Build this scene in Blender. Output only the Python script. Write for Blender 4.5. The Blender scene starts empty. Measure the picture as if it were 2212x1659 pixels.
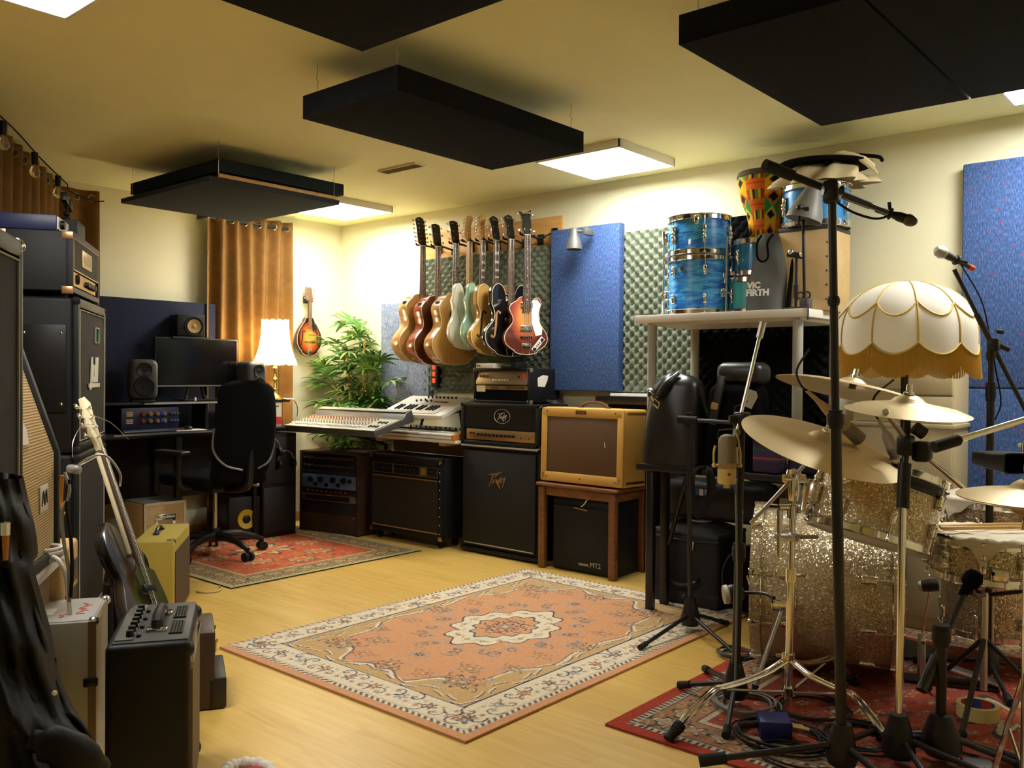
import bpy, bmesh, math, random
import numpy as np
from mathutils import Vector, Matrix
S = bpy.context.scene
COL = S.collection
PI = math.pi
R = math.radians
random.seed(7)
# ------------------------------------------------------------------ camera
EYE = 1.30
FPX, YAW, PIT, ROL = 1896.76, 2.28202777, -0.01034751, 0.0076003
_w = np.array([math.cos(YAW) * math.cos(PIT), math.sin(YAW) * math.cos(PIT), math.sin(PIT)])
_r = np.array([math.sin(YAW), -math.cos(YAW), 0.0])
_u = np.cross(_r, _w)
_r, _u = _r * math.cos(ROL) + _u * math.sin(ROL), -_r * math.sin(ROL) + _u * math.cos(ROL)
cam = bpy.data.cameras.new('camera')
cam.sensor_width = 36.0
cam.lens = FPX / 2212 * 36
cam.clip_start = 0.02
cam_o = bpy.data.objects.new('camera', cam)
COL.objects.link(cam_o)
cam_o.matrix_world = Matrix(((_r[0], _u[0], -_w[0], 0), (_r[1], _u[1], -_w[1], 0), (_r[2], _u[2], -_w[2], EYE), (0, 0, 0, 1)))
S.camera = cam_o
# ------------------------------------------------------------------ exposure, world
S.view_settings.view_transform = 'Standard'
S.view_settings.look = 'None'
S.view_settings.gamma = 1.0
S.view_settings.exposure = 0.45
S.view_settings.use_curve_mapping = False
world = bpy.data.worlds.new('world')
S.world = world
world.use_nodes = True
world.node_tree.nodes['Background'].inputs['Color'].default_value = (0.9, 0.85, 0.7, 1)
world.node_tree.nodes['Background'].inputs['Strength'].default_value = 0.05
LED = 26.0            # strength of the ceiling light diffusers


# measuring helpers: where the sight line through a photo point meets a plane of the room
def ray(x, y): return _w + _r * (x - 1106) / FPX - _u * (y - 829.5) / FPX
def _v(a): return Vector((float(a[0]), float(a[1]), float(a[2]) + EYE))
def onz(x, y, z=0.0): d = ray(x, y); return _v(d * (z - EYE) / d[2])
def onx(x, y, X): d = ray(x, y); return _v(d * X / d[0])
def ony(x, y, Y): d = ray(x, y); return _v(d * Y / d[1])
def atd(x, y, D): return _v(ray(x, y) * D)
def depth(p): return float(_w @ np.array([p[0], p[1], p[2] - EYE]))


# ------------------------------------------------------------------ materials
def srgb(r, g, b): return tuple((c / 255 / 12.92) if c <= 10 else ((c / 255 + 0.055) / 1.055) ** 2.4 for c in (r, g, b))


class NT:
    def __init__(s, name):
        s.m = bpy.data.materials.new(name)
        s.m.use_nodes = True
        s.t = s.m.node_tree
        s.b = s.t.nodes['Principled BSDF']
        s.out = s.t.nodes['Material Output']

    def n(s, typ, **kw):
        nd = s.t.nodes.new('ShaderNode' + typ)
        for k, v in kw.items():
            if k.startswith('i_'):
                key = k[2:].replace('_', ' ')
                nd.inputs[int(key) if key.isdigit() else key].default_value = v
            else:
                setattr(nd, k, v)
        return nd

    def l(s, a, b): s.t.links.new(a, b)

    def co(s, kind='Object', scale=(1, 1, 1), rot=(0, 0, 0)):
        tc = s.n('TexCoord')
        mp = s.n('Mapping')
        mp.inputs['Scale'].default_value = scale
        mp.inputs['Rotation'].default_value = rot
        s.l(tc.outputs[kind], mp.inputs['Vector'])
        return mp.outputs['Vector']

    def ramp(s, fac, stops, interp='LINEAR'):
        r = s.n('ValToRGB')
        r.color_ramp.interpolation = interp
        el = r.color_ramp.elements
        while len(el) < len(stops): el.new(0.5)
        for e, (p, c) in zip(el, stops):
            e.position = p
            e.color = (*c, 1)
        s.l(fac, r.inputs['Fac'])
        return r.outputs['Color']

    def noise(s, vec, scale=5, detail=3, rough=0.5, dist=0.0):
        nz = s.n('TexNoise', i_Scale=scale, i_Detail=detail, i_Roughness=rough, i_Distortion=dist)
        s.l(vec, nz.inputs['Vector'])
        return nz.outputs['Fac']

    def bump(s, h, strength=0.3, dist=0.002):
        b = s.n('Bump', i_Strength=strength, i_Distance=dist)
        s.l(h, b.inputs['Height'])
        s.l(b.outputs['Normal'], s.b.inputs['Normal'])


MATS = {}


def M(name, col=(0.5, 0.5, 0.5), rough=0.5, metal=0.0, spec=0.5, var=0.0, vscale=20, bump=0.0, bscale=200, coat=0.0, trans=0.0, alpha=1.0):
    """plain material, with optional noise variation of the colour and a fine bump"""
    if name in MATS: return MATS[name]
    t = NT(name)
    t.b.inputs['Base Color'].default_value = (*col, 1)
    t.b.inputs['Roughness'].default_value = rough
    t.b.inputs['Metallic'].default_value = metal
    t.b.inputs['Specular IOR Level'].default_value = spec
    t.b.inputs['Coat Weight'].default_value = coat
    t.b.inputs['Coat Roughness'].default_value = 0.08
    t.b.inputs['Transmission Weight'].default_value = trans
    t.b.inputs['Alpha'].default_value = alpha
    if var or bump:
        v = t.co()
    if var:
        f = t.noise(v, vscale, 4, 0.6)
        t.l(t.ramp(f, [(0.3, tuple(c * (1 - var) for c in col)), (0.7, tuple(min(1, c * (1 + var)) for c in col))]), t.b.inputs['Base Color'])
    if bump:
        t.bump(t.noise(v, bscale, 3, 0.6), bump, 0.002)
    MATS[name] = t.m
    return t.m


def wood(name, c1, c2, scale=(3, 3, 30), rough=0.4, axis=None, coat=0.0, spec=0.4):
    if name in MATS: return MATS[name]
    t = NT(name)
    v = t.co('Object', scale)
    f = t.noise(v, 2.0, 6, 0.6, 0.6)
    t.l(t.ramp(f, [(0.3, c1), (0.7, c2)]), t.b.inputs['Base Color'])
    t.b.inputs['Roughness'].default_value = rough
    t.b.inputs['Coat Weight'].default_value = coat
    t.b.inputs['Specular IOR Level'].default_value = spec
    MATS[name] = t.m
    return t.m


def vcol(name, rough=0.9, bump=0.0, bscale=400, spec=0.2):
    """material that reads the mesh's own dyed pattern"""
    if name in MATS: return MATS[name]
    t = NT(name)
    a = t.n('Attribute', attribute_name='dye')
    t.l(a.outputs['Color'], t.b.inputs['Base Color'])
    t.b.inputs['Roughness'].default_value = rough
    t.b.inputs['Specular IOR Level'].default_value = spec
    if bump: t.bump(t.noise(t.co(), bscale, 2), bump, 0.003)
    MATS[name] = t.m
    return t.m


def stripes(name, c1, c2, scale, rot=(0, 0, 0), rough=0.8, mix=0.5, fine=None, direction='Z'):
    """woven grille cloth: fine bands, optionally crossed by a second set"""
    if name in MATS: return MATS[name]
    t = NT(name)
    v = t.co('Object', (1, 1, 1), rot)
    w1 = t.n('TexWave', wave_type='BANDS', bands_direction=direction, i_Scale=scale)
    t.l(v, w1.inputs['Vector'])
    f = w1.outputs['Fac']
    if fine:
        w2 = t.n('TexWave', wave_type='BANDS', bands_direction=fine, i_Scale=scale * 1.3)
        t.l(v, w2.inputs['Vector'])
        mu = t.n('Math', operation='MULTIPLY')
        t.l(f, mu.inputs[0]); t.l(w2.outputs['Fac'], mu.inputs[1])
        f = mu.outputs[0]
    t.l(t.ramp(f, [(0.2, c1), (0.2 + mix, c2)]), t.b.inputs['Base Color'])
    t.b.inputs['Roughness'].default_value = rough
    t.bump(f, 0.3, 0.002)
    MATS[name] = t.m
    return t.m


def emit(name, col, strength):
    if name in MATS: return MATS[name]
    t = NT(name)
    t.b.inputs['Base Color'].default_value = (*col, 1)
    t.b.inputs['Emission Color'].default_value = (*col, 1)
    t.b.inputs['Emission Strength'].default_value = strength
    MATS[name] = t.m
    return t.m


# ------------------------------------------------------------------ mesh builder
class MB:
    def __init__(s):
        s.v, s.f, s.mi, s.sm = [], [], [], []
        s.T = Matrix()

    def add(s, vs, fs, mi=0, sm=True):
        o = len(s.v)
        s.v += [tuple(s.T @ Vector(p)) for p in vs]
        s.f += [[i + o for i in f] for f in fs]
        s.mi += [mi] * len(fs)
        s.sm += [sm] * len(fs)
        return s

    def box(s, c, d, bev=0.0, mi=0, rot=None, seg=2):
        """box centred at c with size d; rot = (rx,ry,rz)"""
        bm = bmesh.new()
        bmesh.ops.create_cube(bm, size=1)
        for v in bm.verts: v.co = Vector((v.co.x * d[0], v.co.y * d[1], v.co.z * d[2]))
        if bev > 0:
            bev = min(bev, 0.49 * min(d))
            bmesh.ops.bevel(bm, geom=list(bm.edges), offset=bev, segments=seg, affect='EDGES', profile=0.5)
        m = Matrix.Translation(c)
        if rot:
            from mathutils import Euler
            m = m @ Euler(rot).to_matrix().to_4x4()
        s._bm(bm, m, mi)
        return s

    def _bm(s, bm, m, mi=0):
        bm.verts.index_update()
        bm.normal_update()
        fs = list(bm.faces)
        s.add([m @ v.co for v in bm.verts], [[v.index for v in f.verts] for f in fs], mi, True)
        s.sm[-len(fs):] = [max(abs(c) for c in f.normal) < 0.999 for f in fs]
        bm.free()

    def cyl(s, p0, p1, r0, r1=None, n=16, mi=0, cap=True):
        p0, p1 = Vector(p0), Vector(p1)
        r1 = r0 if r1 is None else r1
        d = p1 - p0
        q = d.to_track_quat('Z', 'Y') if d.length > 1e-9 else Matrix().to_quaternion()
        vs = []
        for p, r in ((p0, r0), (p1, r1)):
            for i in range(n):
                a = 2 * PI * i / n
                vs.append(p + q @ Vector((math.cos(a) * r, math.sin(a) * r, 0)))
        fs = [[i, (i + 1) % n, n + (i + 1) % n, n + i] for i in range(n)]
        if cap: fs += [list(range(n))[::-1], list(range(n, 2 * n))]
        return s.add(vs, fs, mi)

    def tube(s, pts, r, n=8, closed=False, mi=0, spline=0):
        """tube through points; r may be a list"""
        pts = [Vector(p) for p in pts]
        if spline:
            pts = smooth(pts, spline, closed)
        k = len(pts)
        rs = r if isinstance(r, (list, tuple)) else [r] * k
        if len(rs) != k:
            rs = [rs[min(len(rs) - 1, int(i * (len(rs) - 1) / max(1, k - 1) + 0.5))] for i in range(k)]
        vs, prev = [], None
        for i, p in enumerate(pts):
            a = pts[(i - 1) % k] if (i or closed) else p
            b = pts[(i + 1) % k] if (i < k - 1 or closed) else p
            t = (b - a)
            t = t.normalized() if t.length > 1e-9 else Vector((0, 0, 1))
            if prev is None:
                nrm = t.orthogonal().normalized()
            else:
                nrm = prev - t * prev.dot(t)
                nrm = nrm.normalized() if nrm.length > 1e-6 else t.orthogonal().normalized()
            prev = nrm
            bi = t.cross(nrm)
            for j in range(n):
                an = 2 * PI * j / n
                vs.append(p + (nrm * math.cos(an) + bi * math.sin(an)) * rs[i])
        fs = []
        for i in range(k if closed else k - 1):
            i2 = (i + 1) % k
            for j in range(n):
                j2 = (j + 1) % n
                fs.append([i * n + j, i * n + j2, i2 * n + j2, i2 * n + j])
        if not closed: fs += [list(range(n))[::-1], [(k - 1) * n + j for j in range(n)]]
        return s.add(vs, fs, mi)

    def lathe(s, prof, n=32, c=(0, 0, 0), axis=None, mi=0, a0=0, a1=2 * PI):
        """prof: list of (radius, height) turned about axis through c"""
        q = Vector(axis).normalized().to_track_quat('Z', 'Y') if axis is not None else None
        full = abs(a1 - a0 - 2 * PI) < 1e-6
        m = n if full else n + 1
        vs = []
        for (r, z) in prof:
            for i in range(m):
                a = a0 + (a1 - a0) * i / n
                p = Vector((r * math.cos(a), r * math.sin(a), z))
                if q: p = q @ p
                vs.append(p + Vector(c))
        fs = []
        for k in range(len(prof) - 1):
            for i in range(n):
                i2 = (i + 1) % m
                if not full and i + 1 >= m: continue
                fs.append([k * m + i, k * m + i2, (k + 1) * m + i2, (k + 1) * m + i])
        return s.add(vs, fs, mi)

    def ball(s, c, r, n=16, m=10, mi=0):
        r = (r, r, r) if isinstance(r, (int, float)) else r
        vs = [Vector((math.sin(PI * k / m) * math.cos(2 * PI * i / n) * r[0], math.sin(PI * k / m) * math.sin(2 * PI * i / n) * r[1], math.cos(PI * k / m) * r[2])) + Vector(c)
              for k in range(m + 1) for i in range(n)]
        fs = [[k * n + i, k * n + (i + 1) % n, (k + 1) * n + (i + 1) % n, (k + 1) * n + i] for k in range(m) for i in range(n)]
        return s.add(vs, fs, mi)

    def torus(s, c, R_, r, n=32, m=8, axis=(0, 0, 1), mi=0):
        q = Vector(axis).normalized().to_track_quat('Z', 'Y')
        pts = [q @ Vector((math.cos(2 * PI * i / n) * R_, math.sin(2 * PI * i / n) * R_, 0)) + Vector(c) for i in range(n)]
        return s.tube(pts, r, m, True, mi)

    def prism(s, out, h, bev=0.0, mi=0, m=None, seg=2):
        """outline in XY extruded from z=0 to z=h, then placed by matrix m"""
        bm = bmesh.new()
        vs = [bm.verts.new((p[0], p[1], 0)) for p in out]
        f = bm.faces.new(vs)
        if f.normal.z > 0: bmesh.ops.reverse_faces(bm, faces=[f])
        g = bmesh.ops.extrude_face_region(bm, geom=[f])
        for e in g['geom']:
            if isinstance(e, bmesh.types.BMVert): e.co.z = h
        bm.normal_update()
        if bev > 0:
            ed = [e for e in bm.edges if abs(e.verts[0].co.z - e.verts[1].co.z) < 1e-6]
            bmesh.ops.bevel(bm, geom=ed, offset=bev, segments=seg, affect='EDGES', profile=0.5)
        s._bm(bm, m or Matrix(), mi)
        return s

    def grid(s, fn, nu, nv, mi=0, closed_u=False):
        vs = [fn(i / nu, j / nv) for j in range(nv + 1) for i in range(nu + (0 if closed_u else 1))]
        w = nu if closed_u else nu + 1
        fs = [[j * w + i, j * w + (i + 1) % w, (j + 1) * w + (i + 1) % w, (j + 1) * w + i] for j in range(nv) for i in range(nu)]
        return s.add(vs, fs, mi)

    def text(s, body, size, depth=0.001, m=None, mi=0, align='CENTER', shear=0.0, offset=0.0):
        """lettering standing in XY, raised along +Z, placed by matrix m"""
        cu = bpy.data.curves.new('lettering', 'FONT')
        cu.body = body
        cu.size = size
        cu.extrude = depth / 2
        cu.align_x = align
        cu.align_y = 'CENTER'
        cu.shear = shear
        cu.offset = offset
        cu.resolution_u = 3
        ob = bpy.data.objects.new('lettering', cu)
        COL.objects.link(ob)
        dg = bpy.context.evaluated_depsgraph_get()
        me = bpy.data.meshes.new_from_object(ob.evaluated_get(dg))
        m = m or Matrix()
        s.add([m @ v.co for v in me.vertices], [list(p.vertices) for p in me.polygons], mi, False)
        bpy.data.objects.remove(ob)
        bpy.data.curves.remove(cu)
        bpy.data.meshes.remove(me)
        return s

    def build(s, name, mats, parent=None, label=None, ang=35, dye=None, fix=True):
        me = bpy.data.meshes.new(name)
        me.from_pydata(s.v, [], s.f)
        mats = mats if isinstance(mats, (list, tuple)) else [mats]
        for m in mats: me.materials.append(m)
        me.polygons.foreach_set('material_index', s.mi)
        me.polygons.foreach_set('use_smooth', s.sm)
        if fix and len(s.f) < 60000:
            bm = bmesh.new()
            bm.from_mesh(me)
            bmesh.ops.recalc_face_normals(bm, faces=bm.faces)
            bm.to_mesh(me)
            bm.free()
        me.update()
        if ang: me.set_sharp_from_angle(angle=R(ang))
        if dye is not None:
            ca = me.color_attributes.new('dye', 'FLOAT_COLOR', 'POINT')
            ca.data.foreach_set('color', np.asarray(dye, np.float32).ravel())
        o = bpy.data.objects.new(name, me)
        COL.objects.link(o)
        if parent is not None: o.parent = parent
        if label: o['label'] = label
        return o


def smooth(pts, k=4, closed=False):
    """Catmull-Rom through the points, k steps per span"""
    pts = [Vector(p) for p in pts]
    n = len(pts)
    out = []
    for i in range(n if closed else n - 1):
        p1, p2 = pts[i], pts[(i + 1) % n]
        p0 = pts[i - 1] if (i or closed) else p1 * 2 - p2
        p3 = pts[(i + 2) % n] if (i + 2 < n or closed) else p2 * 2 - p1
        for j in range(k):
            t = j / k
            out.append(0.5 * (2 * p1 + (p2 - p0) * t + (2 * p0 - 5 * p1 + 4 * p2 - p3) * t * t + (3 * p1 - p0 - 3 * p2 + p3) * t ** 3))
    if not closed: out.append(pts[-1].copy())
    return out


def thing(name, label, cat, loc=(0, 0, 0), rz=0.0, group=None, rot=None):
    o = bpy.data.objects.new(name, None)
    o.empty_display_size = 0.05
    COL.objects.link(o)
    o.location = loc
    o.rotation_euler = rot if rot is not None else (0, 0, rz)
    return tag(o, label, cat, group)


def tag(o, label, cat, group=None):
    o['label'] = label
    o['category'] = cat
    if group: o['group'] = group
    return o


def place(o, loc, rz=0.0, rot=None):
    o.location = loc
    o.rotation_euler = rot if rot is not None else (0, 0, rz)
    return o


def dup(root, label, loc=None, rz=None, group=None, rot=None):
    """copy a thing with its parts and sub-parts"""
    def cp(o, par):
        c = o.copy()
        COL.objects.link(c)
        c.parent = par
        for ch in list(o.children): cp(ch, c)
        return c
    kids = list(root.children)
    r = root.copy()
    COL.objects.link(r)
    for ch in kids: cp(ch, r)
    r['label'] = label
    if group: r['group'] = group
    if loc is not None: r.location = loc
    if rz is not None: r.rotation_euler = (0, 0, rz)
    if rot is not None: r.rotation_euler = rot
    return r


def struct(o):
    o['kind'] = 'structure'
    return o


def TR(x=0, y=0, z=0): return Matrix.Translation((x, y, z))
def RX(a): return Matrix.Rotation(a, 4, 'X')
def RY(a): return Matrix.Rotation(a, 4, 'Y')
def RZ(a): return Matrix.Rotation(a, 4, 'Z')


FRONT = RX(PI / 2)      # XY lettering -> faces -Y, upright


# shared materials
BLK = M('black_tolex', (0.006, 0.0065, 0.008), 0.5, spec=.35, bump=0.5, bscale=300)
BLKP = M('black_plastic', (0.007, 0.007, 0.008), 0.4, spec=.4)
BLKM = M('black_metal', (0.007, 0.007, 0.008), 0.35, spec=0.5)
BLKC = M('black_cloth', (0.005, 0.005, 0.006), 0.95, spec=0.05, bump=0.6, bscale=500)
RUB = M('black_rubber', (0.010, 0.010, 0.011), 0.7, spec=.3)
CHR = M('chrome', (0.82, 0.82, 0.80), 0.12, 1.0)
STEEL = M('brushed_steel', (0.55, 0.55, 0.54), 0.35, 1.0)
BRASS = M('brass', (0.75, 0.52, 0.16), 0.22, 1.0)
GOLDP = M('gold_panel', (0.55, 0.38, 0.17), 0.35, 0.8)
WHT = M('white_plastic', (0.82, 0.81, 0.77), 0.4)
WHTP = M('white_laminate', (0.80, 0.76, 0.70), 0.45)
CRM = M('cream_binding', (0.80, 0.70, 0.45), 0.4)
REDL = M('red_plastic', (0.6, 0.03, 0.02), 0.4)
# ================================================================== the room
CEIL, XL, YB, XR, YF = 2.66, -6.50, 5.12, 1.60, -1.75
DE = Vector((-0.839, 0.545, 0))      # along the slanting wall, away from the camera
DN = Vector((0.545, 0.839, 0))       # out of the slanting wall into the room
D0 = Vector((XL, 2.487, 0))          # where the slanting wall meets the desk wall
WALL = M('cream_wall_paint', (0.80, 0.77, 0.55), 0.75, spec=0.25, var=0.02, vscale=3, bump=0.08, bscale=120)
CEILM = M('ceiling_paint', (0.92, 0.90, 0.52), 0.8, spec=0.2, var=0.02, vscale=3, bump=0.08, bscale=150)


def floor_mat():
    t = NT('laminate_planks')
    v = t.co('Object', (1, 1, 1))
    br = t.n('TexBrick', offset=0.37, squash=1.0, i_Scale=1.0, i_Mortar_Size=0.0012, i_Mortar_Smooth=0.3, i_Bias=0.0)
    br.inputs['Brick Width'].default_value = 1.25
    br.inputs['Row Height'].default_value = 0.13
    br.inputs['Color1'].default_value = (0.0, 0.0, 0.0, 1)
    br.inputs['Color2'].default_value = (1, 1, 1, 1)
    br.inputs['Mortar'].default_value = (0.2, 0.2, 0.2, 1)
    t.l(v, br.inputs['Vector'])
    g = t.noise(t.co('Object', (1.2, 14, 1)), 2.2, 6, 0.62, 0.4)
    mx = t.n('Math', operation='MULTIPLY_ADD')
    t.l(br.outputs['Color'], mx.inputs[0]); mx.inputs[1].default_value = 0.22
    t.l(g, mx.inputs[2])
    c = t.ramp(mx.outputs[0], [(0.25, (0.52, 0.30, 0.055)), (0.5, (0.66, 0.42, 0.095)), (0.85, (0.76, 0.52, 0.15))])
    t.l(c, t.b.inputs['Base Color'])
    t.b.inputs['Roughness'].default_value = 0.38
    t.b.inputs['Specular IOR Level'].default_value = 0.45
    return t.m


mb = MB(); mb.box(((XL + XR) / 2 - 0.5, (YB + YF) / 2, -0.05), (XR - XL + 2, YB - YF + 1, 0.1))
struct(mb.build('floor', floor_mat()))
mb = MB(); mb.box(((XL + XR) / 2 - 0.5, (YB + YF) / 2, CEIL + 0.05), (XR - XL + 2, YB - YF + 1, 0.1))
ceiling = struct(mb.build('ceiling', CEILM))
mb = MB(); mb.box(((XL + XR) / 2, YB + 0.06, CEIL / 2), (XR - XL + 0.4, 0.12, CEIL))
struct(mb.build('wall_back', WALL))
mb = MB(); mb.box((XL - 0.06, (YB + D0.y) / 2, CEIL / 2), (0.12, YB - D0.y + 0.2, CEIL))
struct(mb.build('wall_left', WALL))
dl = (D0.y - YF) / 0.545
pm = D0 - DE * dl / 2 - DN * 0.06
mb = MB(); mb.box((pm.x, pm.y, CEIL / 2), (dl + 0.2, 0.12, CEIL), rot=(0, 0, math.atan2(DE.y, DE.x)))
struct(mb.build('wall_slanting', WALL))
mb = MB(); mb.box((XR + 0.06, (YB + YF) / 2, CEIL / 2), (0.12, YB - YF, CEIL))
struct(mb.build('wall_right', WALL))
mb = MB(); mb.box(((XR - 0.2) / 2, YF - 0.06, CEIL / 2), (XR + 0.8, 0.12, CEIL))
struct(mb.build('wall_front', WALL))
SKIRT = wood('pine_trim', (0.38, 0.22, 0.09), (0.5, 0.3, 0.13), (3, 20, 20), 0.5)
mb = MB(); mb.box(((XL + XR) / 2, YB - 0.008, 0.04), (XR - XL, 0.016, 0.08), 0.004)
struct(mb.build('baseboard_back', SKIRT))
mb = MB(); mb.box((XL + 0.008, (YB + D0.y) / 2, 0.04), (0.016, YB - D0.y, 0.08), 0.004)
struct(mb.build('baseboard_left', SKIRT))

# ---- ceiling lights
LFR = M('light_frame_white', (0.80, 0.79, 0.76), 0.5)
LDI = emit('led_diffuser', (1.0, 0.97, 0.90), LED)


def ceiling_light(label, x, y):
    t = thing('ceiling_light', label, 'light', (x, y, CEIL), group='square ceiling lights')
    h = 0.05
    f = MB()
    for sx, sy, dx, dy in ((0, 0.304, 0.62, 0.012), (0, -0.304, 0.62, 0.012), (0.304, 0, 0.012, 0.62), (-0.304, 0, 0.012, 0.62)):
        f.box((sx, sy, -h / 2), (dx, dy, h), 0.002)
    f.box((0, 0, -0.004), (0.6, 0.6, 0.006))
    f.build('frame', LFR, t)
    d = MB()
    d.add([(-.296, -.296, -h + .004), (.296, -.296, -h + .004), (.296, .296, -h + .004), (-.296, .296, -h + .004)], [[0, 3, 2, 1]], 0, False)
    d.box((0, 0, -h + 0.007), (0.592, 0.592, 0.003))
    d.build('diffuser', LDI, t, fix=False)
    return t


ceiling_light('square white ceiling light partly behind the middle black ceiling panel', -3.14, 4.52)
ceiling_light('square white ceiling light beyond the panel hung over the desk', -5.72, 4.47)
ceiling_light('square white ceiling light in the top left corner of the photo', -3.10, 1.09)
ceiling_light('square white ceiling light at the right edge behind the big black panels', -0.64, 4.47)

# ---- black ceiling absorbers on hooks
ABS = M('black_panel_cloth', (0.010, 0.011, 0.014), 0.95, spec=0.12, var=0.4, vscale=120, bump=0.5, bscale=350)
GREYC = M('dark_grey_panel_cloth', (0.045, 0.055, 0.065), 0.95, spec=0.12, var=0.2, vscale=120, bump=0.5, bscale=350)
LATH = wood('panel_lath', (0.55, 0.33, 0.12), (0.7, 0.45, 0.2), (3, 20, 20))


def hook(mb, x, y, z0, z1):
    m = (z0 + z1) / 2
    mb.tube([(x, y, z0), (x, y, m - 0.022), (x + 0.008, y, m - 0.010), (x, y, m), (x - 0.008, y, m + 0.010), (x, y, m + 0.022), (x, y, z1)], 0.0017, 6)


def absorber(label, x0, x1, y0, y1, z0=2.42, z1=2.52, sag=0.016):
    t = thing('ceiling_absorber', label, 'acoustic panel', ((x0 + x1) / 2, (y0 + y1) / 2, z0), group='black cloth panels hung from the ceiling')
    dx, dy, h = x1 - x0, y1 - y0, z1 - z0
    b = MB()
    nu, nv = 16, 12
    def low(u, v): return Vector(((u - .5) * dx, (v - .5) * dy, -sag * (16 * u * (1 - u) * v * (1 - v)) ** .6))
    b.grid(low, nu, nv)
    b.add([(-dx / 2, -dy / 2, h), (dx / 2, -dy / 2, h), (dx / 2, dy / 2, h), (-dx / 2, dy / 2, h),
           (-dx / 2, -dy / 2, 0), (dx / 2, -dy / 2, 0), (dx / 2, dy / 2, 0), (-dx / 2, dy / 2, 0)],
          [[0, 1, 2, 3], [0, 4, 5, 1], [1, 5, 6, 2], [2, 6, 7, 3], [3, 7, 4, 0]], 0, False)
    b.build('cloth_panel', ABS, t, ang=30)
    for sx in (-1, 1):
        for sy in (-1, 1):
            k = MB(); hook(k, sx * (dx / 2 - 0.05), sy * (dy / 2 - 0.04), h, CEIL - z0)
            k.build('hook', STEEL, t)
    return t


absorber('black ceiling panel in the middle, above the rug, one end near the square light', -3.235, -2.615, 2.33, 3.57)
absorber('black ceiling panel at the top middle edge of the photo, nearest the camera', -2.40, -1.20, 1.36, 1.975)
absorber('big black ceiling panel at top right above the drums, left of a matching one', -1.525, -0.925, 2.62, 3.87)
absorber('black ceiling panel in the top right corner, beside the big one over the drums', -0.915, -0.315, 2.62, 3.87)
# the thin double panel over the desk
t = thing('ceiling_absorber', 'thin dark grey double panel with a wooden lath hung over the desk', 'acoustic panel', (-5.24, 3.2, 2.42), group='grey cloth panel over the desk')
b = MB(); b.box((0, 0, 0.015), (1.10, 0.95, 0.03), 0.003); b.build('lower_panel', GREYC, t)
b = MB(); b.box((0.545, 0.02, 0.042), (0.016, 0.86, 0.022), 0.002); b.build('lath', LATH, t, 'bare wooden edge lath')
b = MB(); b.box((0.0, 0.05, 0.105), (1.10, 0.92, 0.075), 0.004); b.build('upper_panel', M('navy_panel_cloth_dark', (0.02, 0.03, 0.04), 0.95, spec=0.1), t)
for sx in (-1, 1):
    for sy in (-1, 1):
        k = MB(); hook(k, sx * 0.5 + 0.06 * (sx > 0), sy * 0.42, 0.05, CEIL - 2.42); k.build('hook', STEEL, t)
# vent slot
p = [onz(812, 366, CEIL), onz(902, 352, CEIL)]
vc = (p[0] + p[1]) / 2 + Vector((0, 0.04, 0))
t = thing('ceiling_vent', 'narrow recessed slot vent in the ceiling below the middle black panel', 'vent', (vc.x, vc.y, CEIL - 0.012))
b = MB()
for dy in (-0.043, 0.043): b.box((0, dy, 0.005), (0.36, 0.008, 0.012))
for dx in (-0.18, 0.18): b.box((dx, 0, 0.005), (0.008, 0.09, 0.012))
b.build('frame', WALL, t)
b = MB()
for i in range(5): b.box((0, -0.034 + i * 0.017, 0.006), (0.352, 0.003, 0.012), rot=(0.5, 0, 0))
b.build('slats', M('vent_grey', (0.25, 0.2, 0.1), 0.6), t)

# ---- wood board that carries the guitar hangers
a, c = ony(919, 506.7, YB - 0.02), ony(1213, 466.2, YB - 0.02)
bz1, bz0 = 2.47, 2.255
PLY = wood('pine_board', (0.52, 0.27, 0.07), (0.66, 0.38, 0.13), (2, 20, 14), 0.55)
mb = MB(); mb.box(((a.x + c.x) / 2, YB - 0.011, (bz0 + bz1) / 2), (c.x - a.x, 0.02, bz1 - bz0), 0.002)
tag(mb.build('wooden_board', PLY), 'long pine board screwed to the wall that carries the guitar hangers', 'board')

# ---- egg-crate foam
FOAM = M('foam_grey_green', (0.20, 0.235, 0.17), 0.95, spec=0.1, bump=0.4, bscale=300)
FOAMK = M('foam_charcoal', (0.010, 0.011, 0.012), 0.97, spec=0.05, bump=0.4, bscale=300)


def foam(label, x0, x1, z0, z1, mat, pitch=0.036, h=0.055, y=YB):
    nx, nz = max(1, round((x1 - x0) / pitch)), max(1, round((z1 - z0) / pitch))
    k = 4
    b = MB()
    def fn(u, v):
        X, Z = u * nx, v * nz
        q = math.sin(PI * X) * math.sin(PI * Z) * (1 if True else 1)
        return Vector((x0 + u * (x1 - x0), y - 0.022 - h * 0.5 * (1 + q), z0 + v * (z1 - z0)))
    b.grid(fn, nx * k // 2 * 1, nz * k // 2 * 1)
    b.box(((x0 + x1) / 2, y - 0.011, (z0 + z1) / 2), (x1 - x0, 0.02, z1 - z0))
    return tag(b.build('foam_panel', mat, fix=False, ang=80), label, 'acoustic foam', 'egg-crate foam panels on the back wall')


fx0, fx1 = ony(921, 600, YB - 0.04).x, ony(1190, 600, YB - 0.04).x
foam('dark egg-crate foam on the wall behind the hanging guitars', fx0, fx1, 1.16, bz0 - 0.002, FOAM)
gx0, gx1 = ony(1334, 600, YB - 0.04).x, ony(1508, 600, YB - 0.04).x
foam('grey egg-crate foam between the long blue panel and the blue drums', gx0, gx1, 1.19, 2.285, FOAM)
foam('black egg-crate foam on the wall behind the djembe and under the white platform', gx1 + 0.004, ony(1790, 600, YB - 0.04).x, 0.95, 2.30, FOAMK)


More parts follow.
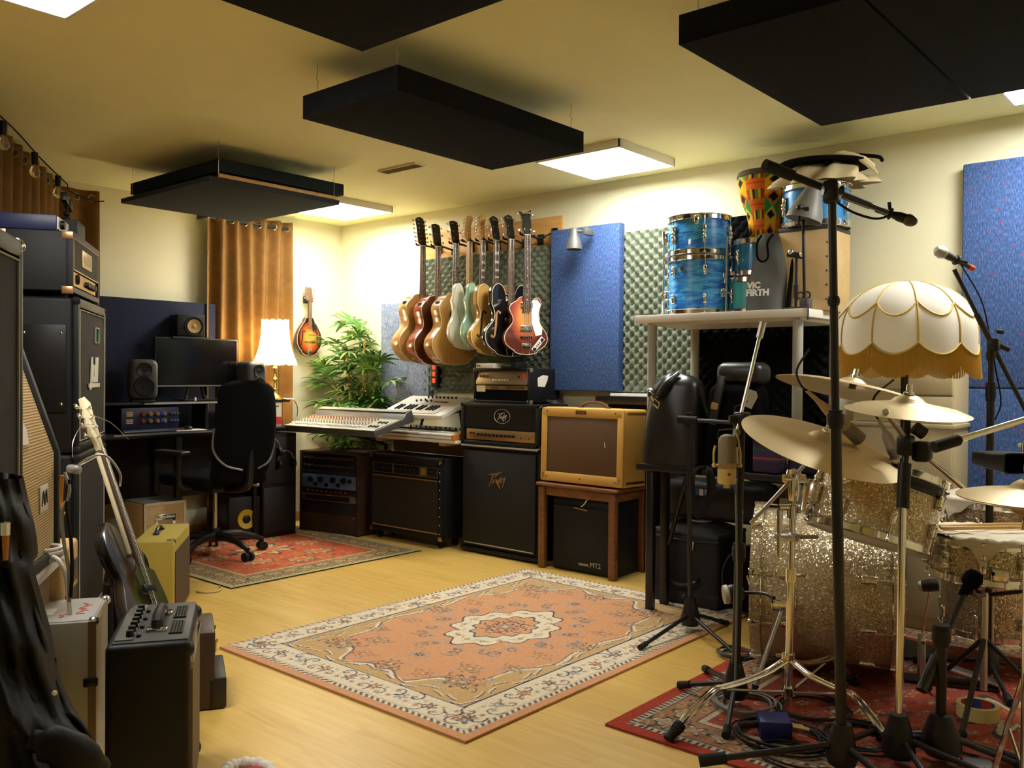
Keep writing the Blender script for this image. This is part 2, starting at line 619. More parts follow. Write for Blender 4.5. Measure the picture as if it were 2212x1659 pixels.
# ---- blue fabric panels
def blue_fabric(name, base, red=0.8):
    t = NT(name)
    v = t.co('Object', (1, 1, 1))
    n1 = t.noise(t.co('Object', (160, 160, 45)), 1.0, 3, 0.7)
    c = t.ramp(n1, [(0.30, tuple(x * 0.55 for x in base)), (0.5, base), (0.72, tuple(min(1, x * 1.9 + 0.02) for x in base))])
    vo = t.n('TexVoronoi', feature='F1', i_Scale=24.0, i_Randomness=0.55)
    t.l(v, vo.inputs['Vector'])
    f = t.ramp(vo.outputs['Distance'], [(0.10, (1, 1, 1)), (0.22, (0, 0, 0))])
    n2 = t.ramp(t.noise(v, 30, 2), [(0.5, (0, 0, 0)), (0.58, (1, 1, 1))])
    mu = t.n('Math', operation='MULTIPLY')
    t.l(f, mu.inputs[0]); t.l(n2, mu.inputs[1])
    mu2 = t.n('Math', operation='MULTIPLY'); t.l(mu.outputs[0], mu2.inputs[0]); mu2.inputs[1].default_value = red
    mx = t.n('Mix', data_type='RGBA')
    t.l(mu2.outputs[0], mx.inputs[0]); t.l(c, mx.inputs[6]); mx.inputs[7].default_value = (0.33, 0.05, 0.07, 1)
    t.l(mx.outputs[2], t.b.inputs['Base Color'])
    t.b.inputs['Roughness'].default_value = 0.95
    t.b.inputs['Specular IOR Level'].default_value = 0.1
    t.bump(n1, 0.4, 0.002)
    return t.m


BLUE = blue_fabric('blue_speckled_fabric', (0.055, 0.105, 0.26))
BLUEG = blue_fabric('grey_blue_fabric', (0.20, 0.24, 0.33), 0.1)
NAVY = M('navy_panel_cloth', (0.020, 0.024, 0.048), 0.9, spec=0.15, var=0.2, vscale=100, bump=0.4, bscale=300)


def wall_panel(label, x0, x1, z0, z1, th=0.06, mat=None, y=YB, gap=0.0):
    b = MB(); b.box(((x0 + x1) / 2, y - th / 2 - gap, (z0 + z1) / 2), (x1 - x0, th, z1 - z0), 0.008, seg=3)
    return tag(b.build('wall_absorber', mat or BLUE), label, 'acoustic panel', 'blue cloth panels on the back wall')


wall_panel('tall blue speckled cloth panel under the grey spotlight', ony(1187, 600, 4.99).x, ony(1335, 600, 4.99).x, 1.19, 2.345, 0.07, gap=0.05)
wall_panel('pale grey-blue cloth panel behind the bamboo palm and guitars', ony(821, 700, 5.05).x, ony(925, 700, 5.05).x, 1.02, 1.91, 0.06, BLUEG)
rx = ony(2077, 600, 5.05).x
wall_panel('large blue cloth panel at the right edge, the upper of two', rx, rx + 0.62, 1.252, 2.425, 0.07)
wall_panel('blue cloth panel at the right edge, the lower of two', rx, rx + 0.62, 0.10, 1.246, 0.07)

# ---- grey wall spotlight
p = ony(1240, 512, 4.86)
t = thing('wall_spotlight', 'grey metal spotlight clipped over the tall blue panel', 'lamp', (p.x, p.y, p.z))
SPOT = M('grey_metal_paint', (0.10, 0.105, 0.10), 0.5, 0.2)
b = MB(); b.lathe([(0.0, 0.06), (0.026, 0.06), (0.030, 0.055), (0.032, 0.015), (0.05, -0.03), (0.058, -0.085), (0.054, -0.085), (0.046, -0.03), (0.0, -0.02)], 28)
b.build('lamp_shade', SPOT, t)
b = MB(); b.cyl((0.02, 0, 0.04), (0.075, 0.03, 0.035), 0.010); b.box((0.08, 0.05, 0.035), (0.03, 0.09, 0.05), 0.004)
b.build('bracket', SPOT, t)
# ================================================================== rugs
class Dye:
    """a pattern dyed into a flat rug of size w x h (symmetric about both centre lines)"""
    def __init__(s, w, h, step=0.005, base=(0.5, 0.3, 0.2)):
        s.w, s.h = w, h
        s.nx, s.ny = round(w / step), round(h / step)
        s.x = np.linspace(-w / 2, w / 2, s.nx + 1)[None, :].repeat(s.ny + 1, 0)
        s.y = np.linspace(-h / 2, h / 2, s.ny + 1)[:, None].repeat(s.nx + 1, 1)
        s.X, s.Y = np.abs(s.x), np.abs(s.y)
        s.C = np.empty(s.x.shape + (3,), np.float32)
        s.C[:] = base

    def put(s, mask, col, a=1.0):
        s.C[mask] = s.C[mask] * (1 - a) + np.array(col, np.float32) * a

    def flower(s, cx, cy, r, cols, k=6, ph=0.0, sx=1.0, sy=1.0):
        dx, dy = (s.X - cx) / sx, (s.Y - cy) / sy
        d = np.hypot(dx, dy)
        an = np.arctan2(dy, dx)
        e = r * (0.72 + 0.28 * np.cos(k * an + ph))
        for i, c in enumerate(cols):
            s.put(d < e * (1 - i / len(cols)), c)

    def line(s, pts, wd, col, k=10):
        pts = [(p.x, p.y) for p in smooth([(a, b, 0) for a, b in pts], k)]
        for (a, b), (c, d) in zip(pts[:-1], pts[1:]):
            lo = (min(a, c) - wd, min(b, d) - wd); hi = (max(a, c) + wd, max(b, d) + wd)
            m = (s.X > lo[0]) & (s.X < hi[0]) & (s.Y > lo[1]) & (s.Y < hi[1])
            if not m.any(): continue
            px, py = s.X[m] - a, s.Y[m] - b
            L = max(1e-9, (c - a) ** 2 + (d - b) ** 2)
            t = np.clip((px * (c - a) + py * (d - b)) / L, 0, 1)
            q = np.hypot(px - t * (c - a), py - t * (d - b)) < wd / 2
            idx = np.argwhere(m)[q]
            s.C[idx[:, 0], idx[:, 1]] = col

    def spiral(s, cx, cy, r, turn, ph, wd, col, flip=1):
        s.line([(cx + r * (1 - i / 14) * math.cos(ph + flip * turn * i / 12), cy + r * (1 - i / 14) * math.sin(ph + flip * turn * i / 12)) for i in range(13)], wd, col, 3)

    def build(s, name, z, parent, loc, th, mat, edge, noise=0.08, lift=0.0):
        rng = np.random.default_rng(3)
        C = s.C * (1 + noise * rng.standard_normal(s.x.shape + (1,)).astype(np.float32))
        C = np.clip(C, 0, 1)
        n = s.x.size
        me = bpy.data.meshes.new(name)
        co = np.stack([s.x, s.y, np.full_like(s.x, th)], -1).reshape(-1, 3)
        # bottom rim so that the rug has thickness
        rim = [(-s.w / 2, -s.h / 2), (s.w / 2, -s.h / 2), (s.w / 2, s.h / 2), (-s.w / 2, s.h / 2)]
        co = np.vstack([co, [(a, b, 0) for a, b in rim], [(a, b, th) for a, b in rim]])
        W = s.nx + 1
        i, j = np.meshgrid(np.arange(s.nx), np.arange(s.ny))
        q = (j * W + i).ravel()
        F = np.stack([q, q + 1, q + 1 + W, q + W], -1)
        side = [[n + k, n + (k + 1) % 4, n + 4 + (k + 1) % 4, n + 4 + k] for k in range(4)] + [[n + 3, n + 2, n + 1, n]]
        F = np.vstack([F, side])
        me.from_pydata(co.tolist(), [], F.tolist())
        me.materials.append(mat); me.materials.append(edge)
        mi = np.zeros(len(F), np.int32); mi[-5:] = 1
        me.polygons.foreach_set('material_index', mi)
        D = np.ones((len(co), 4), np.float32)
        D[:n, :3] = C.reshape(-1, 3)
        ca = me.color_attributes.new('dye', 'FLOAT_COLOR', 'POINT')
        ca.data.foreach_set('color', D.ravel())
        me.update()
        o = bpy.data.objects.new(name, me)
        COL.objects.link(o)
        o.location = loc
        return o


RUGM = vcol('rug_pile', 0.95, 0.5, 500)


def salmon_rug():
    W, H = 1.60, 2.26
    sal, tan, crm = (0.64, 0.33, 0.17), (0.56, 0.37, 0.17), (0.74, 0.66, 0.50)
    nav, gry, blu, rus = (0.05, 0.055, 0.10), (0.14, 0.13, 0.13), (0.25, 0.33, 0.38), (0.36, 0.14, 0.07)
    d = Dye(W, H, 0.0045, sal)
    # the woven pattern sits off-centre: a plain salmon margin shows on two sides only
    d.x = d.x + 0.022; d.y = d.y - 0.022
    d.X, d.Y = np.abs(d.x), np.abs(d.y)
    hw, hh = W / 2 - 0.022, H / 2 - 0.022
    ed = np.minimum(hw - d.X, hh - d.Y)          # distance from the pattern's edge
    d.put(ed > 0, gry)
    u = np.where(hw - d.X < hh - d.Y, d.Y, d.X)
    d.put((ed > 0) & (ed < 0.02) & (np.sin((u + ed * 0.8) * 2 * PI / 0.034) > 0.0), crm)
    d.put(ed > 0.02, crm)
    d.put((ed > 0.026) & (ed < 0.030), tan)
    # inner edge of the cream border: scalloped towards the field
    sc = 0.215 + 0.022 * np.sin(u * 2 * PI / 0.30) + 0.014 * np.sign(np.sin(u * 2 * PI / 0.15))
    d.put(ed > 0.175, nav); d.put(ed > 0.181, tan)
    d.put(ed > sc, nav); d.put(ed > sc + 0.007, crm); d.put(ed > sc + 0.016, tan)
    # field: salmon with rounded tan corner pieces
    cxx, cyy = hw - 0.20, hh - 0.20
    ex, ey = (d.X / (hw - 0.24)), (d.Y / (hh - 0.24))
    wob = 0.045 * np.sin(np.arctan2(ey, ex) * 14)
    fl = (ex ** 2.6 + ey ** 2.6) ** (1 / 2.6) + wob
    inn = ed > sc + 0.016
    d.put(inn & (fl < 1.03), crm); d.put(inn & (fl < 1.005), gry); d.put(inn & (fl < 0.99), sal)
    cd = np.hypot((d.X - (hw - 0.30)) , (d.Y - (hh - 0.32)))
    # border: scroll leaves and rosettes walking round
    def border(t, side):
        return (hw - 0.10, t) if side else (t, hh - 0.10)
    for side, L in ((1, hh - 0.12), (0, hw - 0.12)):
        n = round(L / 0.165)
        for i in range(n + 1):
            t = L * i / n
            a, b = border(t, side)
            col = (nav, rus, blu)[i % 3]
            d.flower(a, b, 0.036, [col, tan, col, crm], 6, 0.5)
            for f in (-1, 1):
                a2, b2 = border(t + f * 0.05, side)
                off = 0.030 * (1 if i % 2 else -1)
                a3, b3 = (a2 + off, b2) if side else (a2, b2 + off)
                d.spiral(a3, b3, 0.046, 5.0, 0.6 * i + (PI if f > 0 else 0), 0.007, gry if i % 2 else nav, f)
                d.flower(a3, b3, 0.016, [sal, blu], 4)
                d.flower(a3 - off * 1.9 * (side), b3 - off * 1.9 * (1 - side), 0.013, [tan if i % 2 else rus, sal], 5)
    d.flower(hw - 0.09, hh - 0.09, 0.035, [nav, blu, rus, crm], 4, PI)
    # inner guard motifs: sprays along the field's edge
    for (a, b, r, c) in ((0.0, hh - .33, .062, nav), (hw - .31, 0.0, .062, nav), (hw - .38, hh - .38, .085, nav), (hw - .47, hh - .52, .058, gry),
                         (.20, hh - .34, .050, rus), (hw - .34, .24, .050, rus), (hw - .33, .46, .048, gry), (.36, hh - .36, .045, gry), (hw - .34, .68, .045, rus)):
        d.flower(a, b, r, [c, tan, sal, c, tan, crm], 8, 0.4)
        for k in range(4):
            ph = k * PI / 2 + 0.5
            d.spiral(a + r * 1.1 * math.cos(ph), b + r * 1.1 * math.sin(ph), r * 0.45, 4.5, ph, 0.005, blu if k % 2 else c, 1 if k % 2 else -1)
    # centre medallion
    an = np.arctan2(d.Y / 1.25, d.X)
    rr = np.hypot(d.X, d.Y / 1.38)
    lob = 1 + 0.075 * np.cos(an * 12) + 0.06 * np.cos(an * 4)
    q = rr / lob
    def ringpos(R_, k, n): th = PI / 2 * (k + .5) / n; return R_ * math.cos(th), 1.38 * R_ * math.sin(th)
    for n, R_, c1, c2 in ((4, 0.315, blu, nav), (3, 0.36, gry, blu)):
        for k in range(n):
            a, b = ringpos(R_, k, n)
            d.flower(a, b, 0.026, [c1, sal, c2], 5, k)
            d.spiral(a, b, 0.052, 5.5, k * 1.1, 0.005, c1, 1 if k % 2 else -1)
            d.spiral(a + .02, b + .02, 0.036, 5.0, k * 1.7 + 2, 0.005, c2, -1 if k % 2 else 1)
    d.flower(0, 0.60, 0.055, [blu, sal, nav, tan], 6); d.flower(0.44, 0, 0.045, [blu, sal, nav, tan], 6)
    d.put(q < 0.252, nav); d.put(q < 0.243, crm)
    d.put((q < 0.205) & (q > 0.196) & (np.sin(an * 24) > -0.3), tan)
    for k in range(5):
        th = PI / 2 * k / 4
        d.flower(0.205 * math.cos(th), 1.38 * 0.205 * math.sin(th), 0.020, [tan, gry, crm], 5)
    d.put(q < 0.150, nav); d.put(q < 0.141, tan); d.put(q < 0.128, sal)
    for k in range(3):
        th = PI / 2 * (k + 0.3) / 3
        d.spiral(0.085 * math.cos(th), 1.3 * 0.085 * math.sin(th), 0.036, 5, k, 0.007, nav)
    d.flower(0, 0, 0.07, [nav, sal, blu, crm], 8)
    d.flower(0, 0.115, 0.03, [nav, tan, crm], 6)
    # shift the pattern back onto the rug, leave the plain margin
    d.x = d.x - 0.022; d.y = d.y + 0.022
    o = d.build('rug', 0, None, (-2.925, 3.36, 0.001), 0.009, RUGM, M('rug_edge_salmon', (0.5, 0.24, 0.1), 0.95))
    tag(o, 'salmon pink patterned rug with a cream border and a centre medallion on the bare floor', 'rug')


def busy_rug(label, cx, cy, W, H, field, accents, border_c, edge_c, edges, seed, step, th, z=0.001, motif=0.03, outer=0.05, guard=None):
    rng = np.random.default_rng(seed)
    d = Dye(W, H, step, edge_c)
    ed = np.minimum(W / 2 - d.X, H / 2 - d.Y)
    u = np.where(W / 2 - d.X < H / 2 - d.Y, d.Y, d.X)
    g = guard or (0.5, 0.42, 0.27)
    o0 = outer
    def band(e0, e1, c): d.put((ed > o0 + e0) & (ed <= o0 + e1), c)
    band(0, 0.030, g)
    d.put((ed > o0 + .004) & (ed < o0 + 0.026) & (np.sin(u * 2 * PI / 0.026) > 0.1), accents[0])
    band(0.030, 0.036, accents[0])
    band(0.036, 0.185, border_c)
    band(0.185, 0.191, accents[0]); band(0.191, 0.215, g)
    d.put((ed > o0 + .194) & (ed < o0 + 0.212) & (np.sin(u * 2 * PI / 0.022) > 0.1), accents[1])
    d.put(ed > o0 + 0.215, field)
    for side, L in ((1, H / 2 - o0 - .1), (0, W / 2 - o0 - .1)):
        n = max(1, round(L / 0.13))
        for i in range(n + 1):
            t = L * i / n
            e = o0 + 0.11
            a, b = (W / 2 - e, t) if side else (t, H / 2 - e)
            d.flower(a, b, 0.062, [accents[0], g, border_c, accents[1]], 4 + 2 * (i % 2), 0, 0.8 if side else 1.15, 1.15 if side else 0.8)
            for f in (-1, 1):
                for q in (-1, 1):
                    a2, b2 = (a + q * .05, b + f * .062) if side else (a + f * .062, b + q * .05)
                    d.spiral(a2, b2, 0.026, 5, i + f, step * 1.3, accents[(i + f) % len(accents)], f)
    wn, hn = W / 2 - o0 - .24, H / 2 - o0 - .24
    k = int(wn * hn / (motif * motif) * 0.42)
    for i in range(k):
        a, b = rng.uniform(0, wn), rng.uniform(0, hn)
        c = accents[rng.integers(len(accents))]
        r = motif * rng.uniform(0.35, 0.9)
        if rng.random() < 0.5:
            d.flower(a, b, r, [c, field, accents[rng.integers(len(accents))]], int(rng.integers(4, 8)), rng.uniform(0, 6), rng.uniform(.7, 1.3), 1)
        else:
            d.spiral(a, b, r, 4.5, rng.uniform(0, 6), step * 1.4, c, rng.choice([-1, 1]))
    for (a, b, r) in ((0, 0, .22), (wn * .55, hn * .5, .11), (0, hn * .75, .1), (wn * .8, 0, .1)):
        d.flower(a, b, r, [accents[0], g, accents[1], field, accents[2], field], 8, 0, 1, 1.2)
    o = d.build('rug', 0, None, (cx, cy, z), th, RUGM, M('rug_edge_' + str(seed), edges, 0.95), 0.12)
    return tag(o, label, 'rug')


salmon_rug()
busy_rug('red oriental rug with a beige border under the office chair', -5.55, 3.67, 1.70, 1.56, (0.46, 0.10, 0.045),
         [(0.07, 0.06, 0.05), (0.45, 0.30, 0.12), (0.50, 0.17, 0.05), (0.20, 0.16, 0.08)], (0.30, 0.20, 0.09), (0.42, 0.36, 0.14), (0.03, 0.03, 0.02), 5, 0.006, 0.008, motif=0.032, outer=0.03)
busy_rug('dark red bordered oriental rug under the drum kit', -0.72, 3.78, 2.26, 2.18, (0.30, 0.06, 0.035),
         [(0.05, 0.045, 0.05), (0.42, 0.31, 0.17), (0.34, 0.11, 0.05), (0.16, 0.18, 0.18)], (0.33, 0.17, 0.08), (0.36, 0.05, 0.025), (0.25, 0.03, 0.02), 8, 0.006, 0.008, motif=0.035, outer=0.055, guard=(0.48, 0.43, 0.34))
# ================================================================== the guitars on the back wall
def outline(widths, z0, z1, n=28):
    """closed outline in XZ from right and left half-widths sampled from top (z0) to bottom (z1)"""
    def prof(ws):
        n = len(ws) - 1
        pts = smooth([(w, i, 0) for i, w in enumerate(ws)], 6)
        res = []
        for p in pts:
            w, t = max(0, p.x), p.y
            if ws[-1] == 0 and t > n - 1: w = ws[-2] * math.sqrt(max(0, 1 - (t - n + 1) ** 2))
            if ws[0] == 0 and t < 1: w = ws[1] * math.sqrt(max(0, 1 - (1 - t) ** 2))
            res.append((w, t / n))
        return res
    r = widths[0] if isinstance(widths[0], (list, tuple)) else widths
    l = widths[1] if isinstance(widths[0], (list, tuple)) else widths
    pr, pl = prof(r), prof(l)
    out = [(w, z0 + (z1 - z0) * t) for w, t in pr] + [(-w, z0 + (z1 - z0) * t) for w, t in pl[::-1]]
    res = []
    for p in out:
        if not res or math.hypot(p[0] - res[-1][0], p[1] - res[-1][1]) > 0.002: res.append(p)
    if math.hypot(res[0][0] - res[-1][0], res[0][1] - res[-1][1]) < 0.002: res.pop()
    return res


DREAD = [0.0, .085, .125, .140, .135, .124, .121, .134, .165, .190, .199, .193, .172, .13, 0.0]
SEMI = ([0.05, .115, .150, .158, .148, .133, .126, .135, .165, .192, .203, .198, .175, .12, 0.0],) * 2
CLUB = ([0.0, .06, .105, .120, .112, .098, .095, .108, .130, .148, .155, .150, .130, .085, 0.0],) * 2
FMAT = RX(PI / 2)   # XY outline -> XZ, extrusion along -Y


def sunburst(name, mid, edge, w=0.17, h=0.21, cz=0.0, p0=0.45, p1=0.95):
    if name in MATS: return MATS[name]
    t = NT(name)
    v = t.co('Object', (1 / w, 0.0, 1 / h))
    mp = t.n('VectorMath', operation='SUBTRACT'); mp.inputs[1].default_value = (0, 0, cz / h)
    t.l(v, mp.inputs[0])
    ln = t.n('VectorMath', operation='LENGTH'); t.l(mp.outputs[0], ln.inputs[0])
    mid2 = tuple((a + b) / 2 for a, b in zip(mid, edge))
    c = t.ramp(ln.outputs['Value'], [(p0, mid), ((p0 + p1) / 2, (mid[0] * .75, mid2[1] * .55, mid2[2] * .5)), (p1, edge)])
    t.l(c, t.b.inputs['Base Color'])
    t.b.inputs['Roughness'].default_value = 0.25
    t.b.inputs['Coat Weight'].default_value = 0.6
    MATS[name] = t.m
    return t.m


NAT = wood('spruce_top', (0.52, 0.29, 0.07), (0.62, 0.37, 0.11), (30, 5, 1.5), 0.3, coat=0.5)
NATD = wood('natural_side', (0.36, 0.17, 0.045), (0.50, 0.27, 0.08), (6, 6, 20), 0.3, coat=0.5)
MAHR = wood('red_mahogany_side', (0.22, 0.04, 0.02), (0.33, 0.075, 0.035), (6, 6, 20), 0.25, coat=0.6)
MAHD = wood('dark_mahogany_top', (0.07, 0.018, 0.008), (0.12, 0.03, 0.012), (30, 5, 1.5), 0.3, coat=0.5)
MAPLE = wood('maple_neck', (0.55, 0.32, 0.09), (0.66, 0.42, 0.15), (20, 20, 3), 0.35)
ROSE = wood('rosewood', (0.05, 0.022, 0.012), (0.09, 0.045, 0.025), (30, 30, 4), 0.5)
ROSEP = wood('pale_rosewood', (0.16, 0.09, 0.05), (0.22, 0.13, 0.075), (30, 30, 4), 0.5)
EBON = M('ebony_black', (0.012, 0.011, 0.012), 0.3)
GBLK = M('gloss_black_lacquer', (0.008, 0.008, 0.009), 0.12, coat=0.8)
OLYW = M('aged_white_lacquer', (0.78, 0.77, 0.66), 0.2, coat=0.6)
SURF = M('surf_green_lacquer', (0.34, 0.58, 0.44), 0.2, coat=0.6)
HONEY = wood('honey_maple', (0.50, 0.27, 0.055), (0.60, 0.36, 0.10), (8, 8, 4), 0.25, coat=0.6)
TUNER = M('nickel', (0.75, 0.72, 0.66), 0.2, 1.0)
STR = M('string_wire', (0.6, 0.57, 0.5), 0.3, 1.0)
PEARL = M('pearl_inlay', (0.75, 0.74, 0.70), 0.3)
TORT = M('tortoise_pickguard', (0.10, 0.035, 0.015), 0.2, coat=0.5)


def f_hole(b, x, z, s, mirror, mi=0, y=0.0):
    pts = [(0.030, 0.075), (0.018, 0.085), (0.006, 0.070), (0.002, 0.030), (0.0, 0.0), (-0.004, -0.030), (-0.010, -0.070), (-0.022, -0.085), (-0.032, -0.075)]
    q = smooth([(p[0] * mirror * s, y, p[1] * s) for p in pts], 4)
    for i, p in enumerate(q): p.x += x; p.z += z
    w = [0.0035 + 0.005 * math.sin(PI * i / (len(q) - 1)) ** 2 for i in range(len(q))]
    top, bot = [], []
    for i, p in enumerate(q):
        a = q[max(0, i - 1)]; c = q[min(len(q) - 1, i + 1)]
        t = (c - a).normalized(); nrm = Vector((-t.z, 0, t.x))
        top.append(p + nrm * w[i] * s); bot.append(p - nrm * w[i] * s)
    n = len(q)
    b.add(top + bot, [[i, i + 1, n + i + 1, n + i] for i in range(n - 1)], mi, False)
    for e in (0, -1): b.cyl(q[e] + Vector((0, 0.0005, 0)), q[e] - Vector((0, 0.0003, 0)), 0.0085 * s, n=12, mi=mi)


def guitar(label, loc, rz, kind, top, side, neckm, board, head, headm, nstr=6, inlay=None, scale_len=0.65, joint=14, lean=0.0, mirror_view=1):
    """an instrument hanging by its headstock; origin at the nut, face towards local -Y"""
    t = thing('guitar' if kind != 'club' else 'bass_guitar', label, 'guitar' if kind != 'club' else 'bass guitar', loc, rot=(lean, 0, rz), group='guitars hung on the back wall')
    fret = lambda k: scale_len * (1 - 2 ** (-k / 12))
    jz = -fret(joint)
    acoustic = kind == 'dread'
    if kind == 'dread': o, bz1, th = outline(DREAD, jz + 0.006, jz - 0.505), jz - 0.505, 0.112
    elif kind == 'semi':
        r = [0.02, .098, .150, .160, .150, .134, .127, .136, .166, .193, .204, .199, .176, .12, 0.0]
        o, bz1, th = outline((r, r), jz + 0.055, jz - 0.43), jz - 0.43, 0.052
    elif kind == 'club': o, bz1, th = outline(CLUB, jz + 0.0, jz - 0.39), jz - 0.39, 0.055
    else:       # solid body with two horns
        r = [0.0, .10, .122, .118, .118, .125, .140, .158, .165, .158, .130, .09, 0.0]
        l = [0.0, .105, .135, .135, .125, .122, .132, .150, .162, .163, .150, .11, 0.0]
        o, bz1, th = outline((r, l), jz + 0.045, jz - 0.40), jz - 0.40, 0.042
    if kind == 'solid':
        # cutaways: pull the middle of the top edge down beside the neck
        o = [(x, z - (0.085 if abs(x) < 0.045 else 0.0) if z > jz - 0.02 else z) for x, z in o]
        o = [p for p in o if not (abs(p[0]) < 0.02 and p[1] > jz - 0.02)]
        top0 = [(-0.030, jz - 0.05), (0.030, jz - 0.05)]
        hornl = [(-.120, jz - .02), (-.112, jz + .045), (-.088, jz + .066), (-.064, jz + .050), (-.046, jz + .0), (-.036, jz - .035)]
        hornr = [(.036, jz - .035), (.050, jz - .005), (.066, jz + .030), (.086, jz + .034), (.104, jz + .018), (.112, jz - .02)]
        low = [p for p in o if p[1] < jz - 0.05]
        low = [p for p in low]
        rr = [p for p in low if p[0] > 0]; ll = [p for p in low if p[0] < 0]
        rr.sort(key=lambda p: -p[1]); ll.sort(key=lambda p: p[1])
        o = [(p.x, p.y) for p in smooth([(a, b, 0) for a, b in hornl + hornr], 3)] + rr + [(0, bz1)] + ll
    if kind in ('semi',):
        # rounded twin horns
        hl = [(-.150, jz - .055), (-.150, jz + .00), (-.132, jz + .042), (-.098, jz + .058), (-.066, jz + .044), (-.046, jz + .012), (-.034, jz - .012)]
        hr = [(-a, b) for a, b in hl[::-1]]
        low = [p for p in o if p[1] < jz - 0.075]
        rr = sorted([p for p in low if p[0] > 0], key=lambda p: -p[1]); ll = sorted([p for p in low if p[0] < 0], key=lambda p: p[1])
        o = [(p.x, p.y) for p in smooth([(a, b, 0) for a, b in hl + hr], 3)] + rr + [(0, bz1)] + ll
    if kind == 'club':
        # single florentine cutaway on the right, shallow
        rt = [(.030, jz - .075), (.040, jz - .052), (.054, jz - .022), (.074, jz - .010), (.098, jz - .022), (.106, jz - .05), (.094, jz - .085), (.090, jz - .13)]
        o = [p for p in o if not (p[0] > 0 and p[1] > jz - .135)]
        ll = sorted([p for p in o if p[0] <= 0 and p[1] > jz - .135], key=lambda p: p[1])
        low = [p for p in o if p not in ll]
        rr = sorted([p for p in low if p[0] > 0], key=lambda p: -p[1]); l2 = sorted([p for p in low if p[0] <= 0], key=lambda p: p[1])
        o = [(p.x, p.y) for p in smooth([(a, b, 0) for a, b in rt], 3)] + rr + l2 + ll + [(0.012, jz), (.026, jz - .03)]
    b = MB(); b.prism(o, th, 0.006, m=FMAT @ TR(0, 0, -th)); b.build('body', side, t)
    b = MB(); b.prism([(x * 0.985, (z - (jz + bz1) / 2) * 0.985 + (jz + bz1) / 2) for x, z in o], 0.003, m=FMAT @ TR(0, 0, -0.0005)); topo = b.build('top', top, t)
    yt = -0.0027
    b = MB(); b.tube([(x * 0.994, -0.0012, z) for x, z in o], 0.0026, 6, True); b.build('binding', CRM if kind != 'solid' else side, t)
    # neck and fretboard
    nl = -jz + (0.05 if kind == 'solid' else 0.0)
    fb = 0.005
    off = 0.012 if kind in ('club', 'semi') else 0.004
    b = MB()
    vs, fs = [], []
    for k, (z, w, d) in enumerate(((0.0, .0215, .020), (-nl * .6, .0245, .022), (-nl + 0.03, .027, .026), (-nl, .028, .040))):
        for i in range(9):
            a = PI * i / 8
            vs.append((math.cos(a) * w, -off + math.sin(a) * d, z))
        if k:
            q = (k - 1) * 9
            fs += [[q + i, q + i + 1, q + 10 + i, q + 9 + i] for i in range(8)] + [[q, q + 9, q + 17, q + 8]]
    fs += [list(range(9)), list(range(27, 36))]
    b.add(vs, fs); b.build('neck', neckm, t)
    t.scale = (1.07, 1.07, 1.07)
    last = {'dread': 20, 'semi': 22, 'solid': 21, 'club': 22}[kind]
    fl = fret(last) + 0.004
    b = MB(); b.add([(x * w, y, z) for z, w in ((0, .0215), (-fl, .028)) for x in (-1, 1) for y in (-off - fb, -off + 0.001)], [[0, 2, 6, 4], [1, 5, 7, 3], [0, 4, 5, 1], [2, 3, 7, 6], [0, 1, 3, 2], [4, 6, 7, 5]], 0, False)
    fbo = b.build('fretboard', board, t)
    b = MB()
    for k in range(1, last + 1):
        z = -fret(k); w = .0215 + .0065 * (-z / fl)
        b.cyl((-w, -off - fb, z), (w, -off - fb, z), 0.0010, n=6)
    f = b.build('frets', TUNER, fbo); f['kind'] = 'stuff'
    b = MB()
    for k in (3, 5, 7, 9, 12, 15, 17):
        if k > last: continue
        z = -(fret(k) + fret(k - 1)) / 2
        if inlay == 'block': b.box((0, -off - fb, z), (0.030, 0.001, min(0.022, (fret(k) - fret(k - 1)) * .55)))
        else: b.cyl((0, -off - fb - .0006, z), (0, -off - fb, z), 0.0035, n=10)
    f = b.build('inlays', PEARL if inlay else (EBON if board is MAPLE else PEARL), fbo); f['kind'] = 'stuff'
    b = MB(); b.box((0, -off - fb, 0.001), (0.044, 0.008, 0.004)); b.build('nut', CRM, t)
    # headstock
    hz = 0.17
    if head == 'strat':
        ho = [(-.021, 0), (-.024, .02), (-.040, .035), (-.042, .06), (-.030, .12), (-.022, .165), (-.012, .185), (.012, .19), (.030, .178), (.034, .158), (.022, .135), (.016, .10), (.018, .04), (.021, 0)]
    elif head == 'epi':
        ho = [(-.021, 0), (-.030, .02), (-.034, .04), (-.030, .08), (-.032, .12), (-.041, .155), (-.030, .165), (-.018, .172), (0, .180), (.018, .172), (.030, .165), (.041, .155), (.032, .12), (.030, .08), (.034, .04), (.030, .02), (.021, 0)]
    elif head == 'hof':
        ho = [(-.020, 0), (-.032, .03), (-.034, .06), (-.028, .10), (-.034, .135), (-.046, .165), (-.020, .158), (0, .163), (.022, .170), (.040, .182), (.040, .16), (.032, .12), (.034, .06), (.030, .03), (.020, 0)]
    elif head == 'twelve':
        ho = [(-.021, 0), (-.034, .025), (-.040, .20), (-.030, .215), (0, .228), (.030, .215), (.040, .20), (.034, .025), (.021, 0)]
    else:
        ho = [(-.021, 0), (-.032, .022), (-.037, .16), (-.030, .17), (0, .177), (.030, .17), (.037, .16), (.032, .022), (.021, 0)]
    hz = max(z for x, z in ho)
    tilt = 0.0 if head == 'strat' else -R(13)
    hm = TR(0, -off + 0.008 if head == 'strat' else -off, 0) @ RX(tilt)
    b = MB(); b.prism(ho, 0.014, 0.0015, m=hm @ FMAT @ TR(0, 0, -0.014)); ho_ = b.build('headstock', neckm, t)
    if headm is not neckm:
        b = MB(); b.prism([(x * .97, z * .985 + .001) for x, z in ho], 0.0016, m=hm @ FMAT @ TR(0, 0, -0.0004)); b.build('head_veneer', headm, ho_)
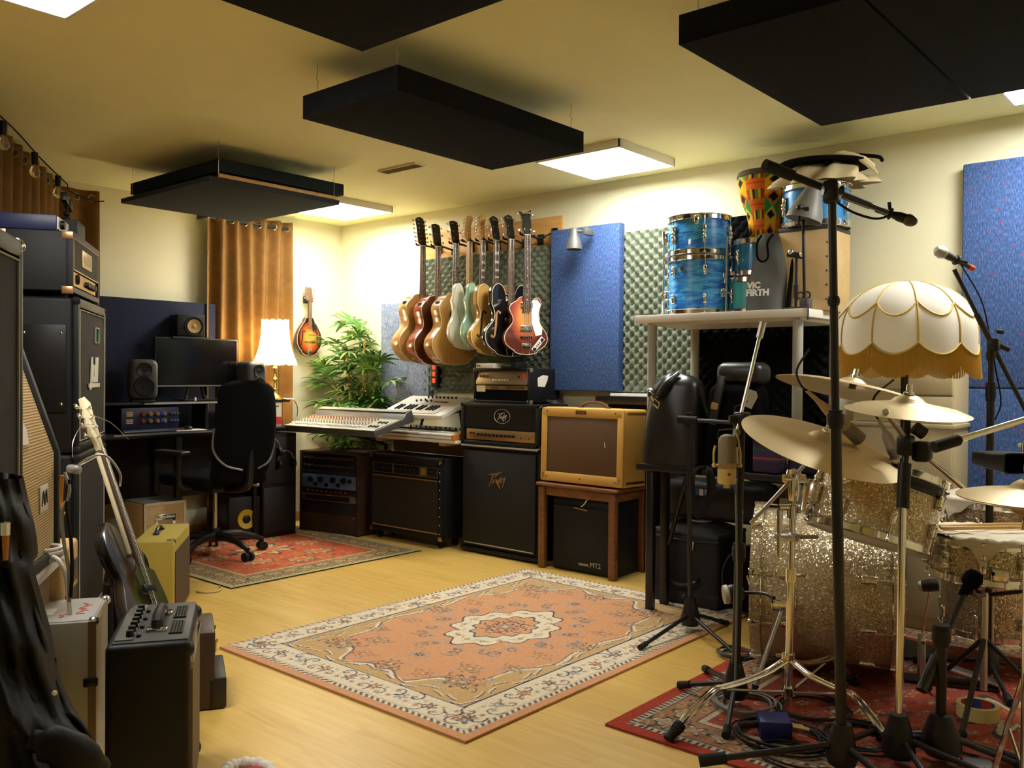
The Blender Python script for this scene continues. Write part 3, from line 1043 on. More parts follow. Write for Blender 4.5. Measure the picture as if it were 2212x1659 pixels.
    per = {'strat': 6, 'hof': 2, 'twelve': 6}.get(head, 3)
    zs = [0.035 + (hz - 0.065) * i / max(1, per - 1) for i in range(per)]
    for sx in ((-1,) if head == 'strat' else (-1, 1)):
        for z in zs:
            w = 0.036 if head != 'strat' else 0.036 - (z - 0.035) * 0.08
            b = MB()
            b.T = hm
            x0 = sx * (w - 0.014) if head != 'strat' else -w + .014
            b.cyl((x0, -0.001, z), (x0, -0.012, z), 0.0042, n=10)
            b.cyl((sx * w * .9, 0.008, z), (sx * (w + 0.012), 0.008, z), 0.0028, n=8)
            b.ball((sx * (w + 0.018), 0.008, z), (0.0075, 0.004, 0.0095) if head != 'hof' else (.011, .005, .013), 10, 6)
            b.T = Matrix(); b.build('tuner', TUNER, ho_)
    # fittings
    br = -scale_len
    if acoustic:
        sh = jz - 0.155
        b = MB(); b.cyl((0, yt - .0006, sh), (0, yt, sh), 0.050, n=32); b.build('soundhole', M('dark_hole', (0.006, 0.004, 0.003), 0.9), t)
        b = MB(); b.torus((0, yt - .0004, sh), 0.056, 0.0030, 32, 6, (0, 1, 0)); b.build('rosette', ROSE, t)
        b = MB(); b.prism([(.035, sh - .04), (.05, sh - .01), (.066, sh - .02), (.10, sh - .09), (.095, sh - .14), (.06, sh - .15), (.035, sh - .09)], 0.0012, m=FMAT @ TR(0, 0, 0.0028)); b.build('pickguard', TORT, t)
        b = MB(); b.box((0, yt - .004, br), (0.165, 0.009, 0.028), 0.004); b.build('bridge', ROSE, t)
        ys = yt - 0.009
        b = MB(); b.box((-0.124, 0.045, jz - 0.085), (0.012, 0.045, 0.065), 0.003); b.build('preamp', BLKP, t)
    else:
        ys = -off - fb - 0.006
        if kind in ('semi',):
            b = MB()
            f_hole(b, -0.118, jz - .215, 1.05, 1, 0, yt - .001); f_hole(b, 0.118, jz - .215, 1.05, -1, 0, yt - .001)
            b.build('f_holes', M('f_hole_shade', (0.02, 0.011, 0.006), 0.8) if top is not GBLK else M('f_hole_wood', (0.42, 0.22, 0.08), 0.7), t)['kind'] = 'stuff'
        for z in ((jz - .045, jz - .185) if kind != 'club' else (jz - .06, jz - .215)):
            b = MB(); b.box((0, yt - .004, z), (0.086 if kind != 'solid' else .084, 0.010, 0.036 if kind != 'solid' else .018), 0.003)
            for k in range(6): b.cyl((-.026 + k * .0104, yt - .0096, z), (-.026 + k * .0104, yt - .009, z), 0.0025, n=8)
            b.build('pickup', CHR if kind != 'solid' else WHT, t)
        b = MB(); b.box((0, yt - .006, br + .02), (0.085, 0.012, 0.014), 0.002); b.build('bridge', CHR if kind != 'club' else EBON, t)
        if kind != 'solid':
            b = MB(); b.box((0, yt - .006, bz1 + .065), (0.075, 0.010, 0.022), 0.003); b.cyl((-.035, yt - .005, bz1 + .06), (-.02, yt, bz1 + .004), .002); b.cyl((.035, yt - .005, bz1 + .06), (.02, yt, bz1 + .004), .002); b.build('tailpiece', CHR, t)
        if kind == 'semi':
            for x, z in ((.13, jz - .30), (.10, jz - .35), (.155, jz - .345), (.12, jz - .385)):
                b = MB(); b.cyl((x, yt, z), (x, yt - .014, z), .011, .010, 16); b.build('control_knob', GOLDP if top is not GBLK else BLKP, t)
        if kind == 'solid':
            b = MB(); b.prism([(-.05, jz - .05), (-.09, jz - .0), (-.10, jz - .10), (-.085, jz - .16), (-.05, jz - .26), (.02, jz - .25), (.08, jz - .31), (.13, jz - .30), (.13, jz - .20), (.06, jz - .12), (.06, jz - .05)], 0.002, m=FMAT @ TR(0, 0, 0.0028)); b.build('pickguard', WHT, t)
            for x, z in ((.085, jz - .22), (.10, jz - .255), (.115, jz - .29)):
                b = MB(); b.cyl((x, yt, z), (x, yt - .016, z), .011, .009, 16); b.build('control_knob', CRM, t)
        if kind == 'club':
            b = MB(); b.prism([(.036, jz - .03), (.075, jz - .02), (.10, jz - .05), (.085, jz - .11), (.09, jz - .17), (.115, jz - .21), (.110, jz - .255), (.065, jz - .265), (.046, jz - .20), (.036, jz - .18)], 0.002, m=FMAT @ TR(0, 0, 0.006)); b.build('pickguard', M('white_pearl', (0.85, 0.84, 0.82), 0.3), t)
            b = MB(); b.T = TR(.085, yt - .003, jz - .32) @ RY(R(40)); b.box((0, 0, 0), (0.034, 0.004, 0.115), 0.0015); pl = b.build('control_plate', M('pearl_plate', (0.80, 0.78, 0.68), 0.3), t)
            for q in (-.042, .042):
                b = MB(); b.T = TR(.085, yt - .003, jz - .32) @ RY(R(40)); b.cyl((0, 0, q), (0, -.012, q), .011, .010, 14); b.build('control_knob', BLKP, pl)
            for q in (-.015, 0, .015):
                b = MB(); b.T = TR(.085, yt - .003, jz - .32) @ RY(R(40)); b.box((0, -.003, q), (.012, .004, .005)); b.build('switch', BLKP, pl)
            b = MB(); b.T = hm @ TR(0, -0.0155, hz * .82) @ RY(R(-6)); b.text('Höfner', 0.024, 0.0008, FRONT, shear=0.3); b.T = Matrix(); b.build('name_script', GOLDP, ho_)
    for k in range(nstr if nstr <= 6 else 6):
        x = (k - (min(nstr, 6) - 1) / 2) * (0.0072 if nstr > 4 else .0105)
        b = MB(); b.cyl((x, -off - fb - .004, 0.002), (x * 1.45, ys if not acoustic else yt - .012, br), 0.0009 if nstr != 4 else .0016, n=5, cap=False); b.build('string', STR, t)
    if head == 'epi':
        b = MB(); b.T = hm @ TR(0, -0.0162, hz * .80); b.text('Epiphone', 0.014, 0.0008, FRONT, shear=0.2); b.T = Matrix(); b.build('name_script', GOLDP, ho_)
    return t


GY = 4.81
RZG = R(79)
def gl(px, py, y=GY): return ony(px, py, y)
guitar('leftmost hanging guitar, natural acoustic with a twelve-string headstock', gl(913, 531), RZG, 'dread', NAT, NATD, NATD, ROSEP, 'twelve', EBON, 12)
guitar('second hanging guitar from the left, red-sided acoustic with a dark brown top', gl(946, 533), RZG, 'dread', MAHD, MAHR, ROSEP, ROSEP, 'slot', EBON)
guitar('third hanging guitar from the left, natural acoustic with a black-faced headstock', gl(985, 527), RZG, 'dread', NAT, NATD, NATD, ROSE, 'slot', EBON)
guitar('white solid electric guitar with a maple neck, hung beside the green one', gl(1014, 523), RZG, 'solid', OLYW, OLYW, MAPLE, MAPLE, 'strat', MAPLE)
guitar('pale green solid electric guitar with square neck inlays', gl(1043, 521), RZG, 'solid', SURF, SURF, MAPLE, ROSE, 'strat', MAPLE, inlay='block')
guitar('honey blond hollow electric guitar with f-holes and a black headstock', gl(1071, 520), RZG, 'semi', HONEY, HONEY, NATD, ROSE, 'epi', EBON, inlay='block')
guitar('black semi-hollow electric guitar with f-holes', gl(1103, 518), R(77), 'semi', GBLK, GBLK, ROSEP, ROSEP, 'epi', EBON)
guitar('rightmost hanging instrument, sunburst club bass with a white pickguard', gl(1138, 508), R(62), 'club', sunburst('bass_sunburst', (0.72, 0.32, 0.06), (0.10, 0.012, 0.006), .125, .19, -.545, .35, .98), MAHR, ROSEP, ROSE, 'hof', GBLK, 4, scale_len=0.70, joint=15)

# hangers: one behind every headstock and an empty one at the right end
def hanger(label, x, z, tip):
    t = thing('guitar_hanger', label, 'hanger', (x, YB - 0.022, z), group='guitar hangers on the wooden board')
    b = MB(); b.box((0, -0.009, 0), (0.05, 0.018, 0.075), 0.003); b.build('wall_plate', BLKP, t)
    d = tip - Vector((x, YB - 0.022, z))
    e = Vector((d.x, d.y, d.z)) * 0.86
    b = MB(); b.tube([(0, -.015, 0), (0, -.03, 0), tuple(e * .6 + Vector((0, 0, .004))), tuple(e)], 0.008, 10); b.build('arm', BLKM, t)
    s = Vector((-d.y, d.x, 0)).normalized() * 0.034
    for q in (-1, 1):
        f = e + s * q
        b = MB(); b.tube([tuple(e), tuple(e + s * q * .8), tuple(f + Vector((d.x, d.y, 0)).normalized() * 0.045), tuple(f + Vector((d.x, d.y, 0)).normalized() * 0.055 + Vector((0, 0, .012)))], 0.0075, 8); b.build('prong', RUB, t)


for i, (px, py, nm) in enumerate(((913, 531, 'twelve-string'), (946, 533, 'red-sided acoustic'), (985, 527, 'third acoustic'), (1014, 523, 'white electric'), (1043, 521, 'pale green electric'), (1071, 520, 'honey blond guitar'), (1103, 518, 'black semi-hollow'), (1138, 508, 'sunburst bass'))):
    p = gl(px, py)
    rz = RZG if i < 6 else (R(77) if i == 6 else R(62))
    nrm = Vector((math.sin(rz), -math.cos(rz), 0))
    hanger('black wall hanger holding the %s guitar' % nm if i < 7 else 'black wall hanger holding the sunburst bass', max(p.x - 0.10, -5.36), p.z + 0.012, p - nrm * 0.03 + Vector((0, 0, 0.012)))
p = ony(1200, 498, YB - 0.02)
hanger('empty black wall hanger at the right end of the board', p.x, p.z - .02, ony(1165, 515, GY))

# ---- mandolin on the desk-side wall
MT = thing('mandolin', 'sunburst mandolin hung on the white wall beside the bamboo palm', 'mandolin', onx(669, 652, XL + 0.075), rz=R(90))
def mandolin(t):
    jz = -0.14
    w = [0.0, .05, .085, .112, .128, .131, .120, .085, 0.0]
    o = outline((w, w), jz + .01, jz - .335)
    b = MB(); b.prism(o, 0.045, 0.005, m=FMAT @ TR(0, 0, -0.045)); b.build('body', MAHD, t)
    b = MB(); b.prism([(x * .98, (z - jz + .16) * .98 + jz - .16) for x, z in o], 0.003, m=FMAT); b.build('top', sunburst('mandolin_sunburst', (0.75, 0.36, 0.05), (0.03, 0.006, 0.004), .115, .15, jz - .18, .3, .98), t)
    b = MB(); b.tube([(x * .995, -.001, z) for x, z in o], .0022, 6, True); b.build('binding', CRM, t)
    b = MB(); b.box((0, 0.004, jz / 2), (.032, .018, -jz + .02), .006); b.build('neck', ROSE, t)
    b = MB(); b.box((0, -.010, jz / 2 - .05), (.034, .006, -jz + .10), .001); b.build('fretboard', ROSEP, t)
    b = MB(); b.prism([(-.018, 0), (-.036, .02), (-.034, .12), (-.022, .135), (0, .128), (.022, .135), (.034, .12), (.036, .02), (.018, 0)], .014, .001, m=RX(-R(12)) @ FMAT @ TR(0, 0, -.007)); h = b.build('headstock', ROSEP, t)
    for sx in (-1, 1):
        for k in range(4):
            b = MB(); z = .03 + k * .026
            b.cyl((sx * .034, 0, z), (sx * .048, 0, z), .0025, n=6); b.ball((sx * .052, 0, z), (.007, .004, .008), 8, 6); b.build('tuner', TUNER, h)
    b = MB(); f_hole(b, -.078, jz - .18, .75, 1, 0, -.004); f_hole(b, .078, jz - .18, .75, -1, 0, -.004); b.build('f_holes', M('dark_hole', (0.006, 0.004, 0.003), 0.9), t)['kind'] = 'stuff'
    b = MB(); b.box((0, -.008, jz - .215), (.11, .010, .010), .002); b.build('bridge', ROSE, t)
    b = MB(); b.box((0, -.006, jz - .305), (.034, .005, .062), .002); b.build('tailpiece', TUNER, t)
    b = MB(); b.prism([(.02, jz - .05), (.06, jz - .06), (.075, jz - .10), (.03, jz - .12)], .002, m=FMAT @ TR(0, 0, .008)); b.build('pickguard', EBON, t)
    for k in range(4):
        x = (k - 1.5) * .008
        b = MB(); b.cyl((x, -.014, 0), (x * 1.3, -.014, jz - .30), .0008, n=5, cap=False); b.build('string', STR, t)
    b = MB(); b.box((0, .055, .02), (.04, .035, .06), .003); b.cyl((-.024, .04, .004), (-.024, -.012, .004), .005); b.cyl((.024, .04, .004), (.024, -.012, .004), .005); b.box((0, .04, .004), (.06, .012, .012)); b.build('wall_hook', BLKM, t)
mandolin(MT)
# ================================================================== amplifiers along the back wall
TWEED = M('tweed_covering', (0.62, 0.36, 0.075), 0.7, var=0.12, vscale=260, bump=0.4, bscale=400)
BRGRILL = stripes('brown_grille_cloth', (0.06, 0.03, 0.012), (0.26, 0.14, 0.055), 70, (0, R(35), 0), fine='X')
DKGRILL = stripes('black_grille_cloth', (0.003, 0.003, 0.0035), (0.010, 0.010, 0.010), 120, fine='X')
OLGRILL = stripes('dark_olive_grille', (0.010, 0.008, 0.004), (0.034, 0.026, 0.013), 110, fine='X')
PIPE = M('silver_piping', (0.5, 0.48, 0.42), 0.4, 0.3)


def knobs(parent, pts, r, h, mat, name='control_knob', d=(0, -1, 0), cap=None):
    for p in pts:
        b = MB(); e = Vector(p) + Vector(d) * h
        b.cyl(p, e, r, r * .85, 14)
        if cap: b.cyl(e, e + Vector(d) * .001, r * .55, n=10)
        b.build(name, mat, parent)


def corners(parent, W, D, H, s=0.028, mat=None, z0=0.0, front_only=True):
    for sx in (-1, 1):
        for z in (z0, H):
            for y in ((-D / 2,) if front_only else (-D / 2, D / 2)):
                b = MB()
                q = 1 if z == z0 else -1
                b.box((sx * (W / 2 - s / 2 + .003), y - .001 * (1 if y < 0 else -1), z + q * (s / 2 - .003)), (s, .004, s), .0015)
                b.box((sx * (W / 2 + .001), y + (s / 2 - .003) * (1 if y < 0 else -1), z + q * (s / 2 - .003)), (.004, s, s), .0015)
                b.build('corner_guard', mat or CHR, parent)


def casters(parent, W, D, r=0.03, z=0.0):
    for sx in (-1, 1):
        for sy in (-1, 1):
            b = MB()
            b.cyl((sx * (W / 2 - .06) - .012, sy * (D / 2 - .06), r), (sx * (W / 2 - .06) + .012, sy * (D / 2 - .06), r), r, n=20)
            b.box((sx * (W / 2 - .06), sy * (D / 2 - .06), r * 1.9), (.04, .05, r * .7), .004)
            b.build('caster', RUB, parent)


def strap(parent, x, y, z, L=0.18, mat=None, axis='x', h=0.03, r=0.010):
    d = Vector((1, 0, 0)) if axis == 'x' else Vector((0, 1, 0))
    c = Vector((x, y, z))
    b = MB(); b.tube([c - d * L / 2, c - d * L * .42 + Vector((0, 0, h * .5)), c - d * L * .2 + Vector((0, 0, h)), c + d * L * .2 + Vector((0, 0, h)), c + d * L * .42 + Vector((0, 0, h * .5)), c + d * L / 2], r, 8, spline=4)
    for s in (-1, 1): b.box(c + d * s * L / 2 + Vector((0, 0, .004)), (.035, .03, .01) if axis == 'x' else (.03, .035, .01), .003)
    return b.build('handle', mat or BLKP, parent)


# ---- Peavey 4x12 cabinet and head
PX = (-4.515 - 3.765) / 2
t = thing('speaker_cabinet', 'tall black guitar cabinet with a gold lightning-style logo below the matching head', 'speaker cabinet', (PX, 4.66 + .18, 0))
W, D, H = 0.745, 0.36, 0.79
b = MB(); b.box((0, 0.01, H / 2 + .015), (W, D - .02, H - .03), .014)
for z, h in ((.03, .03), (H - .012, .024)): b.box((0, -D / 2 + .01, z), (W - .01, .025, h), .006)
b.build('cabinet', BLK, t)
b = MB(); b.box((0, -D / 2 + .006, H / 2 + .01), (W - .06, .012, H - .10), .003); b.build('grille_cloth', DKGRILL, t)
b = MB(); b.box((0, -D / 2 - .003, H - .006), (W - .02, .006, .012), .002); b.build('trim_bar', PIPE, t, 'bright trim bar along the top')
b = MB(); b.box((0, -D / 2 - .002, .075), (W - .09, .005, .008), .002); b.build('trim_bar', PIPE, t)


def peavey(b, s):
    """jagged lightning lettering"""
    for q in ([(210,382),(340,360),(480,330),(670,290),(560,345),(405,450),(398,432),(470,368),(345,384)], [(345,384),(388,380),(345,505),(250,655),(240,655),(305,520)], [(395,478),(440,468),(420,500),(405,540),(410,575),(330,588),(360,560)],
              [(455,472),(490,480),(540,570),(600,690),(575,690),(500,590),(452,540)], [(500,520),(550,482),(650,350),(610,430),(560,545),(538,556)], [(612,432),(662,436),(640,500),(640,556),(575,562),(600,500)], [(680,438),(760,405),(720,520),(660,655),(652,640),(690,520)]):
        b.prism([((x - 485) / 275 * s, -(y - 480) / 275 * s) for x, y in q], .003, m=FMAT)


b = MB(); b.T = TR(-.01, -D / 2 - .001, .555); peavey(b, .085); b.T = Matrix(); b.build('logo', GOLDP, t)
t = thing('amplifier_head', 'black amplifier head with a gold control panel and an oval logo', 'amplifier', (PX, 4.66 + .17, .79))
W, D, H = 0.745, 0.33, 0.305
b = MB(); b.box((0, .008, H / 2), (W, D - .016, H), .012)
for sx in (-1, 1): b.box((sx * (W / 2 - .018), -D / 2 + .01, H / 2), (.036, .03, H), .008)
for z in (.018, H - .014): b.box((0, -D / 2 + .01, z), (W, .03, .032), .008)
b.build('cabinet', BLK, t)
b = MB(); b.box((0, -D / 2 + .004, .20), (W - .075, .008, .155)); b.build('grille', M('black_perforated_steel', (.012, .012, .013), .4, .5, bump=.5, bscale=350), t)
p = MB(); p.box((.01, -D / 2 + .002, .078), (W - .10, .012, .075), .001); pl = p.build('control_panel', GOLDP, t)
knobs(pl, [(-.29 + .024, -D / 2, .085), (-.24, -D / 2, .085)], .008, .010, BLKP, 'jack')
knobs(pl, [(-.19 + i * .037, -D / 2 - .003, .078) for i in range(10)], .012, .014, BLKP)
knobs(pl, [(.22 + i * .035, -D / 2 - .003, .07) for i in range(3)], .008, .012, CHR, 'switch')
b = MB(); b.T = TR(0.03, -D / 2 - .001, .215) @ Matrix.Diagonal((1, 1, .68, 1)); b.torus((0, 0, 0), .074, .0022, 40, 6, (0, 1, 0)); b.T = TR(0.03, -D / 2 - .001, .215); peavey(b, .046); b.T = Matrix(); b.build('logo', PIPE, t)
corners(t, W, D, H)
strap(t, 0, 0, H, .22)

# ---- small bass head on top
t = thing('amplifier_head', 'small bass amplifier head with a tan panel and white sticker on its side', 'amplifier', (-4.17, 4.72 + .17, 1.095))
W, D, H = .54, .34, .25
b = MB(); b.box((0, .01, H / 2 + .006), (W, D - .02, H - .012), .006)
for z in (.012, H - .008): b.box((0, -D / 2 + .012, z), (W, .03, .018), .004)
for sx in (-1, 1): b.box((sx * (W / 2 - .01), -D / 2 + .012, H / 2), (.02, .03, H), .004)
b.build('cabinet', BLK, t)
PANEL = M('tan_metal_panel', (.36, .29, .19), .38, .7)
b = MB(); b.T = TR(0, -D / 2 + .010, .185) @ RX(-R(12)); b.box((0, 0, 0), (W - .05, .010, .10), .001); b.T = Matrix(); pl = b.build('control_panel', PANEL, t)
knobs(pl, [(-.19 + i * .035, -D / 2 + .004, .195) for i in range(3)], .011, .016, CHR)
knobs(pl, [(-.075 + i * .028, -D / 2 + .004, .168) for i in range(6)], .008, .012, WHT)
b = MB(); b.box((.205, -D / 2 + .002, .190), (.022, .012, .042), .002); b.build('power_switch', REDL, pl, 'red rocker switch')
b = MB(); b.cyl((.165, -D / 2 + .006, .19), (.165, -D / 2 - .004, .19), .008, n=12); b.build('jack', BLKP, pl)
b = MB(); b.box((0, -D / 2 + .002, .130), (W - .05, .012, .006)); b.build('trim_bar', CHR, t)
b = MB(); b.box((0, -D / 2 + .004, .112), (W - .05, .010, .026)); l2 = b.build('lower_panel', GOLDP, t)
b = MB(); b.T = TR(-.06, -D / 2 - .0015, .113); b.text('Amplifier', .022, .001, FRONT); b.T = Matrix(); b.build('lettering', BLKP, l2)
b = MB()
for i in range(9): b.box((.045 + i * .021, -D / 2 - .001, .112), (.013, .003, .012 if i % 3 else .008))
b.build('button_row', BLKP, l2)
b = MB(); b.box((-.195, -D / 2 - .002, .108), (.085, .002, .052)); b.build('paper_label', CRM, t)
b = MB(); b.box((0, -D / 2 + .008, .055), (W - .05, .008, .08)); b.build('grille', BLKC, t)
b = MB(); b.prism([(-.06, .02), (-.055, -.04), (.02, -.045), (.05, .0), (.06, .035), (0, .04)], .001, m=TR(W / 2 + .001, -.03, .165) @ RY(R(90)) @ RZ(R(90))); b.build('sticker', M('white_paper', (.8, .77, .68), .6), t, 'torn white sticker')
corners(t, W, D, H, .03, M('worn_brass_corner', (.55, .47, .33), .35, .8))
for sx in (-1, 1):
    for sy in (-1, 1):
        b = MB(); b.cyl((sx * .22, sy * .13, -.0), (sx * .22, sy * .13, .012), .014, n=14); b.build('rubber_foot', RUB, t)
ZT = 1.095 + .251
t = thing('effects_box', 'small white metal box with plugs lying on the bass amplifier head', 'effects box', (-4.30, 4.74, ZT))
b = MB(); b.box((0, 0, .019), (.17, .11, .036), .004); b.build('case', WHTP, t)
for i in range(3):
    b = MB(); b.cyl((-.085 + .016 + i * .018, -.055, .02), (-.069 + i * .018, -.075, .02), .006, n=10); b.build('plug', CHR, t)
b = MB(); b.tube([(-.085, -.02, .022), (-.12, -.03, .022), (-.16, -.04, .014), (-.20, -.02, .008)], .005, 8, spline=3); b.build('cable', BLKP, t)
t = thing('pedal', 'black box with four silver knobs lying on the bass amplifier head', 'effects pedal', (-4.06, 4.72, ZT))
b = MB(); b.box((0, 0, .02), (.15, .10, .04), .004); b.build('case', BLKP, t)
knobs(t, [(-.05 + i * .022, -.05, .02) for i in range(4)], .006, .010, CHR)
t = thing('folded_note', 'folded cream paper lying between the white box and the black pedal', 'paper', (-4.175, 4.73, ZT))
b = MB(); b.box((0, 0, .002), (.07, .06, .003)); b.box((.004, 0, .007), (.066, .058, .003), rot=(0, R(-6), 0)); b.build('sheet', CRM, t)
t = thing('microphone_lead', 'black cable lying coiled behind the bass amplifier head beside the tweed amplifier', 'cable', (-3.70, 4.80, 1.096))
b = MB(); b.tube([(0, 0, .012), (-.06, -.05, .03), (-.02, -.09, .02), (.03, -.05, .012), (-.02, .02, .03), (-.07, -.02, .012), (-.05, .06, .012)], .007, 8, spline=5); b.build('cable', BLKP, t)
b = MB(); b.cyl((-.05, .06, .012), (-.05, .12, .012), .009, n=10); b.build('plug', CHR, t)

# ---- tweed combo on a small wooden table, and the black Yamaha cabinet under it
t = thing('side_table', 'small brown wooden table carrying the yellow tweed amplifier', 'table', (-3.42, 4.80, 0))
TAB = wood('teak_table', (.15, .058, .018), (.24, .10, .035), (6, 6, 24), .4)
W, D, H = .66, .40, .58
b = MB(); b.box((0, 0, H - .012), (W, D, .024), .010, seg=3); b.build('tabletop', TAB, t)
b = MB()
b.box((0, 0, H - .055), (W - .06, D - .06, .062), .003); b.build('apron', TAB, t)
for sx in (-1, 1):
    for sy in (-1, 1):
        b = MB(); b.box((sx * (W / 2 - .045), sy * (D / 2 - .03), (H - .03) / 2), (.05, .045, H - .03), .008, seg=3); b.build('leg', TAB, t)
t = thing('combo_amplifier', 'yellow tweed combo amplifier with brown grille on the small wooden table', 'amplifier', (-3.395, 4.76, .585), rot=(R(-1.5), 0, 0))
W, D, H = .665, .28, .50
b = MB()
b.box((0, .01, H - .03), (W, D - .02, .06), .022, seg=3); b.box((0, .01, .03), (W, D - .02, .06), .022, seg=3)
for sx in (-1, 1): b.box((sx * (W / 2 - .022), .01, H / 2), (.044, D - .02, H), .020, seg=3)
b.box((0, D / 2 - .01, H / 2), (W - .04, .012, H - .04))
b.box((0, -D / 2 + .012, H - .034), (W - .01, .024, .062), .01); b.box((0, -D / 2 + .012, .036), (W - .01, .024, .066), .01)
for sx in (-1, 1): b.box((sx * (W / 2 - .026), -D / 2 + .012, H / 2), (.05, .024, H - .02), .01)
b.build('cabinet', TWEED, t)
b = MB(); b.box((0, -D / 2 + .012, H / 2 + .002), (W - .10, .012, H - .125), .002); b.build('grille_cloth', BRGRILL, t)
b = MB(); b.box((.0, -D / 2 - .001, H - .030), (.085, .004, .026), .003); pl = b.build('name_plate', M('dark_brown_plate', (.09, .03, .012), .4), t)
b = MB(); b.T = TR(0, -D / 2 - .0035, H - .030); b.text('Fender', .024, .001, FRONT, shear=.25); b.T = Matrix(); b.build('lettering', GOLDP, pl)
b = MB(); b.tube([(.19, -D / 2 + .003, .285), (.188, -D / 2 + .003, .265), (.195, -D / 2 + .003, .25)], .0018, 6); b.build('pick_mark', WHT, t, 'small white thread caught in the grille')
for x in (-.29, 0, .29):
    b = MB(); b.ball((x * .95, -D / 2 - .001, .035), (.006, .003, .006), 10, 6); b.build('screw', TORT, t)
for x in (-.28, .27):
    b = MB(); b.ball((x, -D / 2 - .001, H - .028), (.006, .003, .006), 10, 6); b.build('screw', TORT, t)
strap(t, .02, -.02, H, .22, M('brown_leather', (.13, .05, .02), .45), h=.035)
t = thing('speaker_cabinet', 'black cabinet with white lettering standing under the small wooden table', 'speaker cabinet', (-3.40, 4.83, 0))
W, D, H = .50, .34, .49
b = MB(); b.box((0, .005, H / 2), (W, D - .01, H), .01); b.build('cabinet', BLK, t)
b = MB(); b.box((0, -D / 2 - .001, H / 2 - .02), (W - .035, .012, H - .075), .003); b.build('grille_cloth', DKGRILL, t)
b = MB(); b.T = TR(.02, -D / 2 - .009, .062); b.text('YAMAHA', .020, .001, FRONT, offset=.0008); b.T = TR(.115, -D / 2 - .009, .067); b.text('MT2', .046, .001, FRONT); b.T = Matrix(); b.build('lettering', PIPE, t)
b = MB(); b.tube([(-.06, -D / 2 - .012, H - .06), (.05, -D / 2 - .012, H - .072)], .003, 6); b.build('trim_bar', GOLDP, t)
b = MB(); b.tube([(.0, -D / 2 - .01, H - .05), (.03, -D / 2 - .02, H - .03), (.055, -D / 2 - .012, H + .01)], .004, 6, spline=4); b.build('cable', WHT, t)

# ---- combo on casters
t = thing('combo_amplifier', 'large black combo amplifier with a dark olive grille standing on casters', 'amplifier', (-5.02, 4.70, .001), rz=R(1))
W, D, H, z0 = .80, .27, .67, .065
casters(t, W, D)
b = MB(); b.box((0, .008, z0 + (H - z0) / 2), (W, D - .016, H - z0), .010)
for sx in (-1, 1): b.box((sx * (W / 2 - .02), -D / 2 + .01, z0 + (H - z0) / 2), (.04, .025, H - z0), .006)
b.box((0, -D / 2 + .01, H - .03), (W, .025, .06), .006); b.box((0, -D / 2 + .01, z0 + .02), (W, .025, .04), .006)
b.build('cabinet', BLK, t)
b = MB(); b.box((0, -D / 2 + .006, H - .105), (W - .08, .012, .085), .001); pl = b.build('control_panel', BLKM, t)
b = MB()
for x0, x1 in ((-.355, -.13), (-.12, .17), (.18, .235), (.245, .355)):
    for z in (H - .068, H - .142): b.box(((x0 + x1) / 2, -D / 2 - .001, z), (x1 - x0, .002, .003))
    for x in (x0, x1): b.box((x, -D / 2 - .001, H - .105), (.003, .002, .075))
b.build('panel_lines', GOLDP, pl)['kind'] = 'stuff'
knobs(pl, [(-.33 + i * .045, -D / 2, H - .105) for i in range(5)] + [(-.095 + i * .05, -D / 2, H - .105) for i in range(6)] + [(.27 + i * .035, -D / 2, H - .105) for i in range(3)], .011, .014, BLKP)
b = MB(); b.box((.207, -D / 2 - .001, H - .105), (.045, .003, .055)); b.build('indicator', M('yellow_plate', (.4, .28, .05), .4, .5), pl)
b = MB(); b.box((0, -D / 2 + .004, (H - .16 + z0 + .05) / 2), (W - .08, .010, H - .16 - z0 - .05)); b.build('grille_cloth', OLGRILL, t)
for z in (H - .165, z0 + .048):
    b = MB(); b.box((0, -D / 2 - .002, z), (W - .08, .006, .010)); b.build('trim_bar', GOLDP, t)
corners(t, W, D, H, .035, BRASS, z0)
b = MB()
for i in range(9): b.ball((W / 2 - .018, -D / 2 - .003, z0 + .05 + i * .065), .005, 8, 5)
b.build('edge_studs', PIPE, t)['kind'] = 'stuff'

# ---- equipment rack
t = thing('equipment_rack', 'low dark wooden equipment rack with a blue unit, beside the office chair', 'rack', (-5.80, 4.62, .010), rz=R(11))
W, D, H = .62, .42, .655
WALN = wood('dark_walnut', (.030, .014, .008), (.055, .026, .014), (5, 5, 20), .5)
b = MB()
for sx in (-1, 1): b.box((sx * (W / 2 - .011), 0, H / 2), (.022, D, H), .002)
b.box((0, 0, .075), (W - .03, D, .15), .002); b.box((0, .01, H - .011), (W, D, .022), .002); b.box((0, D / 2 - .01, H / 2), (W - .02, .012, H - .02))
b.build('cabinet', WALN, t)
z = H - .03
def unit(name, h, mat, label=None):
    global z
    b = MB(); b.box((0, -D / 2 + .012, z - h / 2), (W - .055, .02, h - .004), .001)
    o = b.build(name, mat, t, label)
    z -= h
    return o, z + h / 2
for q in range(2):
    o, zc = unit('patch_unit', .062, BLKM)
    b = MB()
    for i in range(20): b.cyl((-.25 + i * .0262, -D / 2 + .002, zc + .008 + .004 * math.sin(i * 2.1 + q)), (-.25 + i * .0262, -D / 2 - .012, zc + .008 + .004 * math.sin(i * 2.1 + q)), .006, n=8)
    b.build('fader_row', M('dull_grey_metal', (.12, .12, .12), .4, .5), o)['kind'] = 'stuff'
o, zc = unit('display_unit', .030, M('navy_plate', (.012, .016, .03), .4))
o, zc = unit('preamp_unit', .115, M('blue_grey_enamel', (.085, .13, .26), .4, .2), 'blue-grey preamp with black knobs')
knobs(o, [(-.19, -D / 2 + .002, zc + .012), (-.08, -D / 2 + .002, zc + .014), (.05, -D / 2 + .002, zc + .016), (.16, -D / 2 + .002, zc + .018)], .027, .018, BLKP)
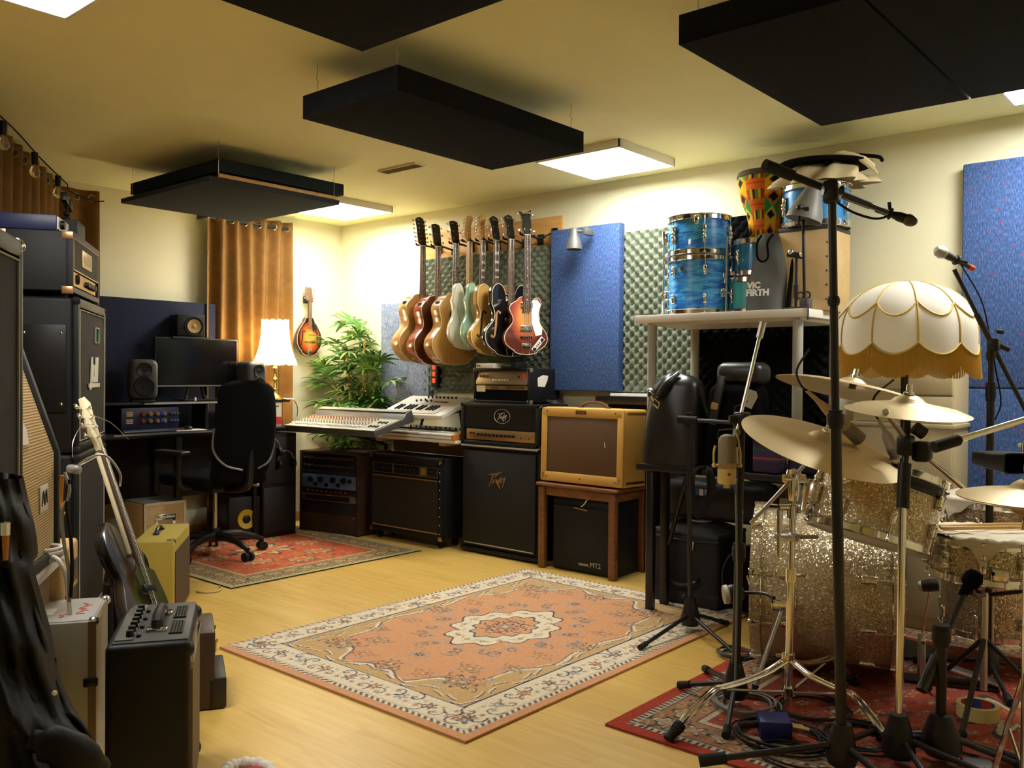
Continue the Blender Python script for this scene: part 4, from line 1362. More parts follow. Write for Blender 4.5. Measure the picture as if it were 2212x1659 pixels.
knobs(o, [(-.135, -D / 2 + .002, zc - .025), (-.02, -D / 2 + .002, zc - .028), (.105, -D / 2 + .002, zc - .022), (.225, -D / 2 + .002, zc + .016)], .018, .016, BLKP)
o, zc = unit('compressor_unit', .045, BLKM)
knobs(o, [(-.22 + i * .05, -D / 2 + .002, zc) for i in range(9)], .006, .008, REDL, 'button')
o, zc = unit('tape_unit', .062, M('dull_bronze', (.20, .15, .09), .4, .6))
b = MB(); b.box((-.01, -D / 2 + .0, zc), (.46, .006, .04)); b.build('window', BLKP, o)
for x in (-.262, .0):
    b = MB(); b.box((x, -D / 2 + .0, zc + .022), (.02, .006, .014)); b.build('marker', REDL, o)
o, zc = unit('blank_panel', .165, M('blank_black_panel', (.008, .008, .009), .5))
for sx in (-1, 1): knobs(o, [(sx * .265, -D / 2 + .002, zc - .03)], .006, .003, CHR, 'screw')

# ---- white keyboard table with two synthesizers
t = thing('keyboard_table', 'white-topped keyboard table above the large black combo amplifier', 'table', (-5.055, 4.80, 0))
W = 1.06
b = MB(); b.box((0, 0, .80), (W, .36, .025), .004); b.build('tabletop', WHTP, t)
BIRCH = wood('birch_legs', (.55, .38, .18), (.65, .47, .25), (10, 10, 3), .5)
for sx in (-1, 1):
    b = MB(); b.box((sx * .36, 0, .775), (.07, .30, .025)); b.build('cleat', BIRCH, t)
b = MB(); b.box((.0, .08, .72), (.86, .02, .10)); b.build('rear_rail', wood('chipboard', (.22, .15, .08), (.30, .21, .12)), t)
for sx in (-1, 1):
    for sy in (-1, 1):
        b = MB(); b.box((sx * .46, .13 + .028 * sy, .394), (.04, .03, .788), .004); b.build('leg', BIRCH, t)


def keys(parent, x0, x1, y0, y1, z, n, tilt=0.0):
    """white keys with black keys over them; y0 is the front"""
    w = (x1 - x0) / n
    for i in range(n):
        b = MB(); b.box((x0 + (i + .5) * w, (y0 + y1) / 2, z), (w * .93, y1 - y0, .012), .002, seg=1)
        b.build('white_key', M('ivory_key', (.80, .77, .68), .35), parent)
    for i in range(n - 1):
        if i % 7 in (0, 1, 3, 4, 5):
            b = MB(); b.box((x0 + (i + 1) * w, y1 - (y1 - y0) * .32, z + .010), (w * .55, (y1 - y0) * .62, .012), .002, seg=1)
            b.build('black_key', BLKP, parent)


t = thing('synthesizer', 'white synthesizer with wooden end cheek on the white table', 'keyboard', (-4.965, 4.74, .813))
W, D = .86, .27
b = MB(); b.box((0, 0, .022), (W - .04, D, .036), .006); b.box((0, -D / 2 + .025, .032), (W - .04, .05, .03), .008); b.build('body', WHT, t)
b = MB(); b.T = TR(0, .075, .05) @ RX(R(18)); b.box((0, 0, 0), (W - .04, .12, .02), .003); b.T = Matrix(); pn = b.build('control_panel', WHT, t)
for sx, m_ in ((-1, WHT), (1, wood('orange_cheek', (.50, .16, .03), (.60, .22, .05), (4, 20, 20), .35))):
    b = MB(); b.prism([(-D / 2, 0), (-D / 2, .035), (-.06, .05), (.02, .075), (.13, .085), (D / 2, .07), (D / 2, 0)], .022, .003, m=TR(sx * (W / 2 - .01) + .011, 0, .002) @ RZ(R(90)) @ RX(R(90)) @ Matrix.Identity(4) @ TR(0, 0, -.022 if sx > 0 else -.0)); b.build('end_cheek', m_, t)
keys(t, -W / 2 + .10, W / 2 - .045, -.085, .02, .052, 22)
knobs(pn, [(-.25 + i * .055, .075 + .01 * (i % 2), .062) for i in range(11)], .007, .016, BLKP, d=(0, -.3, .95))
t = thing('equipment_box', 'small blue box at the left end of the white keyboard table', 'box', (-5.50, 4.70, .813))
b = MB(); b.box((0, 0, .035), (.10, .09, .07), .003); b.build('case', M('blue_box_paint', (.03, .10, .35), .4), t)
b = MB(); b.box((0, 0, .0715), (.09, .08, .003)); b.build('lid', M('pale_blue_lid', (.2, .42, .6), .4), t)
t = thing('keyboard_riser', 'black metal riser that holds the smaller white synthesizer over the table', 'stand', (-5.00, 4.86, .813))
for sx in (-1, 1):
    b = MB(); b.tube([(sx * .25, -.02, .012), (sx * .25, .08, .012), (sx * .20, .09, .20), (sx * .20, -.10, .175)], .014, 8); b.build('side_frame', BLKM, t)
b = MB(); b.cyl((-.2, .09, .2), (.2, .09, .2), .010, n=10); b.build('crossbar', BLKM, t)
t = thing('synthesizer', 'smaller white synthesizer tilted on a black riser beside the bass amplifier head', 'keyboard', (-5.02, 4.80, 1.018), rot=(R(21), 0, R(-1)))
W, D = .72, .36
b = MB(); b.box((0, 0, .022), (W, D, .04), .012, seg=3); b.build('body', WHT, t)
b = MB(); b.box((0, .09, .0435), (W - .06, .17, .004)); pn = b.build('control_panel', M('pale_grey_panel', (.55, .54, .50), .45), t)
keys(t, -W / 2 + .09, W / 2 - .09, -.165, -.03, .044, 15)
knobs(pn, [(-.10 + i * .045, .14, .045) for i in range(8)] + [(-.16 + i * .04, .06 + .012 * (i % 3), .045) for i in range(5)], .008, .016, BLKP, d=(0, 0, 1))
for x in (.08, .16):
    b = MB(); b.box((x, .06, .047), (.07, .014, .004)); b.build('button_row', BLKP, pn)

# ---- mixing console on its stand
t = thing('mixing_console', 'long grey mixing console on a stand in front of the bamboo palm', 'mixer', (-5.47, 4.38, .885), rot=(R(14), 0, R(3)))
W, D = 1.04, .42
GRY = M('warm_grey_enamel', (.34, .33, .28), .5, .2)
GRYD = M('dark_grey_enamel', (.09, .095, .09), .5, .2)
b = MB()
b.prism([(-D / 2, .0), (-D / 2, .045), (D / 2 - .10, .05), (D / 2 - .06, .085), (D / 2, .09), (D / 2, .0)], W, .004, m=TR(-W / 2, 0, 0) @ RZ(R(90)) @ RX(R(90)))
b.build('chassis', GRYD, t)
b = MB(); b.box((0, -.06, .0495), (W - .03, D - .15, .004)); pn = b.build('channel_panel', GRY, t)
b = MB(); b.box((0, -D / 2 + .012, .050), (W - .004, .024, .008), .003); b.build('front_rail', M('pale_metal_rail', (.62, .61, .57), .3, .5), t)
b = MB(); b.box((.0, D / 2 - .035, .091), (W - .03, .06, .004)); b.build('rear_panel', GRY, t)
n = 24
for i in range(n):
    x = -W / 2 + .045 + i * .034
    b = MB(); b.box((x, -.15 + .006 * math.sin(i * 1.7), .058), (.012, .022, .014), .003); b.build('fader', WHT, pn)
b = MB()
for i in range(n):
    x = -W / 2 + .045 + i * .034
    for j in range(3): b.cyl((x, -.085 + j * .03, .05), (x, -.085 + j * .03, .066), .006, n=8)
o = b.build('knob_rows', M('pale_knob', (.45, .42, .33), .4), pn); o['kind'] = 'stuff'
b = MB()
for i in range(n):
    x = -W / 2 + .045 + i * .034
    for j in range(2): b.cyl((x, .015 + j * .03, .05), (x, .015 + j * .03, .066), .006, n=8)
o = b.build('knob_rows', M('orange_knob', (.5, .16, .04), .4), pn); o['kind'] = 'stuff'
for i in range(6):
    b = MB(); b.box((.39 + (i % 3) * .036, -.12 + (i // 3) * .10, .056), (.016, .03, .010), .002); b.build('button', BLKP, pn)
t = thing('mixer_stand', 'black stand with a slanting strut under the long grey mixing console', 'stand', (-5.72, 4.99, 0))
b = MB(); b.tube([(0, 0, .02), (0, 0, .69), (.02, -.12, .74), (.10, -.68, .868)], .018, 10); b.build('strut', BLKM, t)
b = MB(); b.cyl((-.15, -.69, .862), (.55, -.65, .862), .014, n=10); b.build('crossbar', BLKM, t)
b = MB(); b.box((0, 0, .012), (.34, .12, .022), .005); b.build('base', BLKM, t)
t = thing('power_strip', 'black power strip with red switches hung on the foam under the guitars', 'power strip', ony(939, 808, YB - .09))
b = MB(); b.box((0, .02, .02), (.075, .05, .26), .005); b.build('case', BLKP, t)
for i in range(4):
    b = MB(); b.box((0, -.008, .11 - i * .055), (.030, .012, .038), .003); b.build('switch', emit('red_neon_switch', (.8, .06, .02), .5), t)
# ================================================================== bamboo palm in the corner
LEAF = M('palm_leaf', (.075, .20, .030), .5, var=.45, vscale=9)
LEAF2 = M('palm_leaf_pale', (.20, .33, .07), .5, var=.3, vscale=9)
CANE = M('bamboo_cane', (.50, .33, .08), .5, var=.25, vscale=14)
t = thing('bamboo_palm', 'tall leafy bamboo palm in the corner behind the mixing console', 'plant', (-6.06, 4.985, 0))
b = MB(); b.lathe([(0, 0), (.08, 0), (.105, .26), (.112, .27), (.10, .27), (.095, .25), (0, .25)], 28); b.build('pot', BLKP, t)
b = MB(); b.ball((0, 0, .245), (.095, .095, .02)); b.build('soil', M('soil', (.03, .02, .012), .95), t)
rng = random.Random(11)
tips = []
for i, (x, y, h) in enumerate(((-.08, -.02, 1.80), (.07, -.04, 1.90), (.02, .03, 1.62), (.11, -.01, 1.45), (-.02, -.06, 1.05), (.08, .03, 1.10), (-.12, -.05, 1.40))):
    b = MB(); pts = [(x, y, .25), (x * 1.2, y * 1.2, .25 + h * .3), (x * 1.6 + .01, y * 1.6, .25 + h * .6), (x * 2.2, y * 2.0, .25 + (h - .25) * .82)]
    q = smooth(pts, 5)
    b.tube(q, [.014 - .006 * k / len(q) for k in range(len(q))], 8)
    for k in range(2, len(q), 3): b.torus(q[k], .013, .003, 10, 5)
    b.build('cane', CANE, t)
    tips.append((q, h))


def frond(bm, base, az, el, L, n, s):
    """a fan of slender drooping leaflets at the end of a thin stalk"""
    d = Vector((math.cos(az) * math.cos(el), math.sin(az) * math.cos(el), math.sin(el)))
    e = base + d * L * .55 + Vector((0, 0, -.02))
    bm.tube([base, base + d * L * .3 + Vector((0, 0, .015)), e], .0028, 5, mi=0)
    side = d.cross(Vector((0, 0, 1))).normalized()
    up = side.cross(d).normalized()
    for k in range(n):
        a = (k - (n - 1) / 2) / (n - 1) * 2.5
        f = (d * math.cos(a) + side * math.sin(a) + up * rng.uniform(-.15, .25)).normalized()
        ln = s * rng.uniform(.75, 1.15) * (1 - .25 * abs(a) / 1.3)
        w = ln * .062
        nn = f.cross(up).normalized()
        vs, m = [], 6
        for j in range(m + 1):
            u = j / m
            p = e + f * ln * u + Vector((0, 0, -1)) * ln * .42 * u * u
            ww = w * math.sin(PI * min(1, u * .93 + .07)) ** .8
            vs += [p - nn * ww, p + up * ww * .25, p + nn * ww]
        fs = []
        for j in range(m):
            o = j * 3
            fs += [[o, o + 1, o + 4, o + 3], [o + 1, o + 2, o + 5, o + 4]]
        bm.add(vs, fs, 1 if rng.random() < .3 else 0)


for q, h in tips:
    for k in range(20):
        u = .30 + .70 * k / 19
        p = q[int(u * (len(q) - 1))]
        b = MB()
        frond(b, Vector(p), rng.uniform(0, 2 * PI), rng.uniform(-.15, 1.0), rng.uniform(.20, .50), rng.choice((7, 8, 9)), rng.uniform(.20, .31))
        xs = max(v[0] for v in b.v); ys = max(v[1] for v in b.v); xn = min(v[0] for v in b.v)
        b.v = [(max(-.42, v[0]), min(.10, v[1]), v[2]) for v in b.v]
        b.build('frond', [LEAF, LEAF2], t, ang=0, fix=False)
    b = MB()
    frond(b, Vector(q[-1]), rng.uniform(0, 6), 1.1, .2, 9, .24); b.v = [(max(-.42, v[0]), min(.10, v[1]), v[2]) for v in b.v]
    b.build('frond', [LEAF, LEAF2], t, ang=0, fix=False)

# ================================================================== white platform with spare drums
PZ, PY0, PY1, PX0, PX1 = 1.655, 4.40, 5.03, -2.84, -1.796
t = thing('platform_table', 'high white-topped table on grey legs carrying the blue drums', 'table', ((PX0 + PX1) / 2, (PY0 + PY1) / 2, 0))
b = MB(); b.box((0, 0, PZ - .022), (PX1 - PX0, PY1 - PY0, .044), .004)
b.box((.0, .0, PZ - .05), (PX1 - PX0 - .12, PY1 - PY0 - .10, .018)); b.build('tabletop', WHTP, t)
LEGG = M('grey_table_leg', (.42, .42, .37), .5)
for x in (-2.755, -1.87):
    for y in (PY0 + .06, PY1 - .06):
        b = MB(); b.cyl((x - (PX0 + PX1) / 2, y - (PY0 + PY1) / 2, 0), (x - (PX0 + PX1) / 2, y - (PY0 + PY1) / 2, PZ - .055), .027, n=20); b.build('leg', LEGG, t)


# ---- drums
def pearl(name, c_dark, c_mid, c_light, scale=(7, 7, 30)):
    t = NT(name)
    f = t.noise(t.co('Object', scale), 1.6, 4, 0.55, 0.8)
    t.l(t.ramp(f, [(0.30, c_dark), (0.44, c_mid), (0.62, c_light)]), t.b.inputs['Base Color'])
    t.b.inputs['Roughness'].default_value = 0.28
    t.b.inputs['Coat Weight'].default_value = 0.5
    return t.m


def sparkle(name, base, flake, scale=330):
    t = NT(name)
    v = t.co('Object')
    vo = t.n('TexVoronoi', feature='F1', i_Scale=scale)
    t.l(v, vo.inputs['Vector'])
    sp = t.n('SeparateColor'); t.l(vo.outputs['Color'], sp.inputs[0])
    c = t.ramp(sp.outputs[0], [(0.0, tuple(x * .55 for x in base)), (0.55, base), (0.86, base), (0.93, flake)])
    t.l(c, t.b.inputs['Base Color'])
    m = t.ramp(sp.outputs[0], [(0.0, (.3, .3, .3)), (.85, (.55, .55, .55)), (.93, (1, 1, 1))])
    t.l(m, t.b.inputs['Metallic'])
    t.b.inputs['Roughness'].default_value = 0.32
    # every flake lies at its own slight angle
    sub = t.n('VectorMath', operation='SUBTRACT'); t.l(vo.outputs['Color'], sub.inputs[0]); sub.inputs[1].default_value = (.5, .5, .5)
    sc = t.n('VectorMath', operation='SCALE'); t.l(sub.outputs[0], sc.inputs[0]); sc.inputs['Scale'].default_value = .9
    ge = t.n('NewGeometry')
    ad = t.n('VectorMath', operation='ADD'); t.l(ge.outputs['Normal'], ad.inputs[0]); t.l(sc.outputs[0], ad.inputs[1])
    no = t.n('VectorMath', operation='NORMALIZE'); t.l(ad.outputs[0], no.inputs[0])
    t.l(no.outputs[0], t.b.inputs['Normal'])
    t.b.inputs['Coat Weight'].default_value = .8
    t.b.inputs['Coat Roughness'].default_value = .06
    return t.m


BPEARL = pearl('blue_oyster_wrap', (.012, .07, .48), (.025, .24, .80), (.10, .52, .90))
AQUA = M('aqua_wrap', (.07, .52, .60), .3, coat=.5)
BLUES = M('blue_sparkle_wrap', (.03, .25, .58), .3, .1, coat=.5, var=.3, vscale=200)
CHAMP = sparkle('champagne_sparkle', (.58, .47, .29), (1.0, .93, .75), 240)
HEADW = M('drum_head', (.72, .70, .64), .5)
HEADC = M('coated_head', (.80, .77, .68), .6)


def drum(t, R_, H, wrap, lugs=6, both=True, top='drum_head', lugstyle='short', headmat=None, hoop=None, a0=0.3, bottom=True):
    """a shell standing on its hoop, axis up, base at z=0"""
    hm = hoop or CHR
    b = MB(); b.lathe([(R_ - .008, .02), (R_, .02), (R_, H - .02), (R_ - .008, H - .02)], 56); b.build('shell', wrap, t)
    for z in ([0.0, H - .035] if bottom else [H - .035]):
        b = MB(); b.lathe([(R_ + .004, z), (R_ + .013, z + .002), (R_ + .009, z + .006), (R_ + .008, z + .029), (R_ + .013, z + .033), (R_ + .004, z + .035), (R_ + .004, z)], 56); b.build('hoop', hm, t)
    b = MB(); b.lathe([(0, H - .010), (R_ + .003, H - .010), (R_ + .004, H - .02)], 48); b.build('top_head', headmat or HEADW, t)
    if bottom:
        b = MB(); b.lathe([(0, .012), (R_ + .003, .012), (R_ + .004, .02)], 48); b.build('bottom_head', HEADW, t)
    for i in range(lugs):
        a = a0 + 2 * PI * i / lugs
        c, s_ = math.cos(a), math.sin(a)
        for q in ((0, 1) if H > .16 else (0,)):
            L = .055
            zc = H - .035 - .055 if q == 0 else .035 + .055
            if H <= .16: zc = H / 2
            b = MB(); b.T = TR(c * (R_ + .010), s_ * (R_ + .010), zc) @ RZ(a)
            b.box((0, 0, 0), (.022, .024, L if H > .16 else H * .5), .008, seg=3); b.ball((.006, 0, -.018 if q == 0 else .018), (.012, .012, .012), 10, 6)
            lug = b; b.T = Matrix(); lo = b.build('lug', CHR, t)
            zt = H - .004 if q == 0 else .004
            b = MB(); b.cyl((c * (R_ + .013), s_ * (R_ + .013), zc), (c * (R_ + .013), s_ * (R_ + .013), zt), .0028, n=6)
            b.box((c * (R_ + .013), s_ * (R_ + .013), zt - (.006 if q == 0 else -.006)), (.012, .012, .012), .002); b.build('tension_rod', CHR, lo)
    return t


def leg_bracket(t, R_, z, a, L=.40, zl=None):
    c, s_ = math.cos(a), math.sin(a)
    b = MB(); b.T = TR(c * (R_ + .012), s_ * (R_ + .012), z) @ RZ(a); b.box((0, 0, 0), (.028, .05, .055), .010, seg=3); b.cyl((.02, -.04, 0), (.02, .04, 0), .008, n=10); b.T = Matrix(); br = b.build('leg_bracket', CHR, t)
    b = MB(); b.cyl((c * (R_ + .032), s_ * (R_ + .032), zl if zl is not None else z - L * .35), (c * (R_ + .032), s_ * (R_ + .032), (zl if zl is not None else z - L * .35) + L), .006, n=10); b.build('leg_rod', STEEL, br)


fx, fy = -2.555, 4.66
rf = .181
t = thing('floor_tom', 'large blue oyster floor tom standing on the white table', 'drum', (fx, fy, PZ), group='spare drums on the white table')
drum(t, rf, .345, BPEARL, 6, a0=-1.97)
for a in (-2.75, -.30, 1.2): leg_bracket(t, rf, .125, a, .44, .004)
b = MB(); b.cyl((-.012, -rf + .002, .265), (-.012, -rf - .006, .265), .016, .014, 18); b.build('badge', CHR, t)
b = MB(); b.tube([(-.19, -.10, .10), (-.16, -.16, .05), (-.14, -.19, .01)], .009, 8); b.build('spur', CHR, t)
t = thing('rack_tom', 'smaller blue oyster tom stacked on the large blue floor tom', 'drum', (fx - .005, fy, PZ + .346), group='spare drums on the white table')
drum(t, rf - .006, .235, BPEARL, 6, a0=-1.97)
b = MB(); b.T = TR(-.165, -.085, .12) @ RZ(R(205)); b.box((0, 0, 0), (.03, .05, .07), .012, seg=3); b.cyl((.02, 0, -.04), (.02, 0, .04), .013, n=12); b.T = Matrix(); b.build('mounting_bracket', CHR, t)
b = MB(); b.box((.075, -.172, .195), (.03, .02, .055), .01, seg=3); b.build('muffler_bracket', CHR, t)
tx, ty = -2.27, 4.78
t = thing('tom', 'turquoise tom standing on the white table behind the grey stick bag', 'drum', (tx, ty, PZ), group='spare drums on the white table')
drum(t, .150, .215, AQUA, 6, a0=-2.0)
t = thing('tom', 'sky blue tom stacked on the turquoise tom beside the stick bag', 'drum', (tx + .03, ty, PZ + .217), group='spare drums on the white table')
drum(t, .142, .215, BLUES, 6, a0=-2.0)

# ---- djembe wrapped in kente cloth, standing on the stacked toms
def kente(u, z):
    """colour of the printed cloth; u around 0..1, z height 0..1"""
    yel, org, grn, blk, red = (.75, .42, .015), (.68, .16, .015), (.03, .30, .05), (.01, .01, .012), (.55, .045, .015)
    su = (u * 8) % 2
    if su < 1:      # diamond strip
        x = abs(su - .5) * 2; y = abs((z * 4.2) % 1 - .5) * 2
        s = x + y
        if s < .62: return blk
        if s < 1.0: return org if (z * 4.2) % 2 < 1 else yel
        return grn if ((z * 4.2) + .5) % 2 < 1.0 else yel
    k = int(z * 7) % 2
    if k: return org if (z * 40) % 4 > .5 else red
    q = int(((u * 8) % 1) * 9) % 4
    return (red, grn, yel, blk)[q]


dx, dy = -2.235, 4.83
t = thing('djembe', 'djembe covered in orange, yellow and green patterned cloth, highest among the drums', 'drum', (dx, dy, PZ + .433))
prof = [(.085, 0.0), (.082, .05), (.088, .10), (.100, .16), (.125, .22), (.143, .28), (.150, .34), (.148, .385), (.140, .395)]
N, K = 120, 60
pz = [(i / K) * .395 for i in range(K + 1)]
pr_ = np.interp(pz, [p[1] for p in prof], [p[0] for p in prof])
vs, dye = [], []
for z, r in zip(pz, pr_):
    for i in range(N):
        a = 2 * PI * i / N
        vs.append((r * math.cos(a), r * math.sin(a), z)); dye.append((*kente((i / N + .18) % 1, z / .395), 1))
fs = [[k * N + i, k * N + (i + 1) % N, (k + 1) * N + (i + 1) % N, (k + 1) * N + i] for k in range(K) for i in range(N)]
b = MB(); b.add(vs, fs); b.build('cloth_cover', vcol('printed_cloth', .9, .2, 300), t, dye=dye)
b = MB(); b.lathe([(.152, .365), (.158, .372), (.152, .392), (.146, .398), (0, .40)], 40); b.build('drum_head', M('dark_hide', (.05, .035, .02), .7), t)

# ---- cajon, blue tom, cream cloth, black bag
cx0, cx1, cz1 = -2.03, -1.545, PZ + .455
t = thing('cajon', 'pale birch box drum with a dark top at the white table right end', 'drum', (-1.905, 4.755, PZ))
W, D, H = .285, .30, .455
b = MB(); b.box((0, 0, H / 2 - .01), (W, D, H - .02), .004); b.build('body', wood('birch_ply', (.56, .38, .17), (.66, .47, .24), (3, 3, 5), .5), t)
b = MB(); b.box((0, 0, H - .012), (W + .002, D + .002, .026), .004); b.build('top', M('dark_grey_laminate', (.05, .05, .05), .5), t)
for i in range(5):
    for sx in (-1, 1):
        b = MB(); b.cyl((sx * .128, -D / 2, .06 + i * .075), (sx * .128, -D / 2 - .003, .06 + i * .075), .005, n=10); b.build('screw', BLKP, t)
b = MB(); b.T = TR(.0, -D / 2 - .002, .085)
b.torus((-.014, 0, 0), .017, .0042, 24, 6, (0, 1, 0)); b.torus((.024, 0, 0), .017, .0042, 24, 6, (0, 1, 0)); b.cyl((.007, 0, .0), (.007, 0, -.04), .004, n=8); b.cyl((-.031, 0, 0), (-.031, 0, -.03), .004, n=8)
b.T = Matrix(); b.build('emblem', BLKP, t)
t = thing('tom', 'deep blue tom standing on the birch box drum under the cream cloth', 'drum', (-1.90, 4.76, PZ + .456), group='spare drums on the white table')
drum(t, .175, .235, BLUES, 6, a0=-2.3)
b = MB(); b.cyl((-.03, -.176, .12), (-.03, -.182, .12), .014, n=16); b.build('badge', CHR, t)


def cloth_heap(parent, name, cx, cy, cz, rx, ry, h, mat, seed, n=60, k=14, fold=.35):
    """a crumpled soft heap"""
    g = random.Random(seed)
    ph = [(g.uniform(0, 6.28), g.uniform(3, 11), g.uniform(.3, 1)) for _ in range(7)]
    def fn(u, v):
        a = 2 * PI * u
        w = math.sin(v * PI * .5)
        e = 1 + fold * .32 * sum(s * math.sin(f * a + p + v * 5) for p, f, s in ph) / 3 * (0.3 + v)
        zz = h * (1 - v ** 2.2) + h * fold * .35 * sum(s * math.sin(f * .9 * a - p * 2 + v * 9) for p, f, s in ph) / 3 * math.sin(PI * min(1, v * 1.1))
        return Vector((cx + rx * w * e * math.cos(a), cy + ry * w * e * math.sin(a), cz + max(0, zz)))
    b = MB(); b.grid(lambda u, v: fn(u, v), n, k, closed_u=True)
    return b.build(name, mat, parent, ang=0)


CREAMC = M('cream_canvas', (.66, .55, .33), .85, bump=.3, bscale=120)
t = thing('canvas_bag', 'crumpled cream canvas bag lying on the deep blue tom', 'bag', (-1.86, 4.77, PZ + .692))
cloth_heap(t, 'body', 0, 0, 0, .235, .19, .11, CREAMC, 4, fold=.7)
b = MB(); b.tube([(.05, -.10, .11), (.13, -.12, .13), (.20, -.08, .12), (.25, -.02, .08), (.27, .03, .04)], [.006, .02, .014, .02, .008], 8, spline=4); b.build('strap', CREAMC, t)
t = thing('cymbal_bag', 'flat black bag lying on top of the cream canvas bag near the ceiling', 'bag', (-1.86, 4.78, PZ + .80), rot=(0, R(2), 0))
b = MB(); b.lathe([(0, .028), (.10, .030), (.20, .022), (.245, .012), (.25, .004), (.24, 0), (0, 0)], 40); b.build('body', BLKC, t)
b = MB(); b.tube([(.05, .02, .03), (.13, .0, .05), (.23, -.02, .03), (.29, -.01, .018), (.29, .04, .01)], .010, 8, spline=4); b.build('strap', BLKC, t)

# ---- stick bag leaning against the birch box
t = thing('stick_bag', 'grey nylon drumstick bag with white lettering leaning on the birch box drum', 'bag', (-2.105, 4.545, PZ), rz=R(8))
SBG = M('grey_nylon', (.085, .09, .085), .7, bump=.3, bscale=300)
def bagf(u, v):
    w = .105 - .012 * v + .006 * math.sin(6 * v)
    x = (u - .5) * 2
    dpt = .035 * (1 - abs(x) ** 3) * (1 - .2 * v)
    lean = .02 + .055 * v
    return Vector((w * x + .03 * v, lean - dpt - .006 * math.sin(9 * v + 3 * x), .435 * v))
b = MB(); b.grid(bagf, 24, 24); b.grid(lambda u, v: bagf(u, v) + Vector((0, .035 * (1 - abs(u - .5) * 2) ** .3 + .02 * (1 - (2 * u - 1) ** 2), 0)), 24, 24); b.build('body', SBG, t, ang=0)
b = MB(); b.box((.114 + .028, .055, .215), (.020, .05, .41), .008, rot=(-R(8), R(4), 0)); b.build('side_trim', BLKC, t)
b = MB(); b.tube([(-.02, .03, .425), (-.035, .0, .38), (-.03, -.01, .30), (0, -.012, .275), (.025, .0, .30), (.015, .02, .38), (.04, .04, .43)], .006, 8, spline=4); b.build('strap', BLKC, t)
b = MB(); b.T = TR(-.045, -.022, .145) @ RX(-R(8)); b.text('VIC', .046, .002, FRONT, offset=.0025); b.T = TR(-.025, -.020, .105) @ RX(-R(8)); b.text('FIRTH', .048, .002, FRONT, offset=.0025); b.T = Matrix(); lg = b.build('lettering', M('white_print', (.82, .82, .8), .6), t)
b = MB(); b.T = TR(-.055, -.022, .172) @ RX(-R(8)); b.prism([(0, .008), (-.006, 0), (.006, 0)], .002, m=FMAT); b.cyl((0, .0, .0), (0, -.002, .0), .007, n=10); b.T = Matrix(); b.build('red_mark', REDL, lg)

# ---- two desk stands on the front edge and an old spot lamp
p = onz(1723, 668, PZ)
t = thing('desk_stand', 'short black desk stand with a clip before the birch box drum', 'stand', (-1.888, 4.47, PZ))
b = MB(); b.box((0, 0, .006), (.07, .07, .012), .003); b.build('base', BLKM, t)
b = MB(); b.cyl((0, 0, .01), (0, 0, .27), .008, n=10); b.cyl((0, 0, .06), (0, 0, .13), .012, n=12); b.build('pole', BLKM, t)
b = MB(); b.T = TR(0, 0, .285) @ RY(R(12)); b.cyl((-.045, 0, 0), (.045, 0, 0), .016, n=14); b.T = Matrix(); b.build('clip', BLKP, t)
b = MB(); b.T = TR(0, 0, .285) @ RY(R(12)); b.ball((-.03, -.006, .012), .016); b.ball((.035, -.006, .008), .016); b.T = Matrix(); b.build('clip_pads', CHR, t)
t = thing('clamp_lamp', 'grey shell-shaped clamp lamp on a thin black pole clamped to the white table', 'lamp', (-1.822, 4.425, PZ))
b = MB(); b.box((0, .02, .022), (.045, .07, .06), .004); b.cyl((.03, -.024, .02), (.03, -.024, -.055), .004, n=8); b.cyl((.03, -.024, -.045), (.03, -.024, -.06), .008, n=10); b.build('clamp', M('dark_grey_cast', (.07, .07, .07), .5), t)
b = MB(); b.cyl((0, 0, .04), (-.012, 0, .46), .008, n=10); b.build('pole', BLKM, t)
b = MB()
b.lathe([(.020, .16), (.030, .15), (.045, .10), (.072, .03), (.088, -.02), (.092, -.05), (.086, -.05), (.080, -.02), (.06, .03), (.0, .08)], 30, c=(.01, -.01, .50), axis=(.25, .15, 1)); b.build('lamp_shade', M('grey_shell', (.17, .17, .16), .45), t)
b = MB(); b.cyl((.005, -.09, .50), (.005, -.09, .43), .006, n=8); b.ball((.005, -.09, .505), .016); b.ball((.005, -.09, .425), .014); b.box((.03, -.09, .495), (.05, .012, .02), .003); b.build('bracket', BLKM, t)
# ================================================================== black bench with bags, cases on the floor
LEA = M('black_leather', (.010, .010, .012), .38, spec=.6, bump=.35, bscale=60)
GREYN = M('dark_grey_nylon', (.035, .036, .036), .75, bump=.3, bscale=250)
BX0, BX1, BY0, BY1, BZ = ony(1374, 980, 4.14).x, -1.60, 4.14, 4.42, .815
t = thing('bench', 'long black bench carrying the leather bags in front of the white platform', 'table', ((BX0 + BX1) / 2, (BY0 + BY1) / 2, 0))
W = BX1 - BX0
b = MB(); b.box((0, 0, BZ - .018), (W, BY1 - BY0, .036), .004); b.build('tabletop', BLKP, t)
for sx in (-1, 1):
    for y in (-.10, .05):
        b = MB(); b.box((sx * (W / 2 - .075), y, (BZ - .036) / 2), (.045, .035, BZ - .036), .004); b.build('leg', BLKM, t)
b = MB(); b.cyl((-W / 2 + .22, .05, BZ - .04), (-W / 2 + .10, .05, .35), .014, n=8); b.build('brace', BLKM, t)


